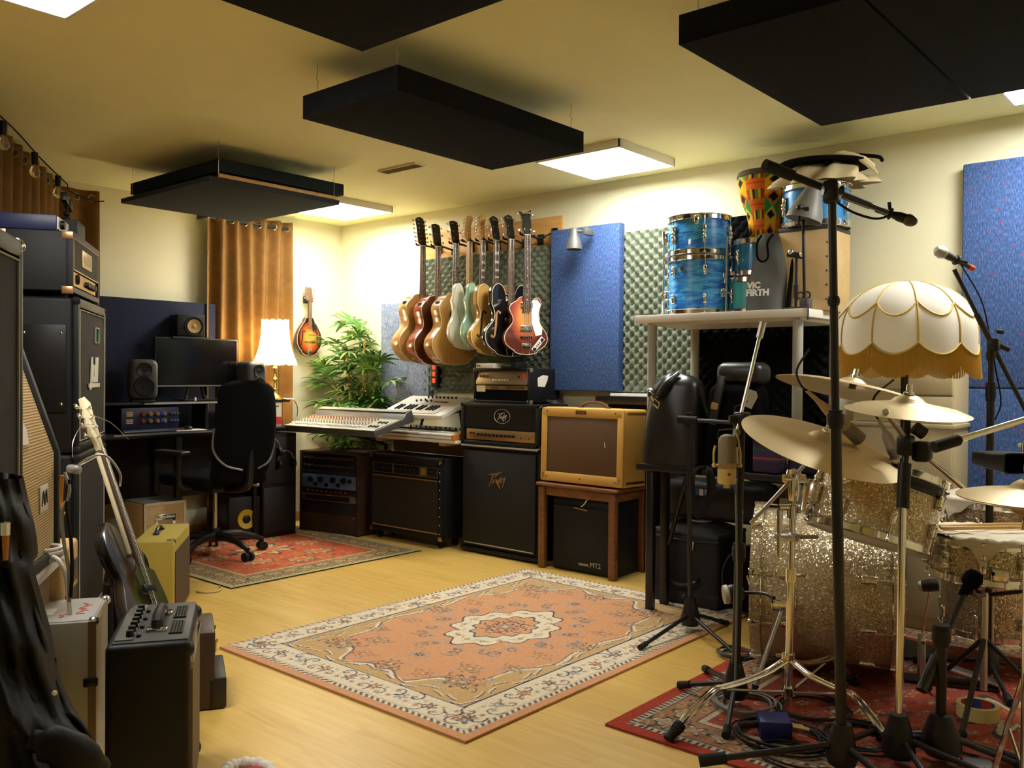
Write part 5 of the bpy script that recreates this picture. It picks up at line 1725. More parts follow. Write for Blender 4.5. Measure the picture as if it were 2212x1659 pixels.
def softbag(parent, name, W, D, H, mat, seed, bulge=.08, amp=.035, top=.72):
    """a soft sagging bag: superelliptic body with creases"""
    g = random.Random(seed)
    ph = [(g.uniform(0, 6.28), g.randint(2, 7), g.uniform(.4, 1), g.uniform(2, 6)) for _ in range(8)]
    def fn(u, v):
        a = 2 * PI * u
        c, s_ = math.cos(a), math.sin(a)
        e = (abs(c) ** 3.2 + abs(s_) ** 3.2) ** (-1 / 3.2)
        q = sum(k * math.sin(f * a + p + v * w) for p, f, k, w in ph) / 5
        r = e * (1 + bulge * math.sin(PI * v) + amp * q * 2)
        if v > .86: r *= math.sqrt(max(0, 1 - ((v - .86) / .14) ** 2))
        r *= 1 - (1 - top) * v
        return Vector((c * r * W / 2, s_ * r * D / 2, H * v * (1 + amp * q * (v > .3))))
    b = MB(); b.grid(fn, 72, 30, closed_u=True)
    b.lathe([(0, 0), (.001, 0)], 4)
    return b.build(name, mat, parent, ang=0)


t = thing('gig_bag', 'black leather bag with a chrome snap hook, left of two bags on the black bench', 'bag', (-2.47, 4.27, BZ + .001))
softbag(t, 'body', .36, .24, .50, LEA, 3, .10, .05, .72)
b = MB(); b.tube([(-.155, -.06, .40), (-.10, -.125, .40), (-.05, -.14, .37), (.0, -.13, .44), (.03, -.05, .50)], [.014, .022, .018, .02, .012], 8, spline=5); b.build('flap_seam', LEA, t)
b = MB()
b.tube([(-.10, -.150, .395), (-.085, -.160, .37), (-.06, -.163, .365), (-.07, -.158, .39), (-.09, -.152, .40)], .004, 8, spline=4)
b.tube([(-.075, -.162, .372), (-.05, -.168, .345)], .007, 8)
b.tube([(-.045, -.168, .36), (-.015, -.165, .335), (-.025, -.165, .31), (-.055, -.168, .335)], .005, 8, True)
b.build('snap_hook', CHR, t, 'chrome snap hook')
t = thing('gig_bag', 'black padded bag with a luggage tag, right of two bags on the black bench', 'bag', (-2.12, 4.29, BZ + .001))
softbag(t, 'body', .34, .22, .46, BLKC, 8, .06, .05, .8)
b = MB(); b.box((.02, .02, .50), (.26, .16, .12), .045, seg=4); b.build('padded_end', LEA, t)
b = MB(); b.box((-.055, -.128, .36), (.045, .014, .26), .005, rot=(0, R(12), 0)); b.build('handle_strap', LEA, t)
b = MB(); b.box((-.065, -.138, .33), (.036, .010, .034), .002, rot=(0, R(12), 0)); b.build('patch', M('tan_patch', (.42, .25, .08), .6), t)
b = MB(); b.prism([(-.03, -.045), (.03, -.04), (.034, .03), (.015, .05), (-.02, .045), (-.035, .02)], .004, m=TR(.13, -.135, .37) @ RY(R(25)) @ FMAT); b.build('luggage_tag', M('grey_tag', (.42, .41, .36), .6), t)
b = MB(); b.tube([(.04, -.13, .22), (.05, -.14, .33), (.10, -.14, .345), (.16, -.13, .40)], .003, 6); b.tube([(-.05, -.13, .16), (-.04, -.14, .205), (.04, -.14, .215), (.05, -.13, .24)], .004, 6); b.build('piping', GREYN, t)
t = thing('cable_coil', 'black cables hanging in a loop from the front of the black bench', 'cable', (-2.23, BY0 - .03, BZ))
for k in range(5):
    b = MB(); w = .035 + .009 * k
    b.tube([(-w * .4, .035, .01), (-w, -.01, -.02), (-w * 1.1, -.012 - .004 * k, -.12), (-.0, -.016 - .004 * k, -.20 - .012 * k), (w * 1.1, -.012, -.11), (w * .9, -.008, -.01), (w * .3, .035, .01)], .0055, 7, True, spline=5); b.build('loop', RUB, t)
t = thing('folded_cloth', 'purple and orange striped woven bag beside the black padded bag', 'bag', (-1.90, 4.20, BZ + .001))
wv = NT('striped_weave')
f = wv.co('Object', (1, 1, 1))
sp = wv.n('SeparateXYZ'); wv.l(f, sp.inputs[0])
m2 = wv.n('Math', operation='MULTIPLY'); wv.l(sp.outputs['Z'], m2.inputs[0]); m2.inputs[1].default_value = 7.0
fr = wv.n('Math', operation='FRACT'); wv.l(m2.outputs[0], fr.inputs[0])
wv.l(wv.ramp(fr.outputs[0], [(0, (.035, .025, .07)), (.42, (.06, .05, .10)), (.5, (.32, .05, .06)), (.56, (.05, .04, .09)), (.8, (.02, .10, .10)), (.86, (.05, .04, .09))], 'CONSTANT'), wv.b.inputs['Base Color']); wv.b.inputs['Roughness'].default_value = .9
b = MB(); b.box((0, 0, .10), (.15, .10, .20), .02, seg=3); b.build('body', wv.m, t)
b = MB(); b.prism([(-.075, -.055), (.075, -.055), (.085, .05), (.0, .06), (-.07, .05)], .03, .008, m=TR(0, 0, .195)); b.build('flap', M('grey_purple_cloth', (.09, .08, .12), .85), t)
b = MB(); b.box((-.035, -.02, .228), (.075, .06, .006), .002, rot=(0, R(8), 0)); b.build('orange_patch', M('orange_cloth', (.55, .14, .05), .8), t)
t = thing('instrument_case', 'dark purple soft case lying on the black bench behind the microphone stand', 'case', (-1.72, 4.30, BZ + .001))
b = MB(); b.box((0, 0, .045), (.20, .17, .085), .03, seg=3); b.build('body', M('dark_violet_cloth', (.035, .03, .055), .8), t)
strap(t, 0, 0, .085, .10, LEA)
t = thing('piano_top', 'black digital piano standing between the tweed amplifier and the bench', 'keyboard', (-3.16, 5.02, 0))
b = MB(); b.box((0, 0, 1.135), (.68, .17, .055), .006); b.build('lid', BLKM, t)
b = MB(); b.box((0, .07, .55), (.66, .03, 1.1), .004); b.build('back_panel', BLKP, t)
for x in (.10, .32):
    b = MB(); b.box((x, -.01, .555), (.025, .14, 1.11), .004); b.build('side_panel', BLKP, t)
t = thing('wall_shelf', 'short white shelf under the grey foam beside the long blue panel', 'shelf', ((gx0 + gx1) / 2, YB - .06, 1.155))
b = MB(); b.box((0, 0, 0), (gx1 - gx0, .12, .05), .003); b.build('board', WHTP, t)
b = MB(); b.box((0, .04, -.05), (.03, .03, .06)); b.build('bracket', WHTP, t)
t = thing('floor_lath', 'brown wooden rail behind the cases under the black bench', 'board', (-2.30, 4.98, .62))
b = MB(); b.box((0, 0, 0), (1.0, .04, .07), .004); b.build('rail', TAB, t)
for sx in (-1, 1):
    b = MB(); b.box((sx * .47, 0, -.31), (.05, .04, .62), .004); b.build('post', TAB, t)

# cases on the floor
t = thing('trolley_case', 'black fabric suitcase with a grey zip lid and front handle on the floor', 'case', (-2.49, 4.565, 0), rz=R(0))
W, D, H = .43, .36, .42
b = MB(); b.box((0, 0, .215), (W, D, .41), .035, seg=4); b.box((0, 0, .05), (W + .006, D + .006, .09), .02, seg=3); b.build('body', M('black_case_fabric', (.010, .010, .011), .8, bump=.4, bscale=300), t)
b = MB(); b.grid(lambda u, v: Vector(((u - .5) * W * .97, (v - .5) * D * .97, .418 + .055 * (1 - abs(2 * u - 1) ** 3) * (1 - abs(2 * v - 1) ** 3))), 16, 16); b.box((0, 0, .41), (W * .985, D * .985, .03), .012); b.build('lid', GREYN, t, 'grey fabric lid')
b = MB(); b.torus((0.02, -.02, .474), .062, .007, 32, 6); b.torus((.02, -.02, .476), .03, .006, 24, 6); b.build('badge', M('pale_grey_print', (.5, .5, .48), .5), t)
b = MB(); b.tube([(-W / 2, -D / 2 - .003, .385), (0, -D / 2 - .006, .375), (W / 2, -D / 2 - .003, .385)], .006, 6, spline=3); b.build('zip', BLKP, t)
b = MB(); b.box((.06, -D / 2 - .010, .35), (.018, .006, .05), .003, rot=(0, R(10), 0)); b.build('zip_puller', M('tan_leather', (.4, .32, .22), .5), t)
b = MB(); b.tube([(-.10, -D / 2 - .004, .17), (-.09, -D / 2 - .03, .155), (-.03, -D / 2 - .045, .135), (.03, -D / 2 - .045, .135), (.09, -D / 2 - .03, .155), (.10, -D / 2 - .004, .17)], .010, 8, spline=4); b.build('handle', LEA, t)
t = thing('drum_bag', 'round black drum bag with a pale paper loop, on the floor right of the suitcase', 'bag', (-2.09, 4.66, .197), rot=(R(88), 0, R(4)))
b = MB(); b.lathe([(0, 0), (.15, .0), (.182, .02), (.19, .06), (.19, .22), (.18, .255), (.14, .275), (0, .28)], 48); b.build('body', BLKC, t)
b = MB()
for z in (.03, .245): b.torus((0, 0, z), .187, .006, 48, 6)
b.build('piping', GREYN, t)
b = MB(); b.tube([(-.03, .03, .283), (-.01, -.01, .289), (.0, -.03, .285), (.02, -.07, .289), (.01, -.04, .293), (-.01, -.03, .285), (-.03, .03, .288)], .004, 6, spline=3); b.build('paper_loop', CRM, t)
t = thing('soft_case', 'black instrument case with a small blue and white sticker under the bench', 'case', (-2.36, 4.57, .482), rz=R(2))
b = MB(); b.box((0, 0, .115), (.62, .26, .22), .05, seg=3); b.build('body', BLK, t)
b = MB(); b.box((-.06, -.131, .165), (.09, .003, .035)); lb = b.build('label', M('sticker_blue', (.04, .10, .40), .5), t)
b = MB(); b.box((-.055, -.133, .165), (.022, .002, .035)); b.box((-.02, -.133, .165), (.018, .002, .035)); b.build('label_stripe', WHT, lb)
t = thing('soft_case', 'navy blue soft case lying on the round drum bag', 'case', (-2.06, 4.70, .70))
b = MB(); b.box((0, .04, .055), (.42, .22, .10), .045, seg=3); b.build('body', M('navy_nylon', (.010, .014, .065), .6), t)
b = MB(); b.tube([(-.15, -.075, .05), (0, -.085, .07), (.15, -.075, .05)], .007, 6, spline=3); b.build('piping', GREYN, t)

# ---- beige cabinet and the fringed floor lamp
cxa, cxb = ony(1846, 900, 4.80).x, ony(2064, 900, 4.80).x
BEI = M('beige_lacquer', (.50, .42, .25), .55)
t = thing('storage_cabinet', 'beige storage cabinet against the back wall under the big fringed lampshade', 'cabinet', ((cxa + cxb) / 2, 4.93, 0))
W, D, H = cxb - cxa, .31, 1.36
b = MB(); b.box((0, 0, H / 2), (W, D, H), .004); b.build('body', BEI, t)
for z0, z1 in ((1.215, 1.35), (1.07, 1.205), (.66, 1.045), (.08, .645)):
    b = MB(); b.box((0, -D / 2 - .009, (z0 + z1) / 2), (W - .012, .018, z1 - z0), .003); d_ = b.build('drawer', BEI, t)
    b = MB(); b.cyl((-.05, -D / 2 - .03, z0 + .03), (.05, -D / 2 - .03, z0 + .03), .005, n=8); b.build('handle', STEEL, d_)
b = MB(); b.box((0, -.01, 1.056), (W + .02, D + .04, .022), .003); b.build('ledge', BEI, t)

LX, LY = -1.305, 4.36
t = thing('floor_lamp', 'tall floor lamp with a domed cream shade and long golden fringe', 'lamp', (LX, LY, .010))
b = MB(); b.lathe([(0, 0), (.15, 0), (.155, .012), (.05, .03), (.02, .05), (0, .05)], 36); b.build('base', BLKM, t)
b = MB(); b.cyl((0, 0, .04), (0, 0, 1.50), .017, n=16); b.lathe([(.017, .7), (.03, .73), (.017, .76)], 16); b.build('pole', wood('black_turned_wood', (.015, .010, .008), (.03, .02, .012)), t)
SHD = NT('cream_lamp_cloth')
SHD.b.inputs['Base Color'].default_value = (.90, .87, .78, 1); SHD.b.inputs['Roughness'].default_value = .8
tr = SHD.n('BsdfTranslucent'); tr.inputs[0].default_value = (.9, .86, .74, 1)
mx = SHD.n('MixShader'); mx.inputs[0].default_value = .35
SHD.l(SHD.b.outputs[0], mx.inputs[1]); SHD.l(tr.outputs[0], mx.inputs[2]); SHD.l(mx.outputs[0], SHD.out.inputs['Surface'])
GCORD = M('gold_cord', (.55, .36, .06), .6)
NG, RS, ZB, ZTOP = 10, .318, 1.45, 1.745
PH = .15


def shade_r(v, a):
    """radius at v (0 bottom .. 1 top), bowed between the ribs"""
    base = RS * (math.cos(v * 1.50)) ** .62 if v < 1 else 0
    base = RS * (1 - (v ** 2.6)) ** .5
    k = abs(math.sin(NG * (a - PH) / 2))
    return base * (1 - .035 * (1 - k) * (1 - v * .6))


def scal(a): return abs(math.sin(NG * (a - PH) / 2)) ** .8


def shade_p(u, v):
    a = 2 * PI * u
    z0 = ZB - .055 * scal(a)
    z = z0 + (ZTOP - z0) * v
    vv = max(0, (z - ZB) / (ZTOP - ZB))
    r = shade_r(vv, a) if vv > 0 else RS * (1 - .035 * (1 - abs(math.sin(NG * (a - PH) / 2))))
    return Vector((r * math.cos(a), r * math.sin(a), z))


b = MB(); b.grid(lambda u, v: shade_p(u, min(v, .985)), 160, 26, closed_u=True); sh = b.build('lamp_shade', SHD.m, t, ang=0, fix=False)
for g in range(NG):
    u = (g / NG + PH / (2 * PI)) % 1
    b = MB(); b.tube([shade_p(u, v / 14 * .97) * 1.0 + Vector((math.cos(2 * PI * u), math.sin(2 * PI * u), 0)) * .002 for v in range(15)], .0045, 6); b.build('rib_cord', GCORD, sh)
for v0, dip in ((0.0, 0), (.62, .040)):
    b = MB(); pts = []
    for i in range(160):
        a = 2 * PI * i / 160
        p = shade_p(i / 160, v0 if not dip else v0 - dip / .30 * scal(a))
        pts.append(p + Vector((p.x, p.y, 0)).normalized() * .002)
    b.tube(pts, .0045, 6, True); b.build('scallop_cord', GCORD, sh)
b = MB()
for i in range(640):
    a = 2 * PI * i / 640
    p = shade_p(i / 640, 0)
    o = Vector((math.cos(a), math.sin(a), 0))
    j = (i * 7919 % 100) / 100
    q = p + Vector((0, 0, -.105 - .006 * j)) + o * (.004 + .006 * j)
    s_ = Vector((-o.y, o.x, 0)) * .0016
    b.add([p - s_, p + s_, q + s_, q - s_, p + o * .0024, q + o * .0024], [[0, 4, 5, 3], [4, 1, 2, 5], [1, 0, 3, 2]], 0, False)
o = b.build('fringe', M('golden_fringe', (.52, .30, .035), .75), t, ang=0); o['kind'] = 'stuff'
b = MB(); b.lathe([(.0, 1.75), (.02, 1.745), (.022, 1.735), (0, 1.735)], 16); b.cyl((0, 0, 1.5), (0, 0, 1.74), .006, n=8); b.build('finial', BRASS, t)
b = MB()
for k in range(3):
    a = 2 * PI * k / 3; b.cyl((0, 0, 1.70), (math.cos(a) * .14, math.sin(a) * .14, 1.70), .003, n=6)
b.lathe([(0, 1.50), (.02, 1.50), (.02, 1.56), (.03, 1.60), (.02, 1.65), (0, 1.66)], 14); b.build('lamp_holder', BLKM, t)
# ================================================================== drum kit
CYM = NT('bronze_cymbal')
v_ = CYM.co('Object')
ln_ = CYM.n('VectorMath', operation='LENGTH'); CYM.l(v_, ln_.inputs[0])
wv_ = CYM.n('Math', operation='MULTIPLY'); CYM.l(ln_.outputs['Value'], wv_.inputs[0]); wv_.inputs[1].default_value = 900
sn_ = CYM.n('Math', operation='SINE'); CYM.l(wv_.outputs[0], sn_.inputs[0])
CYM.b.inputs['Base Color'].default_value = (.80, .66, .40, 1); CYM.b.inputs['Metallic'].default_value = .7; CYM.b.inputs['Roughness'].default_value = .40
CYM.bump(sn_.outputs[0], .12, .0006)
ZR = .0095            # top of the rug pile


def axis_rot(ax):
    """euler that turns local +Z to ax"""
    return Vector(ax).normalized().to_track_quat('Z', 'Y').to_euler()


# ---- bass drum
KC = Vector((-1.47, 3.83, .385)); KA = Vector((.933, .36, 0)).normalized(); KR, KL = .325, .60
t = thing('bass_drum', 'large champagne sparkle bass drum lying on its side on the red rug', 'drum', KC, rot=axis_rot(KA))
b = MB(); b.lathe([(KR - .008, -KL / 2 + .02), (KR, -KL / 2 + .02), (KR, KL / 2 - .02), (KR - .008, KL / 2 - .02)], 96); b.build('shell', CHAMP, t)
for z in (-KL / 2, KL / 2 - .045):
    b = MB(); b.lathe([(KR + .002, z), (KR + .016, z + .002), (KR + .018, z + .022), (KR + .016, z + .043), (KR + .002, z + .045), (KR + .002, z)], 96); h = b.build('hoop', CHAMP, t)
    b = MB(); b.torus((0, 0, z + (.045 if z < 0 else 0)), KR + .006, .004, 96, 6); b.build('metal_edge', CHR, h)
for z in (-KL / 2 + .018, KL / 2 - .018):
    b = MB(); b.lathe([(0, z), (KR, z), (KR, z + .003)], 64); b.build('head', HEADW if z < 0 else M('dark_amber_head', (.12, .07, .03), .35), t)
NLG = 10
zx = axis_rot(KA).to_matrix()
for i in range(NLG):
    a = 2 * PI * (i + .5) / NLG
    c, s_ = math.cos(a), math.sin(a)
    for q in (-1, 1):
        zc = q * (KL / 2 - .135)
        b = MB(); b.T = TR(c * (KR + .010), s_ * (KR + .010), zc) @ RZ(a); b.box((0, 0, 0), (.024, .034, .065), .010, seg=3); b.T = Matrix(); lo = b.build('lug', CHR, t)
        b = MB(); b.cyl((c * (KR + .016), s_ * (KR + .016), zc + q * .03), (c * (KR + .022), s_ * (KR + .022), q * (KL / 2 - .03)), .004, n=6)
        b.T = TR(c * (KR + .021), s_ * (KR + .021), q * (KL / 2 - .022)) @ RZ(a); b.box((0, 0, 0), (.016, .026, .050), .005); b.T = Matrix(); b.build('claw', CHR, lo)
inv = zx.transposed()
for sy in (-1, 1):        # spurs near the left (front) end
    side = Vector((KA.y, -KA.x, 0)) * sy
    b = MB()
    r0 = inv @ (side * (KR + .006) + Vector((0, 0, -.02)) - KA * .16)
    r1 = inv @ (side * (KR + .10) + Vector((0, 0, -.365)) - KA * .27)
    b.cyl(r0, r1, .011, n=12); b.build('spur', STEEL, t)
    b = MB(); b.box(r0, (.05, .05, .10), .010, rot=None); b.build('spur_bracket', CHR, t)
    b = MB(); b.cyl(r1 + (r0 - r1).normalized() * .03, r1, .015, .009, 12); b.build('spur_tip', RUB, t)
# tom holder post on top
top = KC + Vector((0, 0, KR))
b = MB(); b.T = Matrix.Identity(4)
m0 = inv @ (Vector((0, 0, KR + .0)) - KA * .03)
b.box(m0, (.09, .09, .09), .015); b.cyl(inv @ (Vector((0, 0, KR)) - KA * .03), inv @ (Vector((0, 0, KR + .16)) - KA * .03), .016, n=14); b.build('tom_mount', CHR, t)

# ---- rack tom
TC = atd(1893, 1090, 3.36)
TA = (Vector((float(_u[0]), float(_u[1]), float(_u[2]))) * .94 + Vector((float(_r[0]), float(_r[1]), 0)) * .30 + Vector((float(_w[0]), float(_w[1]), 0)) * .12).normalized()
TH, TR_ = .286, .2215
t = thing('rack_tom', 'champagne sparkle tom tilted above the bass drum under the cymbals', 'drum', TC - TA * TH / 2, rot=axis_rot(TA))
drum(t, TR_, TH, CHAMP, 8, a0=.25)
b = MB(); b.torus((0, 0, TH - .055), TR_ + .002, .004, 64, 6); b.lathe([(TR_ + .0012, TH - .075), (TR_ + .0026, TH - .055), (TR_ + .0012, TH - .036)], 64); b.build('dark_band', BLKP, t)
iv = axis_rot(TA).to_matrix().transposed()
def tl(p): return iv @ (Vector(p) - (TC - TA * TH / 2))
mt = KC + Vector((0, 0, KR + .13)) - KA * .03
lf = TC - Vector((float(_r[0]), float(_r[1]), 0)) * (TR_ + .05)
b = MB(); b.tube([tl(mt), tl(mt + Vector((float(_r[0]), float(_r[1]), 0)) * .05 + Vector((0, 0, .0))), tl(lf + Vector((0, 0, -.03))), tl(lf + Vector((0, 0, .06)))], .012, 10, spline=3); b.build('holder_arm', CHR, t)
b = MB(); b.box(tl(TC - Vector((float(_r[0]), float(_r[1]), 0)) * (TR_ + .025) + Vector((0, 0, .05))), (.06, .06, .09), .015); b.build('bracket', CHR, t)

# ---- snare drum with towel and sticks
SC = atd(2128, 1246, 3.35)
t = thing('snare_drum', 'champagne sparkle snare drum with chrome hoops under a white towel', 'drum', (SC.x, SC.y, SC.z), rz=.2)
drum(t, .198, .165, CHAMP, 10, headmat=HEADC)
b = MB(); b.box((.05, -.205, .05), (.06, .03, .05), .01); b.build('strainer', CHR, t)
SH = SC.z + .167
def towel(label, cx, cy, z, w, d, mat, seed, drop=(.10, .06), rz=0, R_=.19):
    g = random.Random(seed)
    def fn(u, v):
        x, y = (u - .5) * w, (v - .5) * d
        r = math.hypot(x, y)
        over = max(0, r - R_)
        zz = .006 + .006 * math.sin(x * 40 + seed) * math.sin(y * 33) + .003 * math.sin(x * 90 + y * 60)
        k = R_ / r if r > R_ else 1
        k = k + (1 - k) * .25
        return Vector((x * k, y * k, max(.004, zz) if over == 0 else -over * .9 + .006 + .008 * math.sin(x * 50 + y * 30)))
    b = MB(); b.grid(fn, 44, 44)
    b.add([v for v in [(p[0], p[1], p[2] - .004) for p in b.v]], [f[::-1] for f in b.f])
    o = b.build('towel', mat, None, ang=0)
    o.location = (cx, cy, z); o.rotation_euler = (0, 0, rz)
    return tag(o, label, 'towel')
TOW = M('white_terry', (.72, .66, .52), .95, bump=.6, bscale=220)
towel('white towel draped over the snare drum under the drumsticks', SC.x, SC.y, SH, .44, .40, TOW, 2, rz=R(-38), R_=.205)
sd = Vector((float(_r[0]), float(_r[1]), 0))
for k, (lb, o0) in enumerate((('wooden drumstick lying on the white towel, the nearer of two', -.035), ('wooden drumstick lying on the white towel, the farther of two', .02))):
    c = Vector((SC.x, SC.y, SH + .027)) + Vector((float(_w[0]), float(_w[1]), 0)) * o0
    d = (sd * .98 + Vector((float(_w[0]), float(_w[1]), 0)) * (.1 + .12 * k)).normalized()
    t = thing('drumstick', lb, 'drumstick', c, rot=axis_rot(d))
    b = MB(); b.lathe([(0, -.2), (.006, -.2), (.0075, -.19), (.0075, .08), (.004, .18), (.0055, .188), (.005, .198), (0, .202)], 14); b.build('stick', MAPLE, t)

# snare stand
t = thing('snare_stand', 'chrome and black stand that carries the snare drum', 'stand', (SC.x, SC.y, ZR))
hgt = SC.z - ZR
b = MB(); b.cyl((0, 0, .10), (0, 0, hgt - .06), .013, n=14); b.build('column', STEEL, t)
for k in range(3):
    a = 2 * PI * k / 3 + .5
    c, s_ = math.cos(a), math.sin(a)
    b = MB(); b.tube([(0, 0, hgt - .07), (c * .12, s_ * .12, hgt - .05), (c * .21, s_ * .21, hgt - .008)], .008, 8); b.box((c * .205, s_ * .205, hgt - .016), (.03, .03, .028), .006); b.build('basket_arm', BLKM, t)
    b = MB(); b.tube([(0, 0, .30), (c * .16, s_ * .16, .14), (c * .28, s_ * .28, .016)], .010, 8); b.build('leg', BLKM, t)
    b = MB(); b.ball((c * .28, s_ * .28, .016), (.018, .018, .016), 10, 8); b.build('rubber_foot', RUB, t)

# ---- floor tom behind, with a white cloth
FC = atd(2150, 1075, 3.95)
t = thing('floor_tom', 'champagne sparkle floor tom behind the snare drum under a white cloth', 'drum', (FC.x, FC.y, .16), rz=.4)
drum(t, .215, FC.z - .16, CHAMP, 8)
for a in (.3, 2.4, 4.5): leg_bracket(t, .215, .25, a, .50, -.148)
towel('white cloth spread over the floor tom behind the hi-hat', FC.x, FC.y, FC.z + .002, .46, .46, TOW, 5, rz=R(10), R_=.222)


# ---- cymbals
def cymbal(label, c, ax, r, bell=.055, name='cymbal', bow=.035, cat='cymbal', group='bronze cymbals'):
    t = thing(name, label, cat, c, rot=axis_rot(ax), group=group)
    b = MB(); pr = [(.006, .024), (bell * .5, .022), (bell * .8, .012), (bell, .002), (bell * 1.2, -.003), (r * .5, -.010), (r * .8, -.020), (r, -bow), (r - .0005, -bow - .0014), (r * .8, -.0216), (r * .5, -.0116), (bell * 1.2, -.0045), (bell, .0005), (bell * .75, .0105), (.006, .0225)]
    b.lathe(pr, 96); b.build('plate', CYM.m, t, ang=50)
    b = MB(); b.lathe([(.0, .060), (.010, .060), (.011, .045), (.011, .034), (.018, .033), (.018, .025), (0, .025)], 16); b.build('wing_nut', CHR, t)
    b = MB(); b.lathe([(.016, .0225), (.016, .033), (.006, .033)], 16); b.cyl((0, 0, .0), (0, 0, -.02), .014, n=14); b.build('felt', M('grey_felt', (.10, .09, .085), .95), t)
    return t


UP = Vector((0, 0, 1)); RV = Vector((float(_r[0]), float(_r[1]), 0)); WV = Vector((float(_w[0]), float(_w[1]), 0))
def tilt(right, toward): return (UP - RV * 0 + RV * right - WV * toward).normalized()
CA_ = atd(1782, 946, 3.22)
cymbal('large bronze cymbal tilted toward the camera on the chrome boom stand', CA_, tilt(.23, .30), .299)
CB = atd(1843, 829, 3.45)
cymbal('bronze cymbal seen edge-on, topmost of the cymbals above the bass drum', CB, tilt(.24, -.045), .292)
CC = atd(1962, 868, 3.00)
cymbal('bronze cymbal lying almost level on the black stand right of the chrome stand', CC, tilt(.035, .115), .203)
HC = atd(2222, 1062, 2.62)
cymbal('top bronze hi-hat cymbal at the right edge over the snare drum', HC + UP * .012, tilt(.0, .04), .195, .05, 'hi_hat_cymbal', .030)
cymbal('lower bronze hi-hat cymbal turned upside down beneath the top one', HC - UP * .052, -tilt(.0, .04), .195, .05, 'hi_hat_cymbal', .030)


# ---- stands
def tripod(t, legs, hub_z, spread_z, mat=BLKM, r=.010, foot=RUB, fr=.016, fl=.05):
    """legs: list of foot points (local); each a leg with its rubber foot"""
    for p in legs:
        p = Vector(p)
        d = Vector((p.x, p.y, 0)).normalized()
        h0 = d * .03 + UP * hub_z
        b = MB(); b.cyl(h0, p + UP * fr, r, n=10); b.build('leg', mat, t)
        e = (p + UP * fr - h0).normalized()
        b = MB(); b.cyl(p + UP * fr - e * fl, p + UP * fr + e * .004, fr * .92, fr, 14); b.build('rubber_foot', foot, t)


def foot(px, py, base): return onz(px, py, ZR) - base


def clutch(parent, p, d, r=.024, L=.07, mat=BLKP, name='clutch'):
    b = MB(); p = Vector(p); d = Vector(d).normalized(); b.cyl(p - d * L / 2, p + d * L / 2, r, n=16); b.cyl(p - d * L * .3, p + d * L * .3, r * 1.15, n=16)
    return b.build(name, mat, parent)


# big black boom stand in front
bp = onz(1818, 1668, ZR)
t = thing('boom_stand', 'tall black boom microphone stand closest to the camera, arm slanting over the drums', 'microphone stand', bp)
pt = atd(1797, 425, depth(bp) - .02) - bp
pt = Vector((pt.x, pt.y, pt.z))
b = MB(); b.cyl((0, 0, .06), pt * .62, .0175, n=18); b.build('lower_pole', BLKM, t)
b = MB(); b.cyl(pt * .60, pt, .0135, n=16); b.build('upper_pole', BLKM, t)
clutch(t, pt * .615, pt, .024, .06); clutch(t, pt * .82, pt, .0175, .03)
b = MB(); b.lathe([(0, .16), (.030, .16), (.040, .12), (.050, .05), (.045, .03), (0, .03)], 24); b.build('hub', BLKP, t)
b1 = atd(1513, 1622, 2.90) - bp; b1.z = 0
tripod(t, [b1, Vector((.34, -.18, 0)), Vector((-.01, .40, 0))], .09, 0, r=.011, fr=.021, fl=.085)
e0, e1 = atd(1657, 358, 2.84) - bp, atd(1925, 462, 3.00) - bp
b = MB(); b.cyl(e0, e1, .0095, n=14); b.build('boom_arm', BLKM, t)
dd = (e1 - e0).normalized()
b = MB(); b.cyl(e0 - dd * .01, e0 + dd * .10, .019, n=16); b.cyl(e0 + dd * .10, e0 + dd * .26, .0125, n=14); b.build('counterweight', RUB, t)
b = MB(); b.cyl(e0 + dd * .24, e0 + dd * .42, .0125, n=14); b.build('sleeve', BLKM, t)
b = MB(); b.box(pt + UP * .015, (.05, .05, .075), .012, seg=3); b.cyl(pt + RV * -.03 + UP * .02, pt + RV * .035 + UP * .02, .016, n=14); b.build('clamp', BLKP, t)
b = MB(); b.tube([pt + RV * .02 - UP * .02, pt + RV * .07 - UP * .05, pt + RV * .14 - UP * .07, pt + RV * .19 - UP * .06], .004, 6, spline=4); b.build('cable', RUB, t)
mp_ = atd(1930, 464, 3.0)
t = thing('microphone', 'dark microphone clipped to the end of the big boom arm at upper right', 'microphone', mp_, rot=axis_rot(RV * .82 - UP * .38 - WV * .35))
b = MB(); b.lathe([(0, -.06), (.011, -.06), (.012, .0), (.017, .02), (.017, .045), (0, .045)], 16); b.build('body', BLKP, t)
b = MB(); b.ball((0, 0, .055), (.021, .021, .026), 16, 10); b.build('grille', M('dark_mesh', (.09, .08, .06), .5, .6), t)
b = MB(); b.torus((0, 0, -.01), .016, .005, 16, 8); b.cyl((.0, .0, -.01), (.0, .035, -.03), .006, n=8); b.build('clip', RUB, t)

# stand one: black, on the salmon rug
sp1 = onz(1491, 1362, ZR)
t = thing('microphone_stand', 'black microphone stand on the corner of the salmon rug, arm held level', 'microphone stand', sp1)
top1 = atd(1488, 906, depth(sp1)) - sp1
b = MB(); b.cyl((0, 0, .05), top1, .012, n=14); b.build('pole', BLKM, t)
b = MB(); b.lathe([(0, .17), (.022, .17), (.036, .12), (.052, .055), (.044, .03), (0, .03)], 20); b.ball((-.035, 0, .165), .012, 10, 6); b.build('hub', BLKP, t)
tripod(t, [foot(1383, 1405, sp1), foot(1478, 1396, sp1) * .0 + foot(1600, 1430, sp1), foot(1571, 1352, sp1)], .08, 0, fr=.014)
e0, e1 = atd(1466, 906, depth(sp1)) - sp1, atd(1722, 921, depth(sp1) - .35) - sp1
b = MB(); b.cyl(e0, e1, .010, n=12); b.build('boom_arm', BLKM, t)
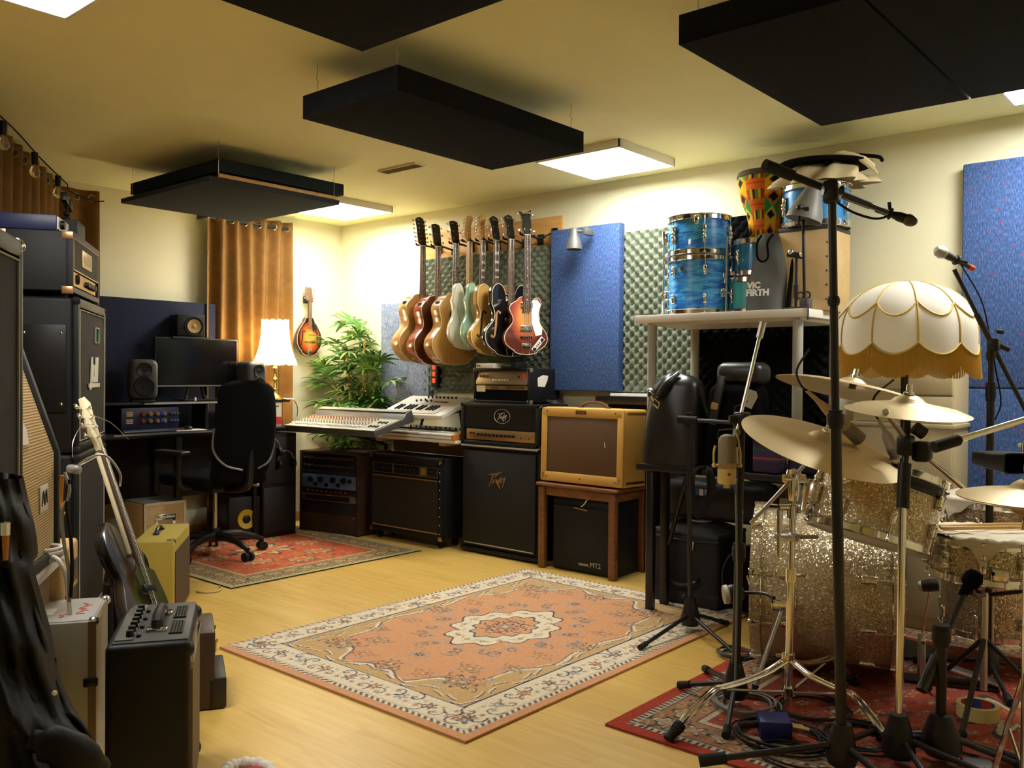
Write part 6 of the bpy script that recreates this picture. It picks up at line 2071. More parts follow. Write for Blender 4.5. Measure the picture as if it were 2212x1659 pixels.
b = MB(); b.cyl(e0, e0 + (e1 - e0).normalized() * .10, .020, n=14); b.build('counterweight', RUB, t)
clutch(t, e1, e1 - e0, .018, .05); clutch(t, top1, UP, .022, .07)

# stand two: holds the large-diaphragm microphone
sp2 = onz(1588, 1522, ZR)
t = thing('microphone_stand', 'black microphone stand on the red rug, chrome arm pointing up left of the bass drum', 'microphone stand', sp2)
D2 = depth(sp2)
top2 = atd(1603, 912, D2) - sp2
b = MB(); b.cyl((0, 0, .05), top2 * .55, .017, n=16); b.build('lower_pole', BLKM, t)
b = MB(); b.cyl(top2 * .53, top2, .013, n=14); b.build('upper_pole', BLKM, t)
clutch(t, top2 * .54, UP, .023, .07)
b = MB(); b.lathe([(0, .17), (.024, .17), (.038, .12), (.052, .055), (.044, .03), (0, .03)], 20); b.build('hub', BLKP, t)
tripod(t, [foot(1468, 1488, sp2), foot(1523, 1452, sp2), foot(1568, 1598, sp2)], .08, 0, fr=.016)
f0, f1 = atd(1647, 702, D2 + .05) - sp2, atd(1586, 955, D2 - .02) - sp2
b = MB(); b.cyl(f0, f1, .0075, n=12); b.build('boom_arm', CHR, t)
fd = (f1 - f0).normalized()
b = MB(); b.cyl(f0 - fd * .01, f0 + fd * .055, .0135, n=14); b.build('boom_sleeve', STEEL, t)
b = MB(); b.box(top2 + UP * .01, (.06, .05, .06), .012, seg=3); b.cyl(top2 - RV * .05 + UP * .01, top2 + RV * .05 + UP * .01, .017, n=12); b.build('clamp', BLKP, t)
b = MB(); b.cyl(f1 - fd * .05, f1 + fd * .02, .016, .011, 12); b.build('swivel', M('grey_cast_metal', (.20, .21, .19), .45, .5), t)
b = MB(); b.cyl(f1 + RV * .004 - UP * .02, f1 + RV * .008 - UP * .085, .010, n=10); b.build('white_tape', WHT, t)
cb = [f1 - UP * .0, f1 + RV * .005 - UP * .15, atd(1590, 1080, D2 - .04) - sp2, atd(1592, 1250, D2 - .05) - sp2, atd(1590, 1380, D2 - .06) - sp2, atd(1588, 1480, D2 - .06) - sp2]
b = MB(); b.tube(cb, .005, 8, spline=5); b.build('cable', M('grey_cable', (.16, .16, .14), .6), t)
mc = atd(1570, 1046, D2 - .03)
t = thing('condenser_microphone', 'pale gold large condenser microphone hanging in a brass yoke left of the cymbals', 'microphone', mc)
NEU = M('satin_gold_body', (.66, .53, .22), .35, .35)
b = MB(); b.lathe([(0, -.015), (.012, -.015), (.012, .0), (.033, .002), (.036, .008), (.036, .062), (0, .062)], 28); bo = b.build('body', NEU, t)
b = MB(); b.lathe([(.036, .062), (.0365, .066), (.0365, .08), (.036, .084)], 28); b.build('ring', M('old_brass', (.42, .30, .13), .4, .7), t)
b = MB(); b.lathe([(.035, .084), (.035, .160), (.033, .175), (.026, .188), (.012, .195), (0, .196)], 28); b.build('grille', M('worn_mesh', (.28, .24, .16), .55, .6, bump=.8, bscale=600), t)
b = MB(); b.T = Matrix.Translation((0, 0, .042)) ; n_ = -Vector((WV.x, WV.y, 0)); b.T = Matrix.Translation(n_ * .0362 + Vector((0, 0, .042))) @ n_.to_track_quat('Z', 'Y').to_matrix().to_4x4() @ RZ(R(45)); b.box((0, 0, 0), (.011, .011, .002)); b.T = Matrix(); b.build('red_badge', M('dark_red_enamel', (.35, .02, .015), .35), bo, 'red diamond badge')
b = MB()
for q in (-1, 1):
    b.tube([RV * q * .036 + UP * .074, RV * q * .05 + UP * .075, RV * q * .052 + UP * .12, RV * q * .046 + UP * .15], .0045, 8, spline=3); b.ball(RV * q * .05 + UP * .074, .010, 10, 8)
b.tube([RV * .046 + UP * .15, RV * .045 + UP * .17, RV * .035 + UP * .20], .0045, 8)
b.build('yoke', NEU, t)

# ---- chrome boom cymbal stand
cp = onz(1702, 1530, ZR)
t = thing('cymbal_stand', 'chrome double-braced cymbal boom stand in front of the bass drum', 'cymbal stand', cp)
Dc = depth(cp)
ct = atd(1714, 1042, Dc) - cp; ct.x *= 1; 
b = MB(); b.cyl((0, 0, .03), ct * .60, .0155, n=18); b.build('lower_tube', CHR, t)
b = MB(); b.cyl(ct * .58, ct * .88, .0125, n=18); b.build('middle_tube', CHR, t)
b = MB(); b.cyl(ct * .86, ct, .0095, n=16); b.build('upper_tube', CHR, t)
for f in (.59, .87):
    b = MB(); b.cyl(ct * f - UP * .025, ct * f + UP * .025, .022, n=18); b.cyl(ct * f, ct * f + RV * .055, .006, n=8); b.box(ct * f + RV * .06, (.012, .012, .035), .004); b.build('height_clamp', CHR, t)
b = MB(); b.box(ct * .76 - RV * .02, (.09, .05, .03), .01); b.cyl(ct * .76, ct * .76 + RV * .10, .008, n=8); b.build('side_clamp', STEEL, t)
b = MB(); b.cyl(ct * .90 - RV * .05 - UP * .02, ct * .90 - RV * .05 - UP * .20, .011, n=12); b.cyl(ct * .90 - RV * .055 - UP * .01, ct * .90 + RV * .07 - UP * .01, .014, n=12); b.build('tom_clamp', CHR, t)
b = MB(); b.lathe([(0, -.07), (.018, -.07), (.024, -.03), (.020, .02), (.030, .035), (.026, .05), (0, .055)], 18, c=ct); b.cyl(ct + RV * -.04 + UP * .015, ct + RV * .045 + UP * .015, .017, n=14); b.build('boom_tilter', CHR, t)
g0, g1 = atd(1622, 1130, Dc - .08) - cp, CA_ - cp + tilt(.23, .30) * .01
gm = ct + UP * .02
b = MB(); b.cyl(g0, gm + (gm - g0).normalized() * .01, .0075, n=12); b.cyl(gm, g1 - UP * .02, .0075, n=12); b.build('boom_rod', STEEL, t)
b = MB(); b.cyl(g1 - tilt(.23, .30) * .05, g1 + tilt(.23, .30) * .035, .005, n=10); b.box(g1 - tilt(.23, .30) * .05, (.02, .03, .03), .006); b.build('top_tilter', CHR, t)
hubz = (atd(1700, 1425, Dc) - cp).z
feet = [foot(1452, 1600, cp), foot(1925, 1622, cp), Vector((.10, .42, 0))]
b = MB(); b.cyl((0, 0, hubz - .03), (0, 0, hubz + .025), .026, n=18); b.build('upper_collar', CHR, t)
b = MB(); b.cyl((0, 0, .055), (0, 0, .085), .030, n=18); b.cyl((0, 0, .03), (0, 0, .06), .012, n=12); b.build('lower_collar', CHR, t)
for p in feet:
    d = Vector((p.x, p.y, 0)); dn = d.normalized(); sv = Vector((-dn.y, dn.x, 0)) * .012
    knee = d * .55 + UP * .145
    lg = MB()
    for q in (-1, 1):
        lg.tube([dn * .02 + UP * hubz + sv * q, d * .25 + UP * (hubz * .72 + .02) + sv * q, knee + sv * q, d * .66 + UP * .145 + sv * q, d * .85 + UP * .085 + sv * q, d * .97 + UP * .035 + sv * q * .4], .0065, 8, spline=3)
    lgo = lg.build('leg', CHR, t)
    b = MB(); b.cyl(knee - UP * .012, dn * .03 + UP * .07, .005, n=8); b.build('brace', STEEL, t)
    b = MB(); e = (d * 1.02 + UP * .012) - (d * .90 + UP * .062); e.normalize()
    st = d * .93 + UP * .052
    for k in range(5): b.cyl(st + e * .016 * k, st + e * (.016 * k + .012), .020 + .003 * math.sin(k * 1.3), .019 + .003 * math.sin(k * 1.3 + 1), 16)
    b.cyl(st, st + e * .078, .017, n=14); b.v = [(v[0], v[1], max(v[2], .001)) for v in b.v]; b.build('rubber_foot', RUB, t)

# ---- black cymbal stand with a long chrome pole, carries the level cymbal
kp = onz(1940, 1652, ZR)
t = thing('cymbal_stand', 'black-collared stand with a long brass-tinted pole under the level cymbal', 'cymbal stand', kp)
Dk = depth(kp)
kt = CC - kp
k1 = atd(1950, 1085, Dk) - kp
b = MB(); b.cyl((0, 0, .05), k1, .0125, n=18); b.build('lower_pole', CHR, t)
b = MB(); b.cyl(k1 - UP * .02, k1 + (kt - k1) * .38, .021, n=18); b.build('sleeve', BLKP, t)
b = MB(); b.cyl(k1, kt - UP * .01, .0115, n=16); b.build('upper_pole', BLKM, t)
b = MB(); b.cyl(kt - UP * .03, kt + UP * .05, .0055, n=10); b.lathe([(.006, -.05), (.016, -.045), (.016, -.02), (.006, -.015)], 14, c=kt); b.build('top_rod', CHR, t)
ck = k1 + (kt - k1) * .56
b = MB(); b.box(ck, (.05, .06, .07), .012); b.box(ck + RV * .055 + UP * -.02, (.06, .06, .07), .015); b.cyl(ck + RV * .06 + UP * .04, ck + RV * .03 + UP * .06, .022, n=14); b.build('clamp', BLKP, t)
b = MB(); b.cyl(atd(1912, 888, Dk - .05) - kp, ck + UP * .02, .0105, n=12); b.build('short_arm', STEEL, t)
b = MB(); b.cyl(ck + RV * .06 - UP * .03, atd(2082, 1055, Dk + .10) - kp, .0085, n=12); b.build('long_arm', CHR, t)
b = MB(); b.lathe([(0, .17), (.028, .17), (.042, .12), (.055, .05), (.046, .03), (0, .03)], 20); b.build('hub', BLKP, t)
tripod(t, [Vector((.10, .28, 0)), Vector((.29, .06, 0)), Vector((.19, -.20, 0))], .09, 0, fr=.018)

# ---- stand with the ball-headed vocal microphone by the blue panel
vp = atd(2140, 1000, 3.75); vp.z = ZR
t = thing('microphone_stand', 'black boom microphone stand with a vocal microphone before the large blue panel', 'microphone stand', vp)
Dv = depth(vp)
va = atd(2141, 745, Dv) - vp
b = MB(); b.cyl((0, 0, .05), va * .86, .0155, n=16); b.build('lower_pole', BLKM, t)
b = MB(); b.cyl(va * .84, va, .0115, n=14); b.build('upper_pole', BLKM, t)
clutch(t, va * .86, UP, .019, .08); clutch(t, va * .97, UP, .017, .05)
b = MB(); b.lathe([(0, .15), (.026, .15), (.04, .10), (.048, .04), (0, .03)], 20); b.build('hub', BLKP, t)
tripod(t, [Vector((-.30, .02, 0)), Vector((.2, .24, 0)), Vector((.14, -.28, 0))], .08, 0, fr=.016)
h0, h1 = atd(2061, 582, Dv) - vp, atd(2222, 900, Dv) - vp
b = MB(); b.cyl(h0, h1, .0092, n=12); b.build('boom_arm', BLKM, t)
b = MB(); b.cyl(h0 + (h1 - h0) * .30, h0 + (h1 - h0) * .47, .0125, n=12); b.build('sleeve', BLKM, t)
b = MB(); b.box(va + RV * .01 + UP * .0, (.05, .045, .06), .012); b.cyl(va + RV * .03, va + RV * .075 - UP * .02, .012, n=10); b.cyl(va + RV * .02 + UP * .06, va + RV * .05 + UP * .055, .010, n=10); b.build('clamp', BLKP, t)
b = MB(); b.tube([h0 + RV * .03 + UP * .02, h0 + (h1 - h0) * .2 + RV * .05, h0 + (h1 - h0) * .42 + RV * .015, va + RV * .02 - UP * .1, va + RV * .045 - UP * .25, va + RV * .01 - UP * .34], .0035, 6, spline=5); b.build('cable', RUB, t)
vm = atd(2062, 560, Dv)
t = thing('vocal_microphone', 'ball-headed vocal microphone with a red ring on the stand by the blue panel', 'microphone', vm, rot=axis_rot(-RV * .90 + UP * .38 - WV * .2))
b = MB(); b.lathe([(0, -.075), (.0115, -.075), (.0125, -.02), (.018, .035), (.0185, .05), (0, .05)], 18); b.build('body', M('charcoal_enamel', (.03, .03, .03), .45), t)
b = MB(); b.lathe([(.0185, .05), (.025, .058), (.0265, .07), (.024, .088), (.014, .10), (0, .103)], 22); b.torus((0, 0, .07), .0262, .0016, 24, 6); b.build('grille', M('silver_mesh', (.45, .43, .38), .45, .8, bump=.7, bscale=700), t)
b = MB(); b.cyl((0, 0, -.075), (0, 0, -.10), .0135, n=14); b.build('red_ring', M('orange_red_rubber', (.65, .08, .03), .5), t, 'red cable ring')
b = MB(); b.torus((0, 0, -.01), .017, .006, 18, 8); b.tube([(0, 0, -.01), (.02, .0, -.035), (.03, 0, -.045)], .009, 8); b.build('clip', BLKP, t)

# ---- chrome boom with a black rubber end, reaching in from the right
rp = atd(2440, 1200, 2.62); rp.z = ZR
t = thing('boom_stand', 'boom stand at the right edge whose chrome arm ends in a black rubber grip', 'microphone stand', rp)
ra = atd(2440, 838, 2.62) - rp
b = MB(); b.cyl((0, 0, .05), ra, .014, n=14); b.build('pole', BLKM, t)
r0, r1 = atd(2018, 966, 2.45) - rp, atd(2470, 828, 2.63) - rp
rd = (r1 - r0).normalized()
b = MB(); b.cyl(r0 + rd * .05, r1, .0092, n=14); b.build('boom_arm', CHR, t)
b = MB(); b.cyl(r0, r0 + rd * .080, .0165, n=16); b.cyl(r0 + rd * .078, r0 + rd * .088, .0165, .011, 16); b.build('rubber_grip', RUB, t)
clutch(t, ra, rd, .024, .06)
b = MB(); b.lathe([(0, .15), (.026, .15), (.04, .10), (.05, .04), (0, .03)], 20); b.build('hub', BLKP, t)
tripod(t, [Vector((-.25, .02, 0)), Vector((.2, .24, 0)), Vector((.14, -.28, 0))], .08, 0, fr=.016)

# ---- hi-hat stand and cowbell
hp = Vector((HC.x, HC.y, ZR))
t = thing('hi_hat_stand', 'hi-hat stand with a slanting chrome leg at the right edge', 'cymbal stand', hp)
ht = HC - hp
b = MB(); b.cyl((0, 0, .04), ht * .75, .013, n=16); b.build('lower_tube', CHR, t)
b = MB(); b.cyl(ht * .73, ht + UP * .17, .0045, n=10); b.build('pull_rod', CHR, t)
b = MB(); b.lathe([(0, -.07), (.022, -.07), (.018, -.05), (0, -.05)], 16, c=ht); b.lathe([(0, .05), (.013, .05), (.015, .075), (.010, .095), (0, .095)], 14, c=ht); b.build('clutch', BRASS, t)
for p in (atd(2140, 1650, 2.78) - hp, Vector((.24, .22, 0)), Vector((.05, -.30, 0))):
    p.z = .0
    b = MB(); b.cyl(UP * .42, p + UP * .014, .009, n=10); b.cyl(p * .5 + UP * .225, UP * .10, .005, n=6); b.build('leg', CHR, t)
    b = MB(); b.ball(p + UP * .016, (.018, .018, .016), 12, 8); b.build('rubber_foot', RUB, t)
b = MB(); b.box((-.10, .10, .02), (.09, .27, .014), .004, rot=(R(6), 0, R(40))); b.v = [(x, y, max(z, .002)) for x, y, z in b.v]; b.build('pedal', STEEL, t)
wp = atd(2178, 995, 2.95)
t = thing('cowbell', 'dark cowbell with a pale top mounted above the hi-hat', 'cowbell', wp, rot=(0, 0, math.atan2(RV.y, RV.x) + R(6)))
b = MB()
def rr_(w, h, z, n=6):
    pts = []
    for cx_, cz_, a0 in ((w, h, 0), (-w, h, 90), (-w, -h, 180), (w, -h, 270)):
        for k in range(n):
            a = R(a0 + 90 * k / (n - 1)); pts.append((cx_ * .78 + math.cos(a) * w * .22, z, cz_ * .7 + math.sin(a) * h * .3))
    return pts
q0, q1, q2 = rr_(.088, .034, -.10), rr_(.064, .024, .10), rr_(.083, .030, -.10)
n_ = len(q0)
b.add(q0 + q1, [[i, (i + 1) % n_, n_ + (i + 1) % n_, n_ + i] for i in range(n_)] + [list(range(n_, 2 * n_))])
b.add(q2 + [(x * .95, y - .002, z * .95) for x, y, z in q1], [[i, (i + 1) % n_, n_ + (i + 1) % n_, n_ + i] for i in range(n_)] + [list(range(n_, 2 * n_))])
b.add(q0 + q2, [[i, (i + 1) % n_, n_ + (i + 1) % n_, n_ + i] for i in range(n_)])
b.build('shell', M('black_iron', (.02, .022, .02), .4, .5), t)
b = MB(); b.cyl((.06, .0, .024), (.06, .0, .06), .012, n=12); b.cyl((.06, 0, .05), (.06, .03, .05), .006, n=8); b.build('mount', CHR, t)
b = MB(); b.tube([(.06, 0, .05), (.12, .06, .03), (.13, .10, -.25), tuple(Matrix.Rotation(-(math.atan2(RV.y, RV.x) + R(6)), 3, 'Z') @ (hp + Vector((.05, .30, .9)) - wp))], .006, 8); b.build('rod', CHR, t)

# ---- small stand in the lower right with a short arm, and kick microphone
qp = onz(2032, 1648, ZR)
t = thing('microphone_stand', 'short black microphone stand in the lower right with a slanting arm', 'microphone stand', qp)
Dq = depth(qp)
qt = atd(2034, 1372, Dq) - qp
b = MB(); b.cyl((0, 0, .05), qt, .0165, n=16); b.build('pole', BLKM, t)
b = MB(); b.lathe([(0, .17), (.034, .165), (.058, .10), (.066, .05), (.05, .03), (0, .03)], 22); b.build('hub', BLKP, t)
tripod(t, [Vector((-.22, .06, 0)), Vector((.25, .10, 0)), foot(2195, 1652, qp)], .09, 0, fr=.018)
s0, s1 = atd(1990, 1492, Dq - .02) - qp, atd(2086, 1278, Dq + .12) - qp
b = MB(); b.cyl(s0, s1, .010, n=12); b.cyl(s0, s0 + (s1 - s0).normalized() * .13, .019, n=14); b.build('boom_arm', BLKM, t)
clutch(t, qt, UP, .026, .07)
t = thing('snare_microphone', 'small dark round-headed microphone on the short arm under the snare drum', 'microphone', atd(2094, 1262, Dq + .12), rot=axis_rot(RV * .5 + UP * .8))
b = MB(); b.lathe([(0, -.05), (.014, -.05), (.018, -.01), (.030, .0), (.032, .03), (.022, .05), (0, .055)], 18); b.build('body', BLKC, t)
t = thing('kick_microphone', 'silver and black drum microphone on a clip left of the bass drum', 'microphone', atd(1580, 1283, 3.62), rot=axis_rot(-RV * .95 - UP * .1))
b = MB(); b.lathe([(0, -.05), (.022, -.05), (.038, -.03), (.040, .0), (.036, .012)], 22); b.build('body', BLKP, t)
b = MB(); b.lathe([(.036, .012), (.040, .018), (.038, .032), (.0, .036)], 22); b.build('grille', M('silver_mesh', (.45, .43, .38), .45, .8), t)
b = MB(); b.tube([(0, 0, -.05), (.02, 0, -.10), (.06, 0, -.13), (.12, .0, -.14)], .008, 8, spline=4); b.build('clip_arm', BLKM, t)

# overhead microphones between the cymbals
for lb, a_, b_, m_ in (('tan tapered microphone pointing down between the cymbals', (1752, 852), (1858, 950), M('tan_metal_body', (.46, .33, .17), .4, .4)),
                       ('translucent grey microphone beside the black pole behind the level cymbal', (1902, 915), (1940, 985), M('smoky_plastic', (.36, .34, .27), .3))):
    A, B = atd(*a_, 3.25), atd(*b_, 3.25)
    L = (B - A).length
    t = thing('overhead_microphone', lb, 'microphone', A, rot=axis_rot(B - A))
    b = MB(); b.lathe([(0, -.02), (.007, -.02), (.009, .03), (.020, .09 * L / .25), (.026, L * .72), (0, L * .72)], 20); b.build('body', m_, t)
    b = MB(); b.lathe([(.026, L * .72), (.027, L * .74), (.027, L), (.02, L + .006), (0, L + .006)], 20); b.build('grille', M('grey_mesh_end', (.25, .22, .16), .5, .5), t)
    b = MB(); b.tube([(0, 0, -.02), (0, .0, -.05), (.0, .03, -.10), (0, .12, -.12)], .004, 6, spline=4); b.build('cable', RUB, t)

# ---- bass drum pedal
pc = KC + KA * (KL / 2 + .12); pc.z = ZR
t = thing('bass_drum_pedal', 'bass drum pedal with a white-tipped beater right of the bass drum', 'drum pedal', pc, rz=math.atan2(KA.y, KA.x))
b = MB(); b.box((.08, 0, .008), (.36, .10, .012), .003); b.build('base_plate', BLKM, t)
b = MB(); b.box((.14, 0, .055), (.26, .085, .010), .003, rot=(0, R(14), 0)); b.build('footboard', STEEL, t)
for sy in (-1, 1):
    b = MB(); b.box((-.03, sy * .055, .10), (.022, .012, .18), .003); b.build('post', STEEL, t)
b = MB(); b.cyl((-.03, -.065, .18), (-.03, .065, .18), .008, n=10); b.build('axle', CHR, t)
b = MB(); b.cyl((-.03, 0, .18), (.0, 0, .40), .004, n=8); b.build('beater_rod', CHR, t)
b = MB(); b.T = TR(0, 0, .41) @ RY(R(80)); b.lathe([(0, -.035), (.022, -.035), (.026, -.01), (.026, .03), (0, .035)], 18); b.T = Matrix(); bt = b.build('beater', BLKP, t)
b = MB(); b.T = TR(0, 0, .41) @ RY(R(80)); b.lathe([(0, -.045), (.018, -.045), (.024, -.034), (0, -.034)], 18); b.T = Matrix(); b.build('felt_tip', WHT, bt, 'white felt tip')

# ---- things on the red rug
tp = onz(2112, 1548, ZR)
t = thing('tape_roll', 'roll of cream adhesive tape with a blue and red core on the rug', 'tape', tp)
b = MB(); b.lathe([(.058, 0), (.074, 0), (.074, .05), (.058, .05), (.058, 0)], 40); b.build('tape', M('cream_tape', (.58, .48, .20), .5), t)
b = MB(); b.lathe([(.0575, .001), (.0575, .049)], 40); b.lathe([(.055, .001), (.055, .049)], 40)
b.mi = [0 if (i % 40) % 10 < 5 else 1 for i in range(len(b.f))]
b.build('core', [M('core_blue', (.03, .06, .30), .6), M('core_red', (.40, .05, .03), .6)], t)
bb = onz(1672, 1590, ZR)
t = thing('stage_box', 'small dark blue metal box with silver connectors lying among cables on the rug', 'box', bb + UP * .002, rz=math.atan2(RV.y, RV.x) - R(8))
b = MB(); b.box((0, 0, .035), (.11, .11, .066), .004); b.build('case', M('dark_blue_enamel', (.010, .014, .13), .4), t)
for sx in (-1, 1):
    b = MB(); b.cyl((sx * .055, 0, .038), (sx * .10, -.01, .036), .013, n=14); b.cyl((sx * .10, -.01, .036), (sx * .12, -.015, .034), .008, n=10); b.build('connector', CHR if sx > 0 else BLKP, t)


def coil(label, px, py, r0, n, mat, seed, wr=.0042, sq=1.0, z=ZR, group=None, trail=None):
    g = random.Random(seed)
    c = onz(px, py, z)
    t = thing('cable', label, 'cable', c, group=group)
    pts = []
    for i in range(n * 14):
        a = 2 * PI * i / 14
        r = r0 * (1 + .12 * math.sin(a * .37 + seed) + g.uniform(-.03, .03))
        pts.append((r * math.cos(a) + .012 * math.sin(a * .23), r * sq * math.sin(a), .0055 + .0075 * (i / (n * 14)) * n * .55 + .002 * (1 + math.sin(a * 2.3))))
    if trail: pts += trail
    b = MB(); b.tube(pts, wr, 6, spline=2); b.build('wire', mat, t)
    return t


GCAB = M('grey_cable', (.16, .16, .14), .6)
coil('grey cable coiled on the red rug left of the blue box', 1612, 1528, .115, 5, GCAB, 3)
coil('black cable coiled around the small blue metal box', 1688, 1600, .155, 5, RUB, 5, sq=.85)
coil('black cable coiled on the rug right of the chrome stand', 1752, 1535, .13, 3, RUB, 8)
coil('black cable looped on the rug in front of the big boom stand', 1722, 1640, .14, 2, RUB, 12, sq=.7, trail=[(.2, .02, .006), (.32, .06, .006), (.42, .0, .006)])
coil('dark cable coiled on the rug edge beside the bass drum front', 1590, 1418, .075, 5, M('slate_cable', (.05, .055, .06), .6), 15, z=.001)
coil('black cable tangled on the rug in front of the black-collared stand', 1862, 1600, .13, 4, RUB, 18, trail=[(.2, .1, .006), (.35, .12, .006)])
# ================================================================== the desk corner
CURT = M('ochre_velvet', (.165, .078, .010), .85, var=.18, vscale=14, bump=.3, bscale=300)
EYEL = M('eyelet_grey', (.30, .29, .25), .35, .8)


def curtain(name, label, p0, p1, z0, z1, folds, depth_, mat=CURT, eyelets=True, seed=1):
    """hanging cloth between two floor points, folding out of their line"""
    g = random.Random(seed)
    p0, p1 = Vector((*p0, 0)), Vector((*p1, 0))
    d = (p1 - p0); L = d.length; d.normalize()
    n = Vector((-d.y, d.x, 0))
    ph = [g.uniform(-.5, .5) for _ in range(folds + 2)]
    def off(u, v):
        k = u * folds
        i = int(k)
        a = k + .25 * math.sin(2 * PI * (u * 1.7 + ph[i % len(ph)] * .3)) * (1 - v)
        return depth_ * (.5 + .5 * math.cos(2 * PI * a)) * (1 - .25 * v) + .012 * math.sin(9 * u + 3 * v)
    t = thing(name, label, 'curtain', p0 + Vector((0, 0, z0)))
    b = MB(); b.grid(lambda u, v: d * (u * L) + n * off(u, v) + Vector((0, 0, (z1 - z0) * v)), folds * 14, 30); b.build('cloth', mat, t, ang=0, fix=False)
    if eyelets:
        for i in range(folds * 2):
            u = (i + .5) / (folds * 2)
            c = d * (u * L) + n * (off(u, 1) ) + Vector((0, 0, z1 - z0 - .055))
            tg = (d * .02 + n * (off(u + .005, 1) - off(u - .005, 1)) * 2).normalized()
            ax = Vector((-tg.y, tg.x, 0))
            b = MB(); b.torus(c, .023, .006, 18, 6, ax); b.build('eyelet', EYEL, t)
    return t


ya, yb = onx(446, 600, XL + .10).y, onx(629, 600, XL + .10).y
curtain('curtain', 'ochre velvet curtain behind the table lamp on the desk wall', (XL + .045, ya), (XL + .045, yb), .02, 2.595, 6, -.09, seed=3)
mb = MB(); mb.cyl((XL + .085, ya - .03, 2.54), (XL + .085, yb + .02, 2.54), .010, n=12)
for y in (ya - .02, yb + .01): mb.box((XL + .045, y, 2.54), (.09, .02, .03))
tag(mb.build('curtain_rod', BLKM), 'dark curtain rod holding the ochre curtain behind the table lamp', 'curtain rod')
na, nb = onx(232, 640, XL + .10), onx(467, 650, XL + .10)
b = MB(); b.box((XL + .05, (na.y - .5 + nb.y) / 2, 1.21), (.09, nb.y - na.y + .5, na.z * 2 - 2.42), .006)
o = b.build('wall_absorber', NAVY); tag(o, 'dark navy cloth panel on the wall behind the computer screen', 'acoustic panel')

# desk with a raised shelf
DX0, DX1, DY0, DY1, DZ, SZ = -6.33, -5.93, 2.60, onx(640, 920, -5.93).y, .872, 1.085
t = thing('studio_desk', 'long black studio desk with a raised shelf carrying speakers and a lamp', 'desk', ((DX0 + DX1) / 2, (DY0 + DY1) / 2, 0))
cx, cy = (DX0 + DX1) / 2, (DY0 + DY1) / 2
b = MB(); b.box((0, 0, DZ - .016), (DX1 - DX0, DY1 - DY0, .032), .003); b.build('desktop', BLKP, t)
b = MB(); b.box((DX1 - cx + .002, -.1, DZ - .008), (.006, DY1 - DY0 - .5, .010)); b.build('edge_strip', STEEL, t, 'bright steel edge strip')
ys = onx(627, 862, -6.05).y
b = MB(); b.box((-.075, (DY0 + ys) / 2 - cy, SZ - .010), (.30, ys - DY0, .020), .002); sf = b.build('shelf', BLKP, t)
b = MB(); b.box((.076, (onx(308, 868, -6.08).y + onx(488, 868, -6.08).y) / 2 - cy, SZ - .010), (.006, onx(488, 868, -6.08).y - onx(308, 868, -6.08).y, .012)); b.build('shelf_edge', PIPE, sf, 'pale shelf edge')
for y in (DY0 + .05, 3.55, ys - .03):
    b = MB(); b.box((-.10, y - cy, (DZ + SZ) / 2 - .01), (.20, .020, SZ - DZ - .02)); b.build('shelf_support', BLKP, t)
b = MB(); b.box((DX0 - cx + .02, -.12, .60), (.02, DY1 - DY0 - .6, .50)); b.build('back_panel', BLKP, t)
for y in (DY0 + .04, DY1 - .36):
    b = MB(); b.box((0, y - cy, (DZ - .03) / 2), (DX1 - DX0 - .04, .03, DZ - .032), .002); b.build('side_panel', BLKP, t)
for x in (-.15, .17):
    b = MB(); b.box((x, onx(378, 1000, -6.0).y - cy, (DZ - .03) / 2), (.045, .045, DZ - .032), .003); b.build('leg', BLKM, t)
b = MB(); b.cyl((.17, onx(378, 1000, -6.0).y - cy, .30), (.12, onx(300, 1000, -6.0).y - cy, .52), .012, n=8); b.build('brace', BLKM, t)
# right-hand black cabinet under the desk with headphones
y0 = DY1 - .31
t = thing('desk_cabinet', 'black cabinet under the right end of the studio desk behind the office chair', 'cabinet', (-6.12, y0 + .155, .002))
b = MB(); b.box((0, 0, .41), (.38, .31, .82), .004); b.build('body', BLKP, t)
for z in (.22, .61):
    b = MB(); b.box((.192, 0, z), (.008, .29, .36), .002); b.build('door', M('matt_black_front', (.010, .010, .011), .6), t)
for k, (dy, z, lb) in enumerate(((-.09, .70, 'black headphones hung at the upper left of the black cabinet'), (.04, .60, 'black headphones hung on the right of the black cabinet'))):
    t = thing('headphones', lb, 'headphones', (-5.905, y0 + .155 + dy, z), rz=R(90))
    b = MB(); b.tube([(math.cos(a) * .075, 0, math.sin(a) * .085) for a in [PI * i / 10 for i in range(11)]], .006, 8); b.build('headband', M('grey_headband', (.20, .20, .20), .35, .6), t)
    for sx in (-1, 1):
        b = MB(); b.cyl((sx * .078, 0, -.02), (sx * .055, 0, -.02), .036, .034, 18); b.build('ear_cup', RUB, t)
    b = MB(); b.box((0, .022, .085), (.02, .05, .012)); b.build('hook', BLKM, t)

# computer screen on its foot
ma, mb_ = onx(335, 727, -6.22), onx(513, 836, -6.22)
SX = -6.22
t = thing('computer_monitor', 'large dark computer screen on the studio desk', 'monitor', (SX, (ma.y + mb_.y) / 2, SZ + .001))
w, h = mb_.y - ma.y, ma.z - mb_.z
zc = (ma.z + mb_.z) / 2 - SZ
b = MB(); b.box((-.018, 0, zc), (.035, w, h), .006); b.build('case', BLKP, t)
b = MB(); b.box((.001, 0, zc + .006), (.004, w - .02, h - .035)); b.build('screen', M('dark_glass', (.004, .004, .005), .12, spec=.6), t)
b = MB(); b.box((.003, 0, zc - h / 2 + .010), (.004, w, .006)); b.box((.004, .0, zc - h / 2 + .010), (.004, .04, .008)); b.build('lower_strip', STEEL, t)
for dy in (-.07, .06):
    b = MB(); b.tube([(-.02, dy * .6, zc - h / 2 + .06), (-.03, dy, .05), (-.01, dy * 1.3, .006)], .016, 8); b.build('stand', BLKP, t)
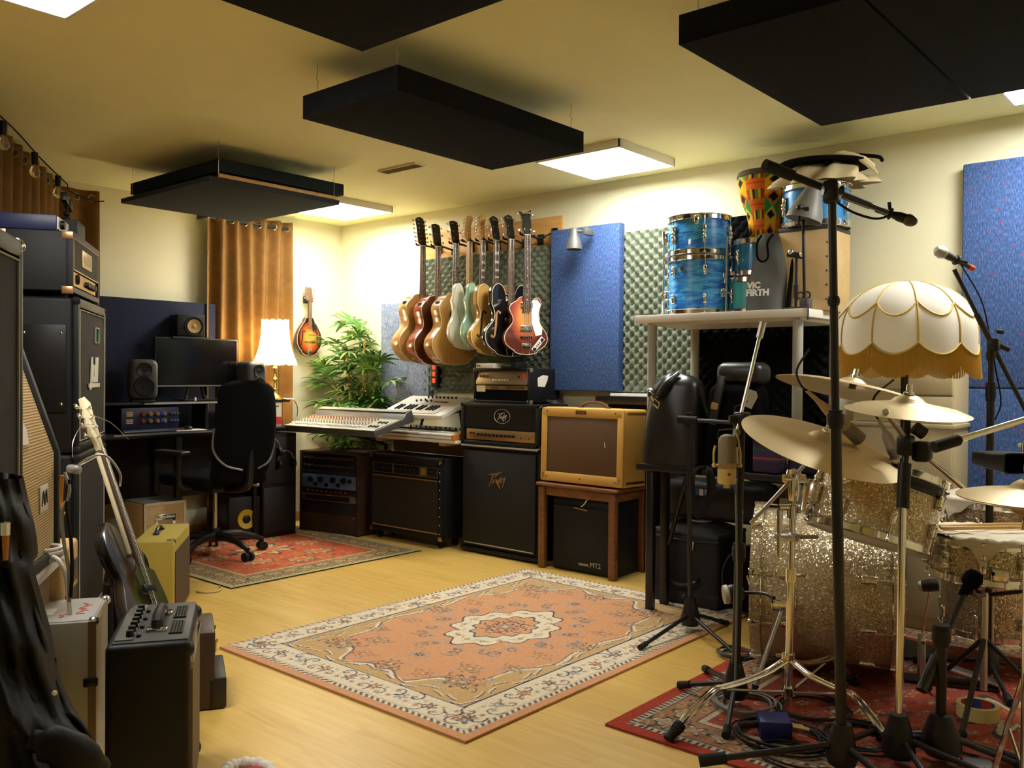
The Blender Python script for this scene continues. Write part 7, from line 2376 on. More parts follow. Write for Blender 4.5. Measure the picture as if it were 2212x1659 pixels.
b = MB(); b.box((-.01, 0, .006), (.16, .30, .010), .003); b.build('foot', BLKP, t)
p = onx(422, 862, -6.08)
t = thing('usb_stick', 'tiny white stick standing on the shelf edge under the screen', 'usb stick', (-6.08, p.y, SZ + .001))
b = MB(); b.box((0, 0, .014), (.010, .014, .028), .002); b.build('case', WHT, t)


def monitor_speaker(label, y, x, z, rz, kind=0, s=1.0):
    t = thing('studio_speaker', label, 'speaker', (x, y, z), rz=rz, group='studio speakers on the desk')
    W, D, H = .19 * s, .18 * s, .285 * s
    if kind == 0:
        GEN = M('dark_cast_grey', (.040, .042, .042), .5)
        b = MB(); b.box((0, .0, H / 2 + .02), (W, D, H), .045 * s, seg=5); b.build('cabinet', GEN, t)
        b = MB(); b.lathe([(.016 * s, .001), (.040 * s, .003), (.05 * s, .008), (.053 * s, 0)], 24, c=(0, -D / 2 - .001, H * .74 + .02), axis=(0, -1, 0)); b.ball((0, -D / 2 + .0, H * .74 + .02), (.014 * s, .008, .014 * s)); b.build('tweeter', BLKP, t)
        b = MB(); b.lathe([(0, .001), (.02 * s, .001), (.052 * s, .004), (.062 * s, .009), (.070 * s, .006), (.073 * s, 0)], 30, c=(0, -D / 2 - .001, H * .33 + .02), axis=(0, -1, 0)); b.ball((0, -D / 2 + .010, H * .33 + .02), (.022 * s, .012, .022 * s)); b.build('woofer', RUB, t)
        b = MB(); b.box((0, .01, .010), (W * .8, D * .8, .016), .004); b.tube([(-W * .4, -D * .4, .006), (0, -D * .5, .004), (W * .4, -D * .4, .006)], .006, 8); b.build('rubber_base', RUB, t)
    return t


DSK = R(90)
p1 = onx(302, 855, -6.16); monitor_speaker('dark grey studio speaker left of the computer screen', p1.y, -6.12, SZ + .001, R(72))
p2 = onx(540, 855, -6.16); monitor_speaker('dark grey studio speaker right of the computer screen above the office chair', p2.y - .03, -6.10, SZ + .001, R(98))
# wall shelf behind the screen with a small cube speaker
p3 = onx(400, 728, -6.33)
t = thing('speaker_shelf', 'narrow black wall shelf behind the top of the computer screen', 'shelf', (XL + .095, p3.y, p3.z - .012))
b = MB(); b.box((.10, 0, 0), (.20, .34, .02), .002); b.build('board', BLKP, t)
for sy in (-1, 1):
    b = MB(); b.box((.08, sy * .12, -.05), (.16, .015, .08)); b.build('bracket', BLKM, t)
t = thing('studio_speaker', 'small black cube speaker with a tan cone above the computer screen', 'speaker', (-6.30, p3.y, p3.z), rz=R(82), group='studio speakers on the desk')
b = MB(); b.box((0, 0, .085), (.215, .17, .165), .008); b.build('cabinet', BLKP, t)
b = MB(); b.lathe([(.052, .0), (.058, -.002), (.066, .006), (.076, .004), (.078, -.004)], 32, c=(.02, -.087, .080), axis=(0, -1, 0)); b.build('surround', RUB, t)
b = MB(); b.lathe([(.018, .001), (.040, .003), (.053, .007)], 32, c=(.02, -.086, .080), axis=(0, -1, 0)); b.lathe([(0, .007), (.012, .006), (.019, .001)], 20, c=(.02, -.086, .080), axis=(0, -1, 0)); b.build('cone', M('paper_cone', (.36, .23, .08), .7), t, 'tan paper cone')

# blue outboard units under the shelf
pa, pb = onx(262, 890, -6.05), onx(386, 890, -6.05)
t = thing('outboard_unit', 'blue-lit outboard unit with two rows of knobs under the desk shelf', 'audio unit', (-6.13, (pa.y + pb.y) / 2 + .0, DZ + .001), rz=R(90))
w = pb.y - pa.y
b = MB(); b.box((0, .0, .088), (w, .16, .17), .003); b.build('case', M('deep_blue_front', (.006, .010, .045), .4), t)
for r_ in range(2):
    z = .13 - r_ * .052
    for k in range(3):
        b = MB(); b.box((-w / 2 + .055 + .0 * k, -.084, z + .012 - k * .012), (.05, .012, .006), .001); b.build('lamp_bar', M('amber_lamp', (.55, .42, .26), .4), t)
    for k in range(4):
        b = MB(); b.cyl((-w * .14 + k * w * .125, -.08, z), (-w * .14 + k * w * .125, -.10, z), .017, .014, 16); b.build('control_knob', M('dark_red_knob', (.20, .02, .015), .4) if k == 0 else M('dull_gold_knob', (.42, .30, .13), .35, .7), t)
    b = MB(); b.box((w * .30 - .03, -.082, z), (.03, .006, .024)); b.build('display', emit('blue_display', (.01, .04, .55), .6), t)
    for k in range(3):
        b = MB(); b.cyl((w * .36 + k * w * .055, -.08, z), (w * .36 + k * w * .055, -.096, z), .010, .009, 12); b.build('small_knob', M('steel_blue_knob', (.15, .2, .28), .35, .6), t)
# keyboards on the desk
p = onx(330, 915, -5.99)
t = thing('midi_keyboard', 'long dark blue keyboard lying on the desk in front of the outboard unit', 'keyboard', (-6.0, p.y, DZ + .001), rz=R(90))
b = MB(); b.box((0, 0, .012), (.46, .09, .022), .004); b.build('body', M('dark_steel_blue', (.010, .018, .05), .3), t)
b = MB(); b.box((0, -.045, .012), (.44, .003, .008)); b.build('front_strip', STEEL, t)
b = MB()
for k in range(3): b.box((.17 + k * .02, -.04, .024), (.010, .014, .005))
b.build('red_buttons', REDL, t)['kind'] = 'stuff'
p = onx(407, 917, -6.0)
t = thing('trackpad', 'flat white pad with a dark mouse on it at the desk edge', 'pad', (-6.01, p.y, DZ + .001), rz=R(90))
b = MB(); b.box((0, 0, .004), (.235, .13, .007), .002); b.build('pad', WHTP, t)
t = thing('computer_mouse', 'dark computer mouse on the flat white pad', 'mouse', (-6.01, p.y, DZ + .0085), rz=R(90))
b = MB(); b.ball((0, 0, .012), (.032, .045, .018), 16, 10); b.v = [(x, y, max(z, .001)) for x, y, z in b.v]; b.build('shell', BLKP, t)
p = onx(590, 890, -6.1)
t = thing('small_carton', 'small white and red carton standing under the shelf below the table lamp', 'box', (-6.10, p.y, DZ + .001), rz=R(90))
b = MB(); b.box((0, 0, .095), (.11, .08, .19), .002); b.build('carton', M('carton_white', (.70, .66, .58), .6), t)
b = MB(); b.box((0, -.041, .045), (.10, .003, .06)); b.build('red_print', REDL, t)
b = MB(); b.box((-.03, -.041, .14), (.008, .003, .05)); b.box((0, -.041, .16), (.05, .003, .008)); b.build('dark_print', BLKP, t)

# table lamp
p = onx(594, 860, -6.12)
LPX, LPY = -6.12, p.y
t = thing('table_lamp', 'lit table lamp with a cream scalloped shade and brass candlestick base', 'lamp', (LPX, LPY, SZ + .001))
b = MB(); b.lathe([(0, 0), (.075, 0), (.078, .012), (.06, .02), (.035, .035), (.02, .05), (.014, .07), (.022, .085), (.013, .10), (.012, .15), (.024, .165), (.014, .185), (.011, .24), (.020, .255), (.012, .27), (.010, .33), (0, .33)], 28); b.build('base', BRASS, t)
LSH = NT('lit_lamp_cloth')
LSH.b.inputs['Base Color'].default_value = (.85, .80, .70, 1); LSH.b.inputs['Roughness'].default_value = .9
tr = LSH.n('BsdfTranslucent'); tr.inputs[0].default_value = (.95, .88, .72, 1)
mx = LSH.n('MixShader'); mx.inputs[0].default_value = .55
LSH.l(LSH.b.outputs[0], mx.inputs[1]); LSH.l(tr.outputs[0], mx.inputs[2]); LSH.l(mx.outputs[0], LSH.out.inputs['Surface'])
def lsh(u, v):
    a = 2 * PI * u
    r = .105 + .065 * (1 - v) ** 2.6 + .004 * math.cos(36 * a)
    z = .30 + .335 * v - .022 * abs(math.sin(6 * a)) * (1 - v) ** 6 + .015 * abs(math.sin(6 * a)) * v ** 8
    return Vector((r * math.cos(a), r * math.sin(a), z))
b = MB(); b.grid(lsh, 144, 20, closed_u=True); b.build('lamp_shade', LSH.m, t, ang=0, fix=False)
b = MB(); b.cyl((0, 0, .33), (0, 0, .40), .014, n=12); b.build('lamp_holder', BRASS, t)
bulb = bpy.data.lights.new('table_lamp_bulb', 'POINT'); bulb.energy = 26; bulb.color = (1.0, .80, .52); bulb.shadow_soft_size = .035
bo = bpy.data.objects.new('bulb', bulb); COL.objects.link(bo); bo.parent = t; bo.location = (0, 0, .46)
b = MB(); b.tube([(.05, .03, .01), (.09, .06, .004), (.125, .09, .0), (.15, .11, -.06), (.15, .11, -.14)], .004, 6, spline=4); b.build('cord', BRASS, t)

# floor speaker with the yellow cone and a plywood case under the desk
p = onx(538, 1100, -5.98)
t = thing('floor_speaker', 'black speaker box with a yellow ring cone on the floor under the desk', 'speaker', (-6.10, p.y, .002), rz=R(80))
b = MB(); b.box((0, 0, .17), (.28, .24, .34), .006); b.build('cabinet', BLKP, t)
b = MB(); b.lathe([(.030, .001), (.055, .004), (.072, .010), (.076, .004), (.076, .0)], 32, c=(0, -.121, .165), axis=(0, -1, 0)); b.build('cone', M('yellow_cone', (.55, .42, .03), .5), t, 'yellow cone')
b = MB(); b.ball((0, -.118, .165), (.036, .012, .036)); b.build('dust_cap', BLKP, t)
t = thing('flight_case', 'pale plywood case with metal edges standing between the desk and the olive amplifier', 'case', onz(358, 1222, 0), rz=R(88))
PLYC = wood('case_plywood', (.40, .27, .12), (.50, .35, .17), (4, 4, 10), .55)
b = MB(); b.box((0, .16, .215), (.29, .30, .425), .003); b.build('body', PLYC, t)
b = MB()
for sx in (-1, 1): b.box((sx * .138, .008, .215), (.018, .005, .425)); b.box((sx * .143, .014, .215), (.005, .018, .425))
for z in (.012, .420): b.box((0, .008, z), (.29, .005, .018)); b.box((0, .16, z + (.006 if z > .1 else -.006)), (.29, .30, .005))
b.build('edge_strip', STEEL, t)
b = MB(); b.box((.0, .006, .29), (.14, .006, .11), .002); b.tube([(-.05, 0, .335), (-.05, -.02, .33), (.05, -.02, .33), (.05, 0, .335)], .006, 8); b.build('handle', CHR, t)
b = MB(); b.box((.0, .002, .28), (.10, .006, .06), .002); b.build('handle_recess', M('worn_steel', (.30, .24, .17), .5, .7), t)

# office chair
CP = Vector((-5.63, 3.33, .0095))
t = thing('office_chair', 'black office chair on the red rug with its back to the camera', 'chair', CP, rz=R(97))
t.scale = (1.1, 1.1, 1.02)
# local +Y points to the desk
for k in range(5):
    a = 2 * PI * k / 5 + .95
    c, s_ = math.cos(a), math.sin(a)
    b = MB(); b.tube([(c * .03, s_ * .03, .135), (c * .14, s_ * .14, .135), (c * .25, s_ * .25, .105), (c * .315, s_ * .315, .075)], [.034, .028, .022, .018], 10, spline=4); b.build('base_leg', BLKP, t)
    b = MB()
    for q in (-1, 1): b.cyl((c * .315 - s_ * .012 * q, s_ * .315 + c * .012 * q, .030), (c * .315 - s_ * .030 * q, s_ * .315 + c * .030 * q, .030), .030, n=18)
    b.cyl((c * .315, s_ * .315, .03), (c * .315, s_ * .315, .085), .011, n=10); b.build('caster', RUB, t)
b = MB(); b.cyl((0, 0, .10), (0, 0, .19), .034, n=18); b.build('hub', BLKP, t)
b = MB(); b.cyl((0, 0, .18), (0, 0, .46), .016, n=14); b.build('gas_lift', STEEL, t)
b = MB(); b.box((0, 0, .475), (.24, .26, .05), .015); b.build('mechanism', BLKP, t)
b = MB(); b.box((0, .02, .535), (.50, .48, .085), .04, seg=4); b.build('seat', BLKC, t)
def cb_(u, v, f):
    x = (u - .5) * 2
    z = .53 + .685 * v
    w = .235 * (1 - .10 * (2 * v - .9) ** 2) * (1 if v < .9 else math.sqrt(max(0, 1 - ((v - .9) / .105) ** 2)) * .75 + .25)
    if v < .12: w *= .75 + .25 * math.sqrt(max(0, 1 - ((.12 - v) / .12) ** 2))
    y = -.27 - .06 * v + .05 * math.sin(v * PI * .9) * -1 + .05 * x * x + f
    return Vector((w * x, y, z))
b = MB(); b.grid(lambda u, v: cb_(u, v, .03 * (1 - (2 * u - 1) ** 4)), 24, 30); b.grid(lambda u, v: cb_(u, v, -.03 * (1 - (2 * u - 1) ** 4)), 24, 30); b.build('backrest', BLKC, t, ang=0)
b = MB(); b.tube([(0, -.10, .47), (0, -.30, .50), (0, -.335, .62), (0, -.345, .80)], [.03, .03, .025, .018], 10, spline=4); b.build('back_spine', BLKP, t)
for q in (-1, 1):
    b = MB(); b.tube([(q * .06, -.335, .62), (q * .17, -.31, .66), (q * .232, -.28, .76), (q * .235, -.29, .90)], .008, 8, spline=5); b.build('lumbar_rod', M('dull_grey_rod', (.18, .18, .17), .35, .5), t)
    b = MB(); b.tube([(q * .22, -.05, .50), (q * .30, -.05, .52), (q * .315, -.06, .72)], .018, 8, spline=3); b.box((q * .315, .0, .735), (.075, .27, .03), .013, seg=3); b.build('armrest', BLKP, t)
b = MB(); b.tube([(.10, -.05, .49), (.20, -.10, .48), (.25, -.12, .47)], [.005, .006, .012], 8); b.build('lever', M('pale_grey_lever', (.42, .41, .38), .4), t)
# ================================================================== amplifiers along the slanting wall
AZ = math.pi - math.asin(.545)          # local -Y faces into the room, local +X runs away from the camera
def L_(s, n, z=0.0): return D0 - DE * s + DN * n + Vector((0, 0, z))

curtain('curtain', 'ochre velvet curtain along the slanting wall behind the amplifier stacks', tuple(L_(4.3, .05)[:2]), tuple(L_(.02, .05)[:2]), .02, 2.635, 22, -.09, seed=9)
c2 = onx(213, 500, XL + .08).y
curtain('curtain', 'short ochre curtain in the far left corner above the amplifier head', (XL + .05, 2.46), (XL + .05, c2), .02, 2.60, 2, -.05, seed=4)

# string of bulbs under the ceiling
t = thing('string_lights', 'string of clear bulbs on a black cable hung along the slanting curtain', 'string lights', L_(2.0, .18, 2.57))
def sl(s, z): return L_(s, .20, z) - L_(2.0, .18, 2.57)
pts = [sl(3.6, 2.60), sl(2.6, 2.575), sl(1.55, 2.60), sl(.9, 2.585), sl(.12, 2.59)]
b = MB(); b.tube(pts, .005, 6, spline=6); b.tube([sl(.12, 2.59), sl(.03, 2.56), L_(.0, .18, 2.52) + Vector((.03, .16, 0)) - L_(2.0, .18, 2.57), L_(.0, .18, 2.53) + Vector((.03, .24, 0)) - L_(2.0, .18, 2.57)], .004, 6, spline=4); b.build('cable', RUB, t)
GLS = M('clear_bulb_glass', (.95, .85, .6), .08, trans=.92)
for s in (3.1, 2.45, 1.72, 1.05, .42):
    p = sl(s, 2.575)
    b = MB(); b.cyl(p + UP * .01, p - UP * .062, .019, .017, 14); so = b.build('socket', BLKP, t)
    b = MB(); b.lathe([(.012, -.062), (.018, -.072), (.030, -.10), (.029, -.120), (.018, -.137), (0, -.142)], 18, c=p); bg = b.build('bulb', GLS, t)
    b = MB(); b.tube([p - UP * .075, p - UP * .10 + Vector((.006, 0, 0)), p - UP * .115, p - UP * .10 - Vector((.006, 0, 0)), p - UP * .075], .0015, 5); b.build('filament', GOLDP, bg)


def cab412(t, W, D, H, z0=0.0, grille=DKGRILL, piping=PIPE, corner=None):
    b = MB(); b.box((0, .01, z0 + H / 2), (W, D - .02, H), .02, seg=3)
    for sx in (-1, 1): b.box((sx * (W / 2 - .02), -D / 2 + .012, z0 + H / 2), (.04, .03, H), .012)
    for z in (z0 + .025, z0 + H - .025): b.box((0, -D / 2 + .012, z), (W, .03, .05), .012)
    b.build('cabinet', BLK, t)
    b = MB(); b.box((0, -D / 2 + .008, z0 + H / 2), (W - .09, .012, H - .11)); b.build('grille_cloth', grille, t)
    b = MB(); q = [(-W / 2 + .047, -D / 2 - .001, z0 + .058), (W / 2 - .047, -D / 2 - .001, z0 + .058), (W / 2 - .047, -D / 2 - .001, z0 + H - .058), (-W / 2 + .047, -D / 2 - .001, z0 + H - .058)]
    b.tube(q, .004, 6, True); b.build('piping', piping, t)
    for sx in (-1, 1):
        for z in (z0 + .018, z0 + H - .018):
            b = MB(); b.ball((sx * (W / 2 - .016), -D / 2 + .012, z), (.022, .022, .022), 12, 8); b.build('corner_guard', corner or RUB, t)


# --- stack with the Marshall cabinet
mz1 = atd(167, 641, 4.22).z; mz0 = mz1 - .756
W, D = .80, .36
mc_ = L_(2.156 - W / 2, .629 - D / 2)
t = thing('speaker_cabinet', 'black guitar cabinet standing on the floor under the white-lettered cabinet', 'speaker cabinet', mc_ + UP * .002, rz=AZ)
cab412(t, W, D, mz0 - .006)
t = thing('speaker_cabinet', 'black guitar cabinet with white script logo under the amplifier head, beside the desk', 'speaker cabinet', mc_ + UP * mz0, rz=AZ)
cab412(t, W, D, .756)
b = MB(); b.T = TR(.02, -D / 2 - .004, .40) @ RX(0); b.text('Jull', .17, .006, FRONT, shear=.15, offset=.008); b.box((-.01, -.003, -.075), (.30, .006, .022)); b.T = Matrix(); b.build('logo', M('white_script', (.75, .73, .66), .4), t)
b = MB(); q = [(.06, -D / 2 - .002, .55), (.16, -D / 2 - .002, .55), (.16, -D / 2 - .002, .63), (.06, -D / 2 - .002, .63)]
b.tube(q[1:] + q[:1] + [(.10, -D / 2 - .002, .55)], .006, 6); b.tube([q[1], q[2]], .0055, 6, mi=1); b.build('sticker_frame', [M('grey_frame', (.35, .38, .33), .5), M('green_strip', (.03, .45, .12), .5)], t, 'small grey and green sticker')
b = MB(); b.box((-W / 2 - .003, -.03, .41), (.010, .20, .42), .002); sp_ = b.build('side_plate', BLKP, t)
for z in (.24, .58):
    for y in (-.11, .05):
        b = MB(); b.ball((-W / 2 - .009, y, z), (.004, .007, .007), 10, 6); b.build('screw', CHR, sp_)
# head
hz0 = mz1 + .012; hz1 = atd(155, 498, 4.20).z
W2, D2, H2 = .72, .34, hz1 - hz0
hc = L_(2.16 - W2 / 2, .605 - D2 / 2, hz0)
t = thing('amplifier_head', 'dark grey amplifier head with a tan name plate on the white-lettered cabinet', 'amplifier', hc, rz=AZ)
CHAR = M('charcoal_tolex', (.012, .016, .019), .55, bump=.5, bscale=300)
b = MB(); b.box((0, .012, H2 / 2 + .008), (W2, D2 - .024, H2 - .016), .008)
for sx in (-1, 1): b.box((sx * (W2 / 2 - .01), -D2 / 2 + .012, H2 / 2 + .008), (.02, .03, H2 - .016), .005)
for z in (.024, H2 - .012): b.box((0, -D2 / 2 + .012, z), (W2, .03, .03), .006)
b.build('cabinet', CHAR, t)
b = MB(); b.box((0, -D2 / 2 + .004, H2 * .64), (W2 - .04, .010, H2 * .50)); fp = b.build('front_panel', M('charcoal_cloth', (.030, .036, .036), .8, bump=.4, bscale=300), t)
b = MB(); q = [(-W2 / 2 + .024, -D2 / 2 - .002, H2 * .40), (W2 / 2 - .024, -D2 / 2 - .002, H2 * .40), (W2 / 2 - .024, -D2 / 2 - .002, H2 * .90), (-W2 / 2 + .024, -D2 / 2 - .002, H2 * .90)]; b.tube(q, .003, 6, True); b.build('piping', GOLDP, t)
b = MB(); b.box((.0, -D2 / 2 - .003, H2 * .66), (.26, .004, .085), .001); np_ = b.build('name_plate', M('tan_brass_plate', (.50, .37, .20), .4, .5), fp)
b = MB(); b.T = TR(0, -D2 / 2 - .006, H2 * .66); b.text('S', .064, .001, TR(-.085, 0, 0) @ FRONT); [b.box((-.045 + k * .032, -.0005, -.002), (.010, .001, .046)) for k in range(5)]; b.T = Matrix(); b.build('lettering', M('pale_gold_print', (.68, .58, .38), .4, .4), np_)
b = MB(); b.box((-.02, -D2 / 2 + .008, H2 * .26), (W2 - .12, .012, H2 * .22)); cp_ = b.build('control_panel', GOLDP, t)
knobs(cp_, [(-.02 + i * .042, -D2 / 2 + .002, H2 * .25) for i in range(6)], .016, .020, BLKP)
b = MB(); b.torus((-.24, -D2 / 2 - .004, H2 * .27), .020, .006, 16, 6, (0, 1, 0)); b.build('cable_loop', RUB, t)
WCO = M('worn_copper_corner', (.55, .32, .16), .35, .8)
for z in (.02, H2 - .02):
    for x, y in ((-W2 / 2, -D2 / 2 + .03), (-W2 / 2, D2 / 2 - .03), (W2 / 2, -D2 / 2 + .03)):
        b = MB(); b.box((x, y - .008 if y < 0 else y, z), (.008, .05, .036), .003); b.build('corner_guard', WCO, t)
for sx in (-1, 1):
    for sy in (-1, 1):
        b = MB(); b.cyl((sx * .30, sy * .12, -.011), (sx * .30, sy * .12, .010), .018, n=12); b.build('rubber_foot', RUB, t)
# blue box and small black box with a clamp on top
bl = L_(2.00, .32, hz1 + .004)
t = thing('effects_unit', 'flat dark blue metal box with a round socket on top of the tall amplifier head', 'audio unit', bl, rz=AZ)
b = MB(); b.box((0, -.01, .038), (.26, .40, .074), .004); b.build('case', M('navy_enamel', (.020, .030, .12), .4), t)
b = MB(); b.box((.0, -.213, .038), (.24, .006, .06)); fpp = b.build('front_plate', STEEL, t)
b = MB(); b.cyl((-.05, -.214, .038), (-.05, -.232, .038), .022, n=16); b.build('socket', BLKP, fpp)
bk = L_(1.68, .44, hz1 + .004)
t = thing('accessory_box', 'small dark box behind the blue metal box on the tall amplifier head', 'box', bk, rz=AZ)
b = MB(); b.box((0, 0, .055), (.22, .24, .11), .004); b.build('case', CHAR, t)
t = thing('clip_light', 'small black clip light on a ball joint on the dark box', 'clip light', bk + UP * .111, rz=AZ)
b = MB(); b.cyl((0, -.05, 0), (0, -.05, .02), .028, .022, 14); b.ball((0, -.05, .045), .018, 10, 8); b.cyl((0, -.05, .03), (0, -.05, .09), .008, n=8); b.build('ball_joint', BLKP, t)
b = MB(); b.box((-.05, -.05, .115), (.08, .03, .045), .004, rot=(0, R(10), 0)); b.box((.05, -.05, .095), (.07, .03, .045), .004, rot=(0, R(12), 0)); b.build('light_head', BLKP, t)
knobs(t, [(-.05, -.066, .118)], .006, .004, CHR, 'lens')

# --- near stack at the left edge
W, D = .74, .36
nc = L_(4.256 + W / 2, .629 + .243 - D / 2)
ntop = atd(45, 515, 2.28).z
t = thing('speaker_cabinet', 'black cabinet at the left edge of the photo, lower of the nearest stack', 'speaker cabinet', nc + UP * .002, rz=AZ)
cab412(t, W, D, ntop - .80)
t = thing('speaker_cabinet', 'black silver-piped cabinet at the left edge, upper of the nearest stack', 'speaker cabinet', nc + UP * (ntop - .795), rz=AZ)
cab412(t, W, D, .79, corner=CHR)
b = MB(); b.tube([(.10, -.04, .79), (.12, -.04, .83), (.24, -.04, .83), (.26, -.04, .79)], .012, 8); b.build('handle', CHR, t)

# --- cabinet with tan grille and slanting upper front
W, D, H = .72, .36, .74
sc_ = L_(3.449 + W / 2, .629 + .177 - D / 2)
sz0 = atd(128, 1194, 3.07).z
TANG = stripes('straw_grille_cloth', (.30, .18, .06), (.62, .44, .20), 34, mix=.5)
t = thing('speaker_cabinet', 'black cabinet with a straw striped slanting grille between the two black stacks', 'speaker cabinet', sc_ + UP * sz0, rz=AZ)
prof_ = [(-D / 2, 0), (-D / 2, H * .48), (-D / 2 + .125, H), (D / 2, H), (D / 2, 0)]
b = MB()
TS = M('charcoal_tolex', (0, 0, 0))
for sx in (-1, 1): b.prism(prof_, .035, .006, m=TR(sx * (W / 2 - .0175) - .0175, 0, 0) @ RZ(R(90)) @ RX(R(90)))
b.box((0, .0, .02), (W, D, .04), .006); b.box((0, .06, H - .02), (W, D - .12, .04), .006); b.box((0, D / 2 - .01, H / 2), (W - .02, .02, H - .02))
b.build('cabinet', TS, t)
b = MB(); y0_ = -D / 2 + .014; b.add([(x, y, z) for x in (-W / 2 + .04, W / 2 - .04) for y, z in ((y0_, .04), (y0_, H * .48), (y0_ + .115, H - .04))], [[0, 3, 4, 1], [1, 4, 5, 2]], 0, False); gr = b.build('grille_cloth', TANG, t)
b = MB(); b.box((.16, y0_ - .003, H * .30), (.11, .004, .085), .001); sk = b.build('sticker', M('white_sticker', (.66, .64, .56), .5), gr, 'white sticker with black scrawl')
b = MB(); b.T = TR(.16, y0_ - .006, H * .30); [b.box((-.030 + k * .020, 0, .004 * (k % 2)), (.007, .002, .046), rot=(0, (.35, -.3, .3, -.25)[k], 0)) for k in range(4)]; b.box((.0, 0, .01), (.05, .002, .006)); b.T = Matrix(); b.build('lettering', BLKP, sk)
sl_ = math.atan2(.125, H * .52)
for (x, f, w, h, m_, nm) in ((-.02, .30, .16, .10, M('grey_pink_sticker', (.48, .42, .38), .5), 'torn_sticker'), (.17, .74, .012, .10, M('orange_sticker', (.62, .22, .04), .5), 'orange_mark')):
    b = MB(); b.T = TR(x, y0_ + .115 * f - .004, H * .48 + (H * .52 - .04) * f) @ RX(-sl_); b.prism([(-w / 2, -h / 2), (w * .3, -h * .55), (w / 2, -.1 * h), (w * .35, h / 2), (-.1 * w, h * .4), (-w / 2, h * .5)], .003, m=FMAT); b.T = Matrix(); b.build(nm, m_, gr)
# white-topped wooden box under it and tweed combo beyond
wz = sz0 - .004
wb = L_(2.05, .65)
t = thing('storage_box', 'brown wooden cupboard with a white top under the straw-grilled cabinet', 'cupboard', L_(3.66, .54, .002), rz=AZ)
b = MB(); b.box((0, 0, (wz - .04) / 2), (.44, .46, wz - .04), .004); b.build('body', wood('cupboard_brown', (.18, .10, .045), (.26, .15, .07), (4, 4, 12), .5), t)
b = MB(); b.box((0, -.01, wz - .022), (.47, .50, .040), .004); b.build('top', WHTP, t, 'white top')
p = atd(97, 1203, 2.92)
t = thing('cable_roll', 'roll of white cable lying on the white-topped cupboard', 'cable', Vector((p.x, p.y, wz + .002)))
b = MB()
for k in range(4): b.torus((0, 0, .012 + k * .012), .052 - .003 * (k % 2), .007, 26, 8)
b.tube([(.05, 0, .03), (.085, .015, .01), (.10, .03, -.06), (.10, .05, -.30), (.11, .06, -.52)], .007, 8, spline=4); b.build('wire', WHTP, t)
tw = atd(172, 1160, 3.34)
t = thing('combo_amplifier', 'tan tweed combo amplifier standing between the cupboard and the lettered cabinet', 'amplifier', L_(3.29, .68, .002), rz=AZ)
W, D, H = .27, .26, tw.z
b = MB(); b.box((0, 0, H / 2), (W, D, H), .014, seg=3); b.build('cabinet', M('pale_tweed', (.56, .36, .13), .7, var=.1, vscale=200), t)
b = MB(); b.box((0, -D / 2 - .001, H * .45), (W - .07, .008, H * .6)); b.build('grille_cloth', BRGRILL, t)
b = MB(); b.box((.04, -D / 2 - .003, H * .84), (.12, .006, .08), .002); b.build('name_plate', M('dark_plate', (.05, .045, .04), .4), t)
t = thing('power_lead', 'black and grey cables hanging down beside the tan tweed combo amplifier', 'cable', L_(1.60, .84, .30))
p0 = Vector(t.location)
def lc(px, py, d): return atd(px, py, d) - p0
for nm, m_, q in (('black_lead', RUB, [(150, 1035), (143, 1090), (152, 1150), (156, 1230), (152, 1290)]), ('grey_lead', M('pale_grey_cable', (.36, .36, .33), .5), [(140, 1020), (150, 1060), (134, 1110), (138, 1170), (148, 1230), (150, 1300)])):
    b = MB(); b.tube([lc(x, y, 2.80) for x, y in q], .006, 8, spline=5); b.build(nm, m_, t)
p = atd(160, 1020, 2.98)
t = thing('stage_plugs', 'bundle of silver plugs and clear plastic hung on a lead beside the white-lettered stack', 'plugs', p)
b = MB(); b.box((.0, 0, .01), (.075, .03, .03), .012, seg=3); b.build('plastic_bag', M('clear_plastic', (.55, .58, .58), .2, trans=.5), t)
b = MB(); b.tube([(-.02, -.03, -.01), (-.03, -.03, -.10), (.0, -.03, -.14)], .007, 8, spline=3); b.build('plug', M('orange_plug', (.55, .22, .03), .4), t)
b = MB(); b.tube([(.02, .0, .02), (.06, .02, .05), (.10, .06, .06), (.12, .10, .0), (.08, .12, -.05)], .004, 8, spline=4); b.build('silver_lead', STEEL, t)

# --- silver flight case
def box_on(px_fl, px_fr, z, rz):
    pass
fz = .50
a, c_ = onz(112, 1346, fz), onz(207, 1338, fz)
cxy = L_(2.62, 1.14)
A1, A2 = onz(205, 1340, fz), onz(233, 1290, fz)
d = (A2 - A1); d.z = 0; d.normalize()
rzf = R(58.6)          # local +Y runs away along the long side
t = thing('flight_case', 'silver aluminium flight case with red handwriting on its lid, beside the black leather coat', 'case', Vector((A1.x, A1.y, .002)), rz=rzf)
W, D, H = .26, .32, fz - .004
ALU = M('brushed_aluminium_sheet', (.50, .50, .47), .42, .55)
b = MB(); b.box((-W / 2, D / 2, H / 2), (W, D, H), .006); b.build('body', ALU, t)
b = MB(); b.box((-W / 2, D / 2, H + .0005), (W - .02, D - .02, .004)); lid = b.build('lid', M('pale_sheet_metal', (.62, .61, .58), .4, .3), t)
BRZ = M('dull_bronze_edge', (.26, .19, .12), .45, .5)
for x in (-.008, -W + .012):
    b = MB(); b.box((x, .000, H / 2), (.024, .006, H)); b.build('edge_strip', BRZ, t)
b = MB(); b.box((.001, D / 2, H - .008), (.005, D, .018)); b.build('edge_strip', STEEL, t)
for y in (.02, D - .02):
    b = MB(); b.ball((-.006, y, H - .006), (.018, .02, .018), 12, 8); b.build('corner_guard', STEEL, t)
b = MB(); b.box((-.012, -.004, .30), (.045, .012, .030), .008); b.build('latch', BLKM, t)
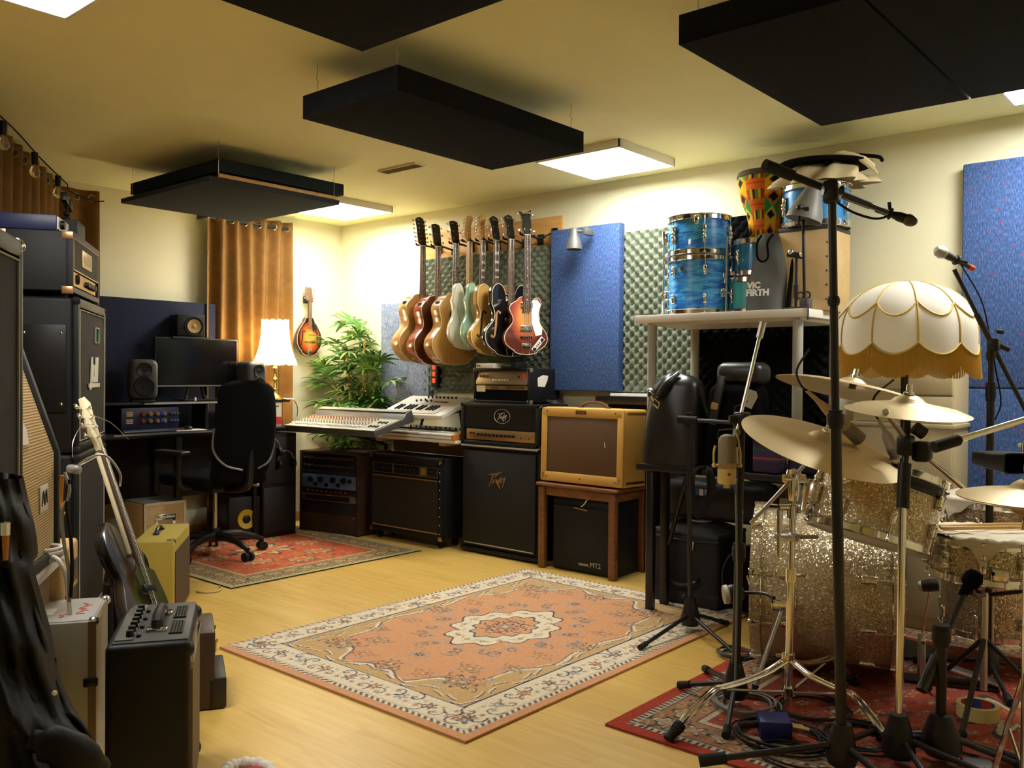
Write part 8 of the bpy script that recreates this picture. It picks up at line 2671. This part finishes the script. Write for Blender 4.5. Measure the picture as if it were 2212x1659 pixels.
b = MB(); b.box((-.18, -.006, .36), (.14, .012, .06), .012, seg=3); b.tube([(-.235, -.01, .375), (-.22, -.035, .36), (-.14, -.035, .36), (-.125, -.01, .375)], .011, 8, spline=3); b.build('handle', BLKM, t)
b = MB(); b.T = TR(-.055, D * .52, H + .003) @ RZ(R(88)); [b.box((-.07 + k * .022, .006 * math.sin(k * 2.3), 0), (.006, .028, .001), rot=(0, 0, math.sin(k * 1.9) * .9)) for k in range(7)]; b.T = TR(-.10, D * .36, H + .003) @ RZ(R(80)); [b.box((-.05 + k * .018, .005 * math.sin(k * 1.7), 0), (.005, .016, .001), rot=(0, 0, math.cos(k * 2.1) * .8)) for k in range(5)]; b.T = Matrix(); b.build('handwriting', M('red_marker', (.60, .05, .04), .6), lid)
b = MB(); b.box((-.17, D * .45, H + .003), (.06, .09, .001)); b.build('paper_label', M('white_paper', (.8, .77, .68), .6), lid)

# --- black combo with top controls, closest amplifier
bz = .52
F2 = onz(411, 1386, bz)
W, D, rzb = .228, .462, R(57.6)
t = thing('combo_amplifier', 'black combo amplifier with controls on its top panel, nearest amplifier on the floor', 'amplifier', Vector((F2.x - W * math.cos(rzb), F2.y - W * math.sin(rzb), .002)), rz=rzb)
H = bz
b = MB(); b.box((W / 2, D / 2, H / 2), (W, D, H), .016, seg=4); b.build('cabinet', BLK, t)
GTOP = M('dark_grey_top_panel', (.045, .05, .05), .5)
b = MB(); b.box((W * .52, D / 2, H + .001), (W * .90, D * .93, .006), .002); tp_ = b.build('top_panel', GTOP, t)
b = MB(); b.box((W * .20, D * .5, H + .004), (W * .22, D * .86, .008), .001); pn = b.build('control_panel', M('steel_control_panel', (.16, .16, .145), .4, .5), t)
for i in range(7):
    b = MB(); y = D * (.14 + i * .105); b.cyl((W * .26, y, H + .006), (W * .26, y, H + .026), .012, .010, 14); b.build('control_knob', BLKP, pn)
for i in range(4):
    b = MB(); y = D * (.16 + i * .2); b.box((W * .36, y, H + .007), (.012, .03, .010), .002); b.build('switch', BLKP, pn)
b = MB(); b.tube([(W * .55, D * .30, H + .006), (W * .55, D * .33, H + .030), (W * .56, D * .62, H + .030), (W * .56, D * .65, H + .006)], .017, 8, spline=3); ho = b.build('handle', LEA, t)
for y in (.27, .68):
    b = MB(); b.box((W * .555, D * y, H + .007), (.06, .04, .010), .004); b.build('handle_end', CHR, ho)
for y in (.30, .68):
    b = MB()
    b.box((W * .80, D * y, H + .005), (W * .17, D * .29, .004)); v_o = b.build('vent_plate', BLKP, t)
    b = MB()
    for i in range(4):
        for j in range(7): b.box((W * (.745 + i * .037), D * (y - .12 + j * .04), H + .0075), (.003, .004, .003))
    for i in range(5): b.box((W * (.727 + i * .037), D * y, H + .0075), (.0022, D * .27, .003))
    for j in range(8): b.box((W * .80, D * (y - .14 + j * .04), H + .0075), (W * .15, .0022, .003))
    b.build('vent_grid', M('vent_wire', (.12, .12, .11), .4, .6), v_o)['kind'] = 'stuff'
b = MB(); b.box((W + .001, D * .5, H * .44), (.010, D - .05, H * .78)); b.build('grille_cloth', stripes('gold_grille', (.16, .11, .045), (.36, .26, .11), 60, fine='X'), t)
b = MB(); b.box((W + .003, D * .5, H - .065), (.012, D - .05, .008)); b.build('trim_bar', CHR, t)
for y in (.02, D - .02):
    for z in (.03, H - .03):
        b = MB(); b.ball((W - .008, y, z), (.020, .020, .024), 12, 8); b.build('corner_guard', BLKP, t)
t = thing('toolbox', 'small dark brown hard case with brass latches standing behind the nearest black amplifier', 'case', onz(462, 1536, 0) + UP * .002, rz=rzb + R(4))
b = MB(); b.box((-.055, .16, .15), (.12, .30, .30), .010); b.build('body', M('dark_brown_case', (.05, .025, .018), .5), t)
b = MB(); b.box((.012, .16, .06), (.07, .30, .12), .008); b.build('lower_tray', M('black_case_tray', (.015, .012, .012), .5), t)
for y in (.06, .26):
    b = MB(); b.box((.0075, y, .23), (.008, .03, .04), .003); b.cyl((.010, y, .25), (.016, y, .25), .008, n=8); b.build('latch', BRASS, t)

# --- olive tweed amplifier
oz = .43
G2 = onz(376, 1169, oz)
W, D, rzo = .20, .55, R(53)
t = thing('combo_amplifier', 'olive yellow tweed amplifier with a top handle standing by the red rug', 'amplifier', Vector((G2.x - W * math.cos(rzo), G2.y - W * math.sin(rzo), .002)), rz=rzo)
H = oz
OLT = M('olive_tweed', (.40, .31, .050), .7, var=.1, vscale=220, bump=.3, bscale=350)
b = MB(); b.box((W / 2, D / 2, H / 2), (W, D, H), .010, seg=3); b.build('cabinet', OLT, t)
b = MB(); b.box((W + .001, D / 2, H * .46), (.008, D - .06, H * .78)); b.build('grille_cloth', M('dark_brown_grille', (.08, .045, .02), .8), t)
strap(t, W * .40, D * .5, H, .16, LEA, 'y', h=.025)
b = MB(); b.ball((W * .40, -.003, H * .66), (.012, .006, .012), 12, 8); b.build('button', CHR, t)
for y in (.01,):
    b = MB(); b.box((W - .018, y + .012, H - .012), (.042, .036, .034), .008); b.build('corner_guard', CHR, t)
t = thing('power_lead', 'cream lead lying on the floor beside the olive tweed amplifier', 'cable', onz(432, 1282, 0.001))
b = MB(); b.tube([(-.04, .0, .006), (.02, .02, .006), (.05, .08, .006), (.0, .14, .006), (-.06, .16, .006)], .005, 7, spline=5); b.build('wire', M('cream_cable', (.55, .44, .24), .6), t)

# --- bass guitar leaning on a stand
t = thing('guitar_stand', 'black guitar stand with chrome yoke behind the nearest amplifiers', 'guitar stand', Vector((atd(250, 900, 3.78).x, atd(250, 900, 3.78).y, .001)), rz=R(60))
st0 = Vector(t.location)
gb = atd(322, 1305, 2.98)       # body end of the strings
gh = atd(180, 868, 3.16)        # head end
dirn = (gh - gb).normalized()
b = MB(); b.tube([(0, 0, .03), (0, 0, .42), (-.02, .02, .56)], .012, 8); b.build('pole', BLKM, t)
for q in (-1, 1):
    b = MB(); b.tube([(0, 0, .12), (q * .10, -.10, .10), (q * .12, -.16, .11)], .010, 8); b.tube([(0, 0, .30), (q * .16, .10, .02)], .010, 8); b.build('leg', BLKM, t)
b = MB(); b.tube([(0, 0, .30), (.10, -.22, .015)], .010, 8); b.build('leg', CHR, t)
b = MB(); b.torus((-.02, .02, .585), .045, .010, 20, 8, (0, .3, 1)); b.build('yoke', CHR, t)
# instrument: local Z along the neck, local -Y is the face
zf = dirn
yf = -(Vector((DN.x, DN.y, 0)) - DE * .30 + UP * .1)
yf = (yf - zf * yf.dot(zf)).normalized()
xf = yf.cross(zf)
rm = Matrix((xf, yf, zf)).transposed()
t = thing('bass_guitar', 'dark electric bass with a cream-edged neck leaning against the white-lettered stack', 'bass guitar', gb, rot=rm.to_euler())
LN = (gh - gb).length
GRB = sunburst('green_black_burst', (.10, .11, .035), (.012, .012, .010), .17, .2, .0, .3, .9)
ob = [(-.02, .27), (-.09, .30), (-.15, .24), (-.15, .17), (-.12, .09), (-.15, .0), (-.17, -.09), (-.12, -.17), (0, -.19), (.12, -.17), (.165, -.09), (.14, .0), (.115, .09), (.14, .16), (.13, .20), (.08, .21), (.03, .17)]
ob = [(p.x, p.y) for p in smooth([(a, b_, 0) for a, b_ in ob], 4, True)]
b = MB(); b.prism(ob, .040, .008, m=FMAT @ TR(0, 0, -.050)); b.build('body', GRB, t)
b = MB(); b.box((0, .003, .20 + (LN - .42) / 2 + .0), (.038, .018, LN - .38), .007); b.build('neck', CRM, t)
b = MB(); b.box((0, -.0105, .16 + (LN - .40) / 2), (.036, .006, LN - .34), .001); fb_ = b.build('fretboard', ROSE, t)
b = MB()
for k in range(1, 21):
    z = LN - .20 - .86 * (1 - 2 ** (-k / 12)); b.box((0, -.0140, z), (.036, .002, .002))
b.build('frets', TUNER, fb_)['kind'] = 'stuff'
b = MB(); b.prism([(-.021, 0), (-.024, .03), (-.044, .06), (-.040, .13), (-.026, .205), (-.005, .215), (.030, .20), (.024, .15), (.022, .05), (.021, 0)], .015, .001, m=TR(0, 0, LN - .20) @ FMAT @ TR(0, 0, -.004)); hd = b.build('headstock', CRM, t)
for k in range(4):
    z = LN - .15 + k * .038
    b = MB(); b.cyl((-.03, .0, z), (-.062, .0, z), .004, n=8); b.ball((-.072, 0, z), (.014, .005, .011), 10, 6); b.cyl((-.014, -.012, z), (-.014, -.026, z), .006, n=10); b.build('tuner', TUNER, hd)
b = MB(); b.prism([(.02, .14), (.10, .12), (.13, .02), (.13, -.10), (.05, -.12), (.03, .02), (-.05, .03), (-.06, .10), (-.02, .14)], .003, m=FMAT @ TR(0, 0, .0105)); b.build('pickguard', M('green_pickguard', (.05, .06, .015), .3), t)
for z in (.05, -.03):
    b = MB(); b.box((0, -.017, z), (.095, .012, .024), .003); b.build('pickup', BLKP, t)
b = MB(); b.box((0, -.017, -.11), (.08, .012, .045), .003); b.build('bridge', CHR, t)
for k in range(2):
    b = MB(); b.cyl((.09, -.012, -.05 - k * .05), (.09, -.030, -.05 - k * .05), .012, n=14); b.build('control_knob', BLKP, t)
for k in range(4):
    x = (k - 1.5) * .010
    b = MB(); b.cyl((x * 1.5, -.022, -.11), (x * .8, -.016, LN - .19), .0016, n=5, cap=False); b.build('string', STR, t)
b = MB()
for q in ([(-.01, -.015, LN - .06), (.10, -.03, LN - .075), (.22, -.02, LN - .10), (.30, .0, LN - .09)], [(-.01, -.015, LN - .10), (-.12, -.02, LN - .13), (-.20, -.01, LN - .20), (-.22, .0, LN - .26)]): b.tube(q, .0011, 5, spline=4)
b.build('loose_string', STR, t)
p = atd(256, 1300, 3.32)
t = thing('leather_bag', 'glossy black soft bag standing behind the bass guitar stand', 'bag', Vector((p.x, p.y, .002)), rz=AZ)
softbag(t, 'body', .16, .15, .58, MATS['gloss_black_lacquer'], 5, .1, .05, .55)
b = MB(); b.tube([(-.04, -.03, .56), (-.03, -.05, .62), (.02, -.05, .63), (.04, -.03, .56)], .010, 8, spline=4); b.build('handle', LEA, t)

# --- black leather coat hanging at the left edge
t = thing('leather_coat', 'black leather coat with a small white stud draped over a stand at the left edge', 'coat', atd(-20, 1700, 1.55))
LC = Vector(t.location); LC.z = 0.002; t.location = LC
edge = [(40, 1035), (52, 1090), (66, 1150), (72, 1205), (62, 1230), (80, 1300), (104, 1390), (112, 1455), (150, 1545), (185, 1600), (212, 1675), (225, 1760), (235, 1900)]
def cpt(px, py, d): return atd(px, py, d) - LC
rows = []
ce = smooth([(x, y, 0) for x, y in edge], 3)
b = MB(); nu = 26
g = random.Random(2)
grid_ = []
for j, p in enumerate(ce):
    v = j / (len(ce) - 1)
    row = []
    for i in range(nu + 1):
        u = i / nu
        x = p.x + (-190 - p.x) * u
        dep = 1.62 - .22 * math.sin(PI * min(1, u * 1.15)) * (.4 + .6 * v) + .016 * math.sin(u * 17 + v * 6) * (.3 + v) + .018 * math.sin(v * 31 + u * 8) + .012 * math.sin(u * 41 + v * 13)
        q = cpt(x, p.y, dep)
        q.z = max(q.z, .004)
        row.append(q)
    grid_.append(row)
back = [[q + Vector((-.10, .06, 0)) * math.sin(PI * min(1, .12 + .88 * i / nu)) for i, q in enumerate(row)] for row in grid_]
vs = [q for row in grid_ for q in row]; w_ = nu + 1
fs = [[j * w_ + i, j * w_ + i + 1, (j + 1) * w_ + i + 1, (j + 1) * w_ + i] for j in range(len(grid_) - 1) for i in range(nu)]
b.add(vs, fs); b.add([q for row in back for q in row], [f[::-1] for f in fs])
n_ = len(grid_)
b.add([grid_[j][0] for j in range(n_)] + [back[j][0] for j in range(n_)], [[j, j + 1, n_ + j + 1, n_ + j] for j in range(n_ - 1)])
b.build('body', M('coat_leather', (.006, .007, .008), .58, spec=.25, bump=.3, bscale=45), t, ang=0)
b = MB(); b.tube([cpt(70, 1600, 1.44), cpt(120, 1610, 1.44), cpt(165, 1632, 1.46), cpt(205, 1668, 1.50)], [.018, .030, .032, .028], 12, spline=5); b.v = [(x, y, max(z, .004)) for x, y, z in b.v]; b.build('sleeve', MATS['coat_leather'], t, ang=0)
b = MB(); b.ball(cpt(118, 1497, 1.40), .0042, 12, 8); b.build('stud', WHT, t, 'small white stud')
p = cpt(12, 1128, 1.50)
b = MB(); b.cyl(p, p - UP * .022, .009, n=12); b.cyl(p - UP * .02, p - UP * .065, .006, .004, 10, mi=1); b.build('jack_plug', [CHR, M('orange_plug', (.55, .22, .03), .4)], t, 'silver and orange plug')
t = thing('coat_stand', 'thin black stand holding up the leather coat at the left edge', 'stand', Vector((LC.x - .06, LC.y + .02, .002)))
b = MB(); b.cyl((0, 0, .0), (0, 0, 1.10), .014, n=10); b.lathe([(0, 0), (.14, 0), (.14, .012), (0, .02)], 24); b.build('pole', BLKM, t)

# --- fluffy red and white thing at the bottom edge
p = onz(534, 1690, 0)
t = thing('knitted_hat', 'fluffy white and red hat lying on the floor at the bottom edge of the photo', 'hat', p + UP * .002)
FLW = M('fluffy_white', (.80, .76, .70), .95, bump=1.0, bscale=120)
b = MB()
g = random.Random(6)
for k in range(22):
    a = 2 * PI * k / 22; b.ball((.085 * math.cos(a), .07 * math.sin(a), .022), g.uniform(.018, .026), 8, 6)
b.v = [(x, y, max(z, .0)) for x, y, z in b.v]; b.build('trim', FLW, t, ang=0)
b = MB(); b.lathe([(.08, .01), (.07, .028), (.05, .034), (.0, .036)], 24, c=(.03, 0, 0)); b.build('crown', M('red_felt', (.45, .03, .03), .9), t)
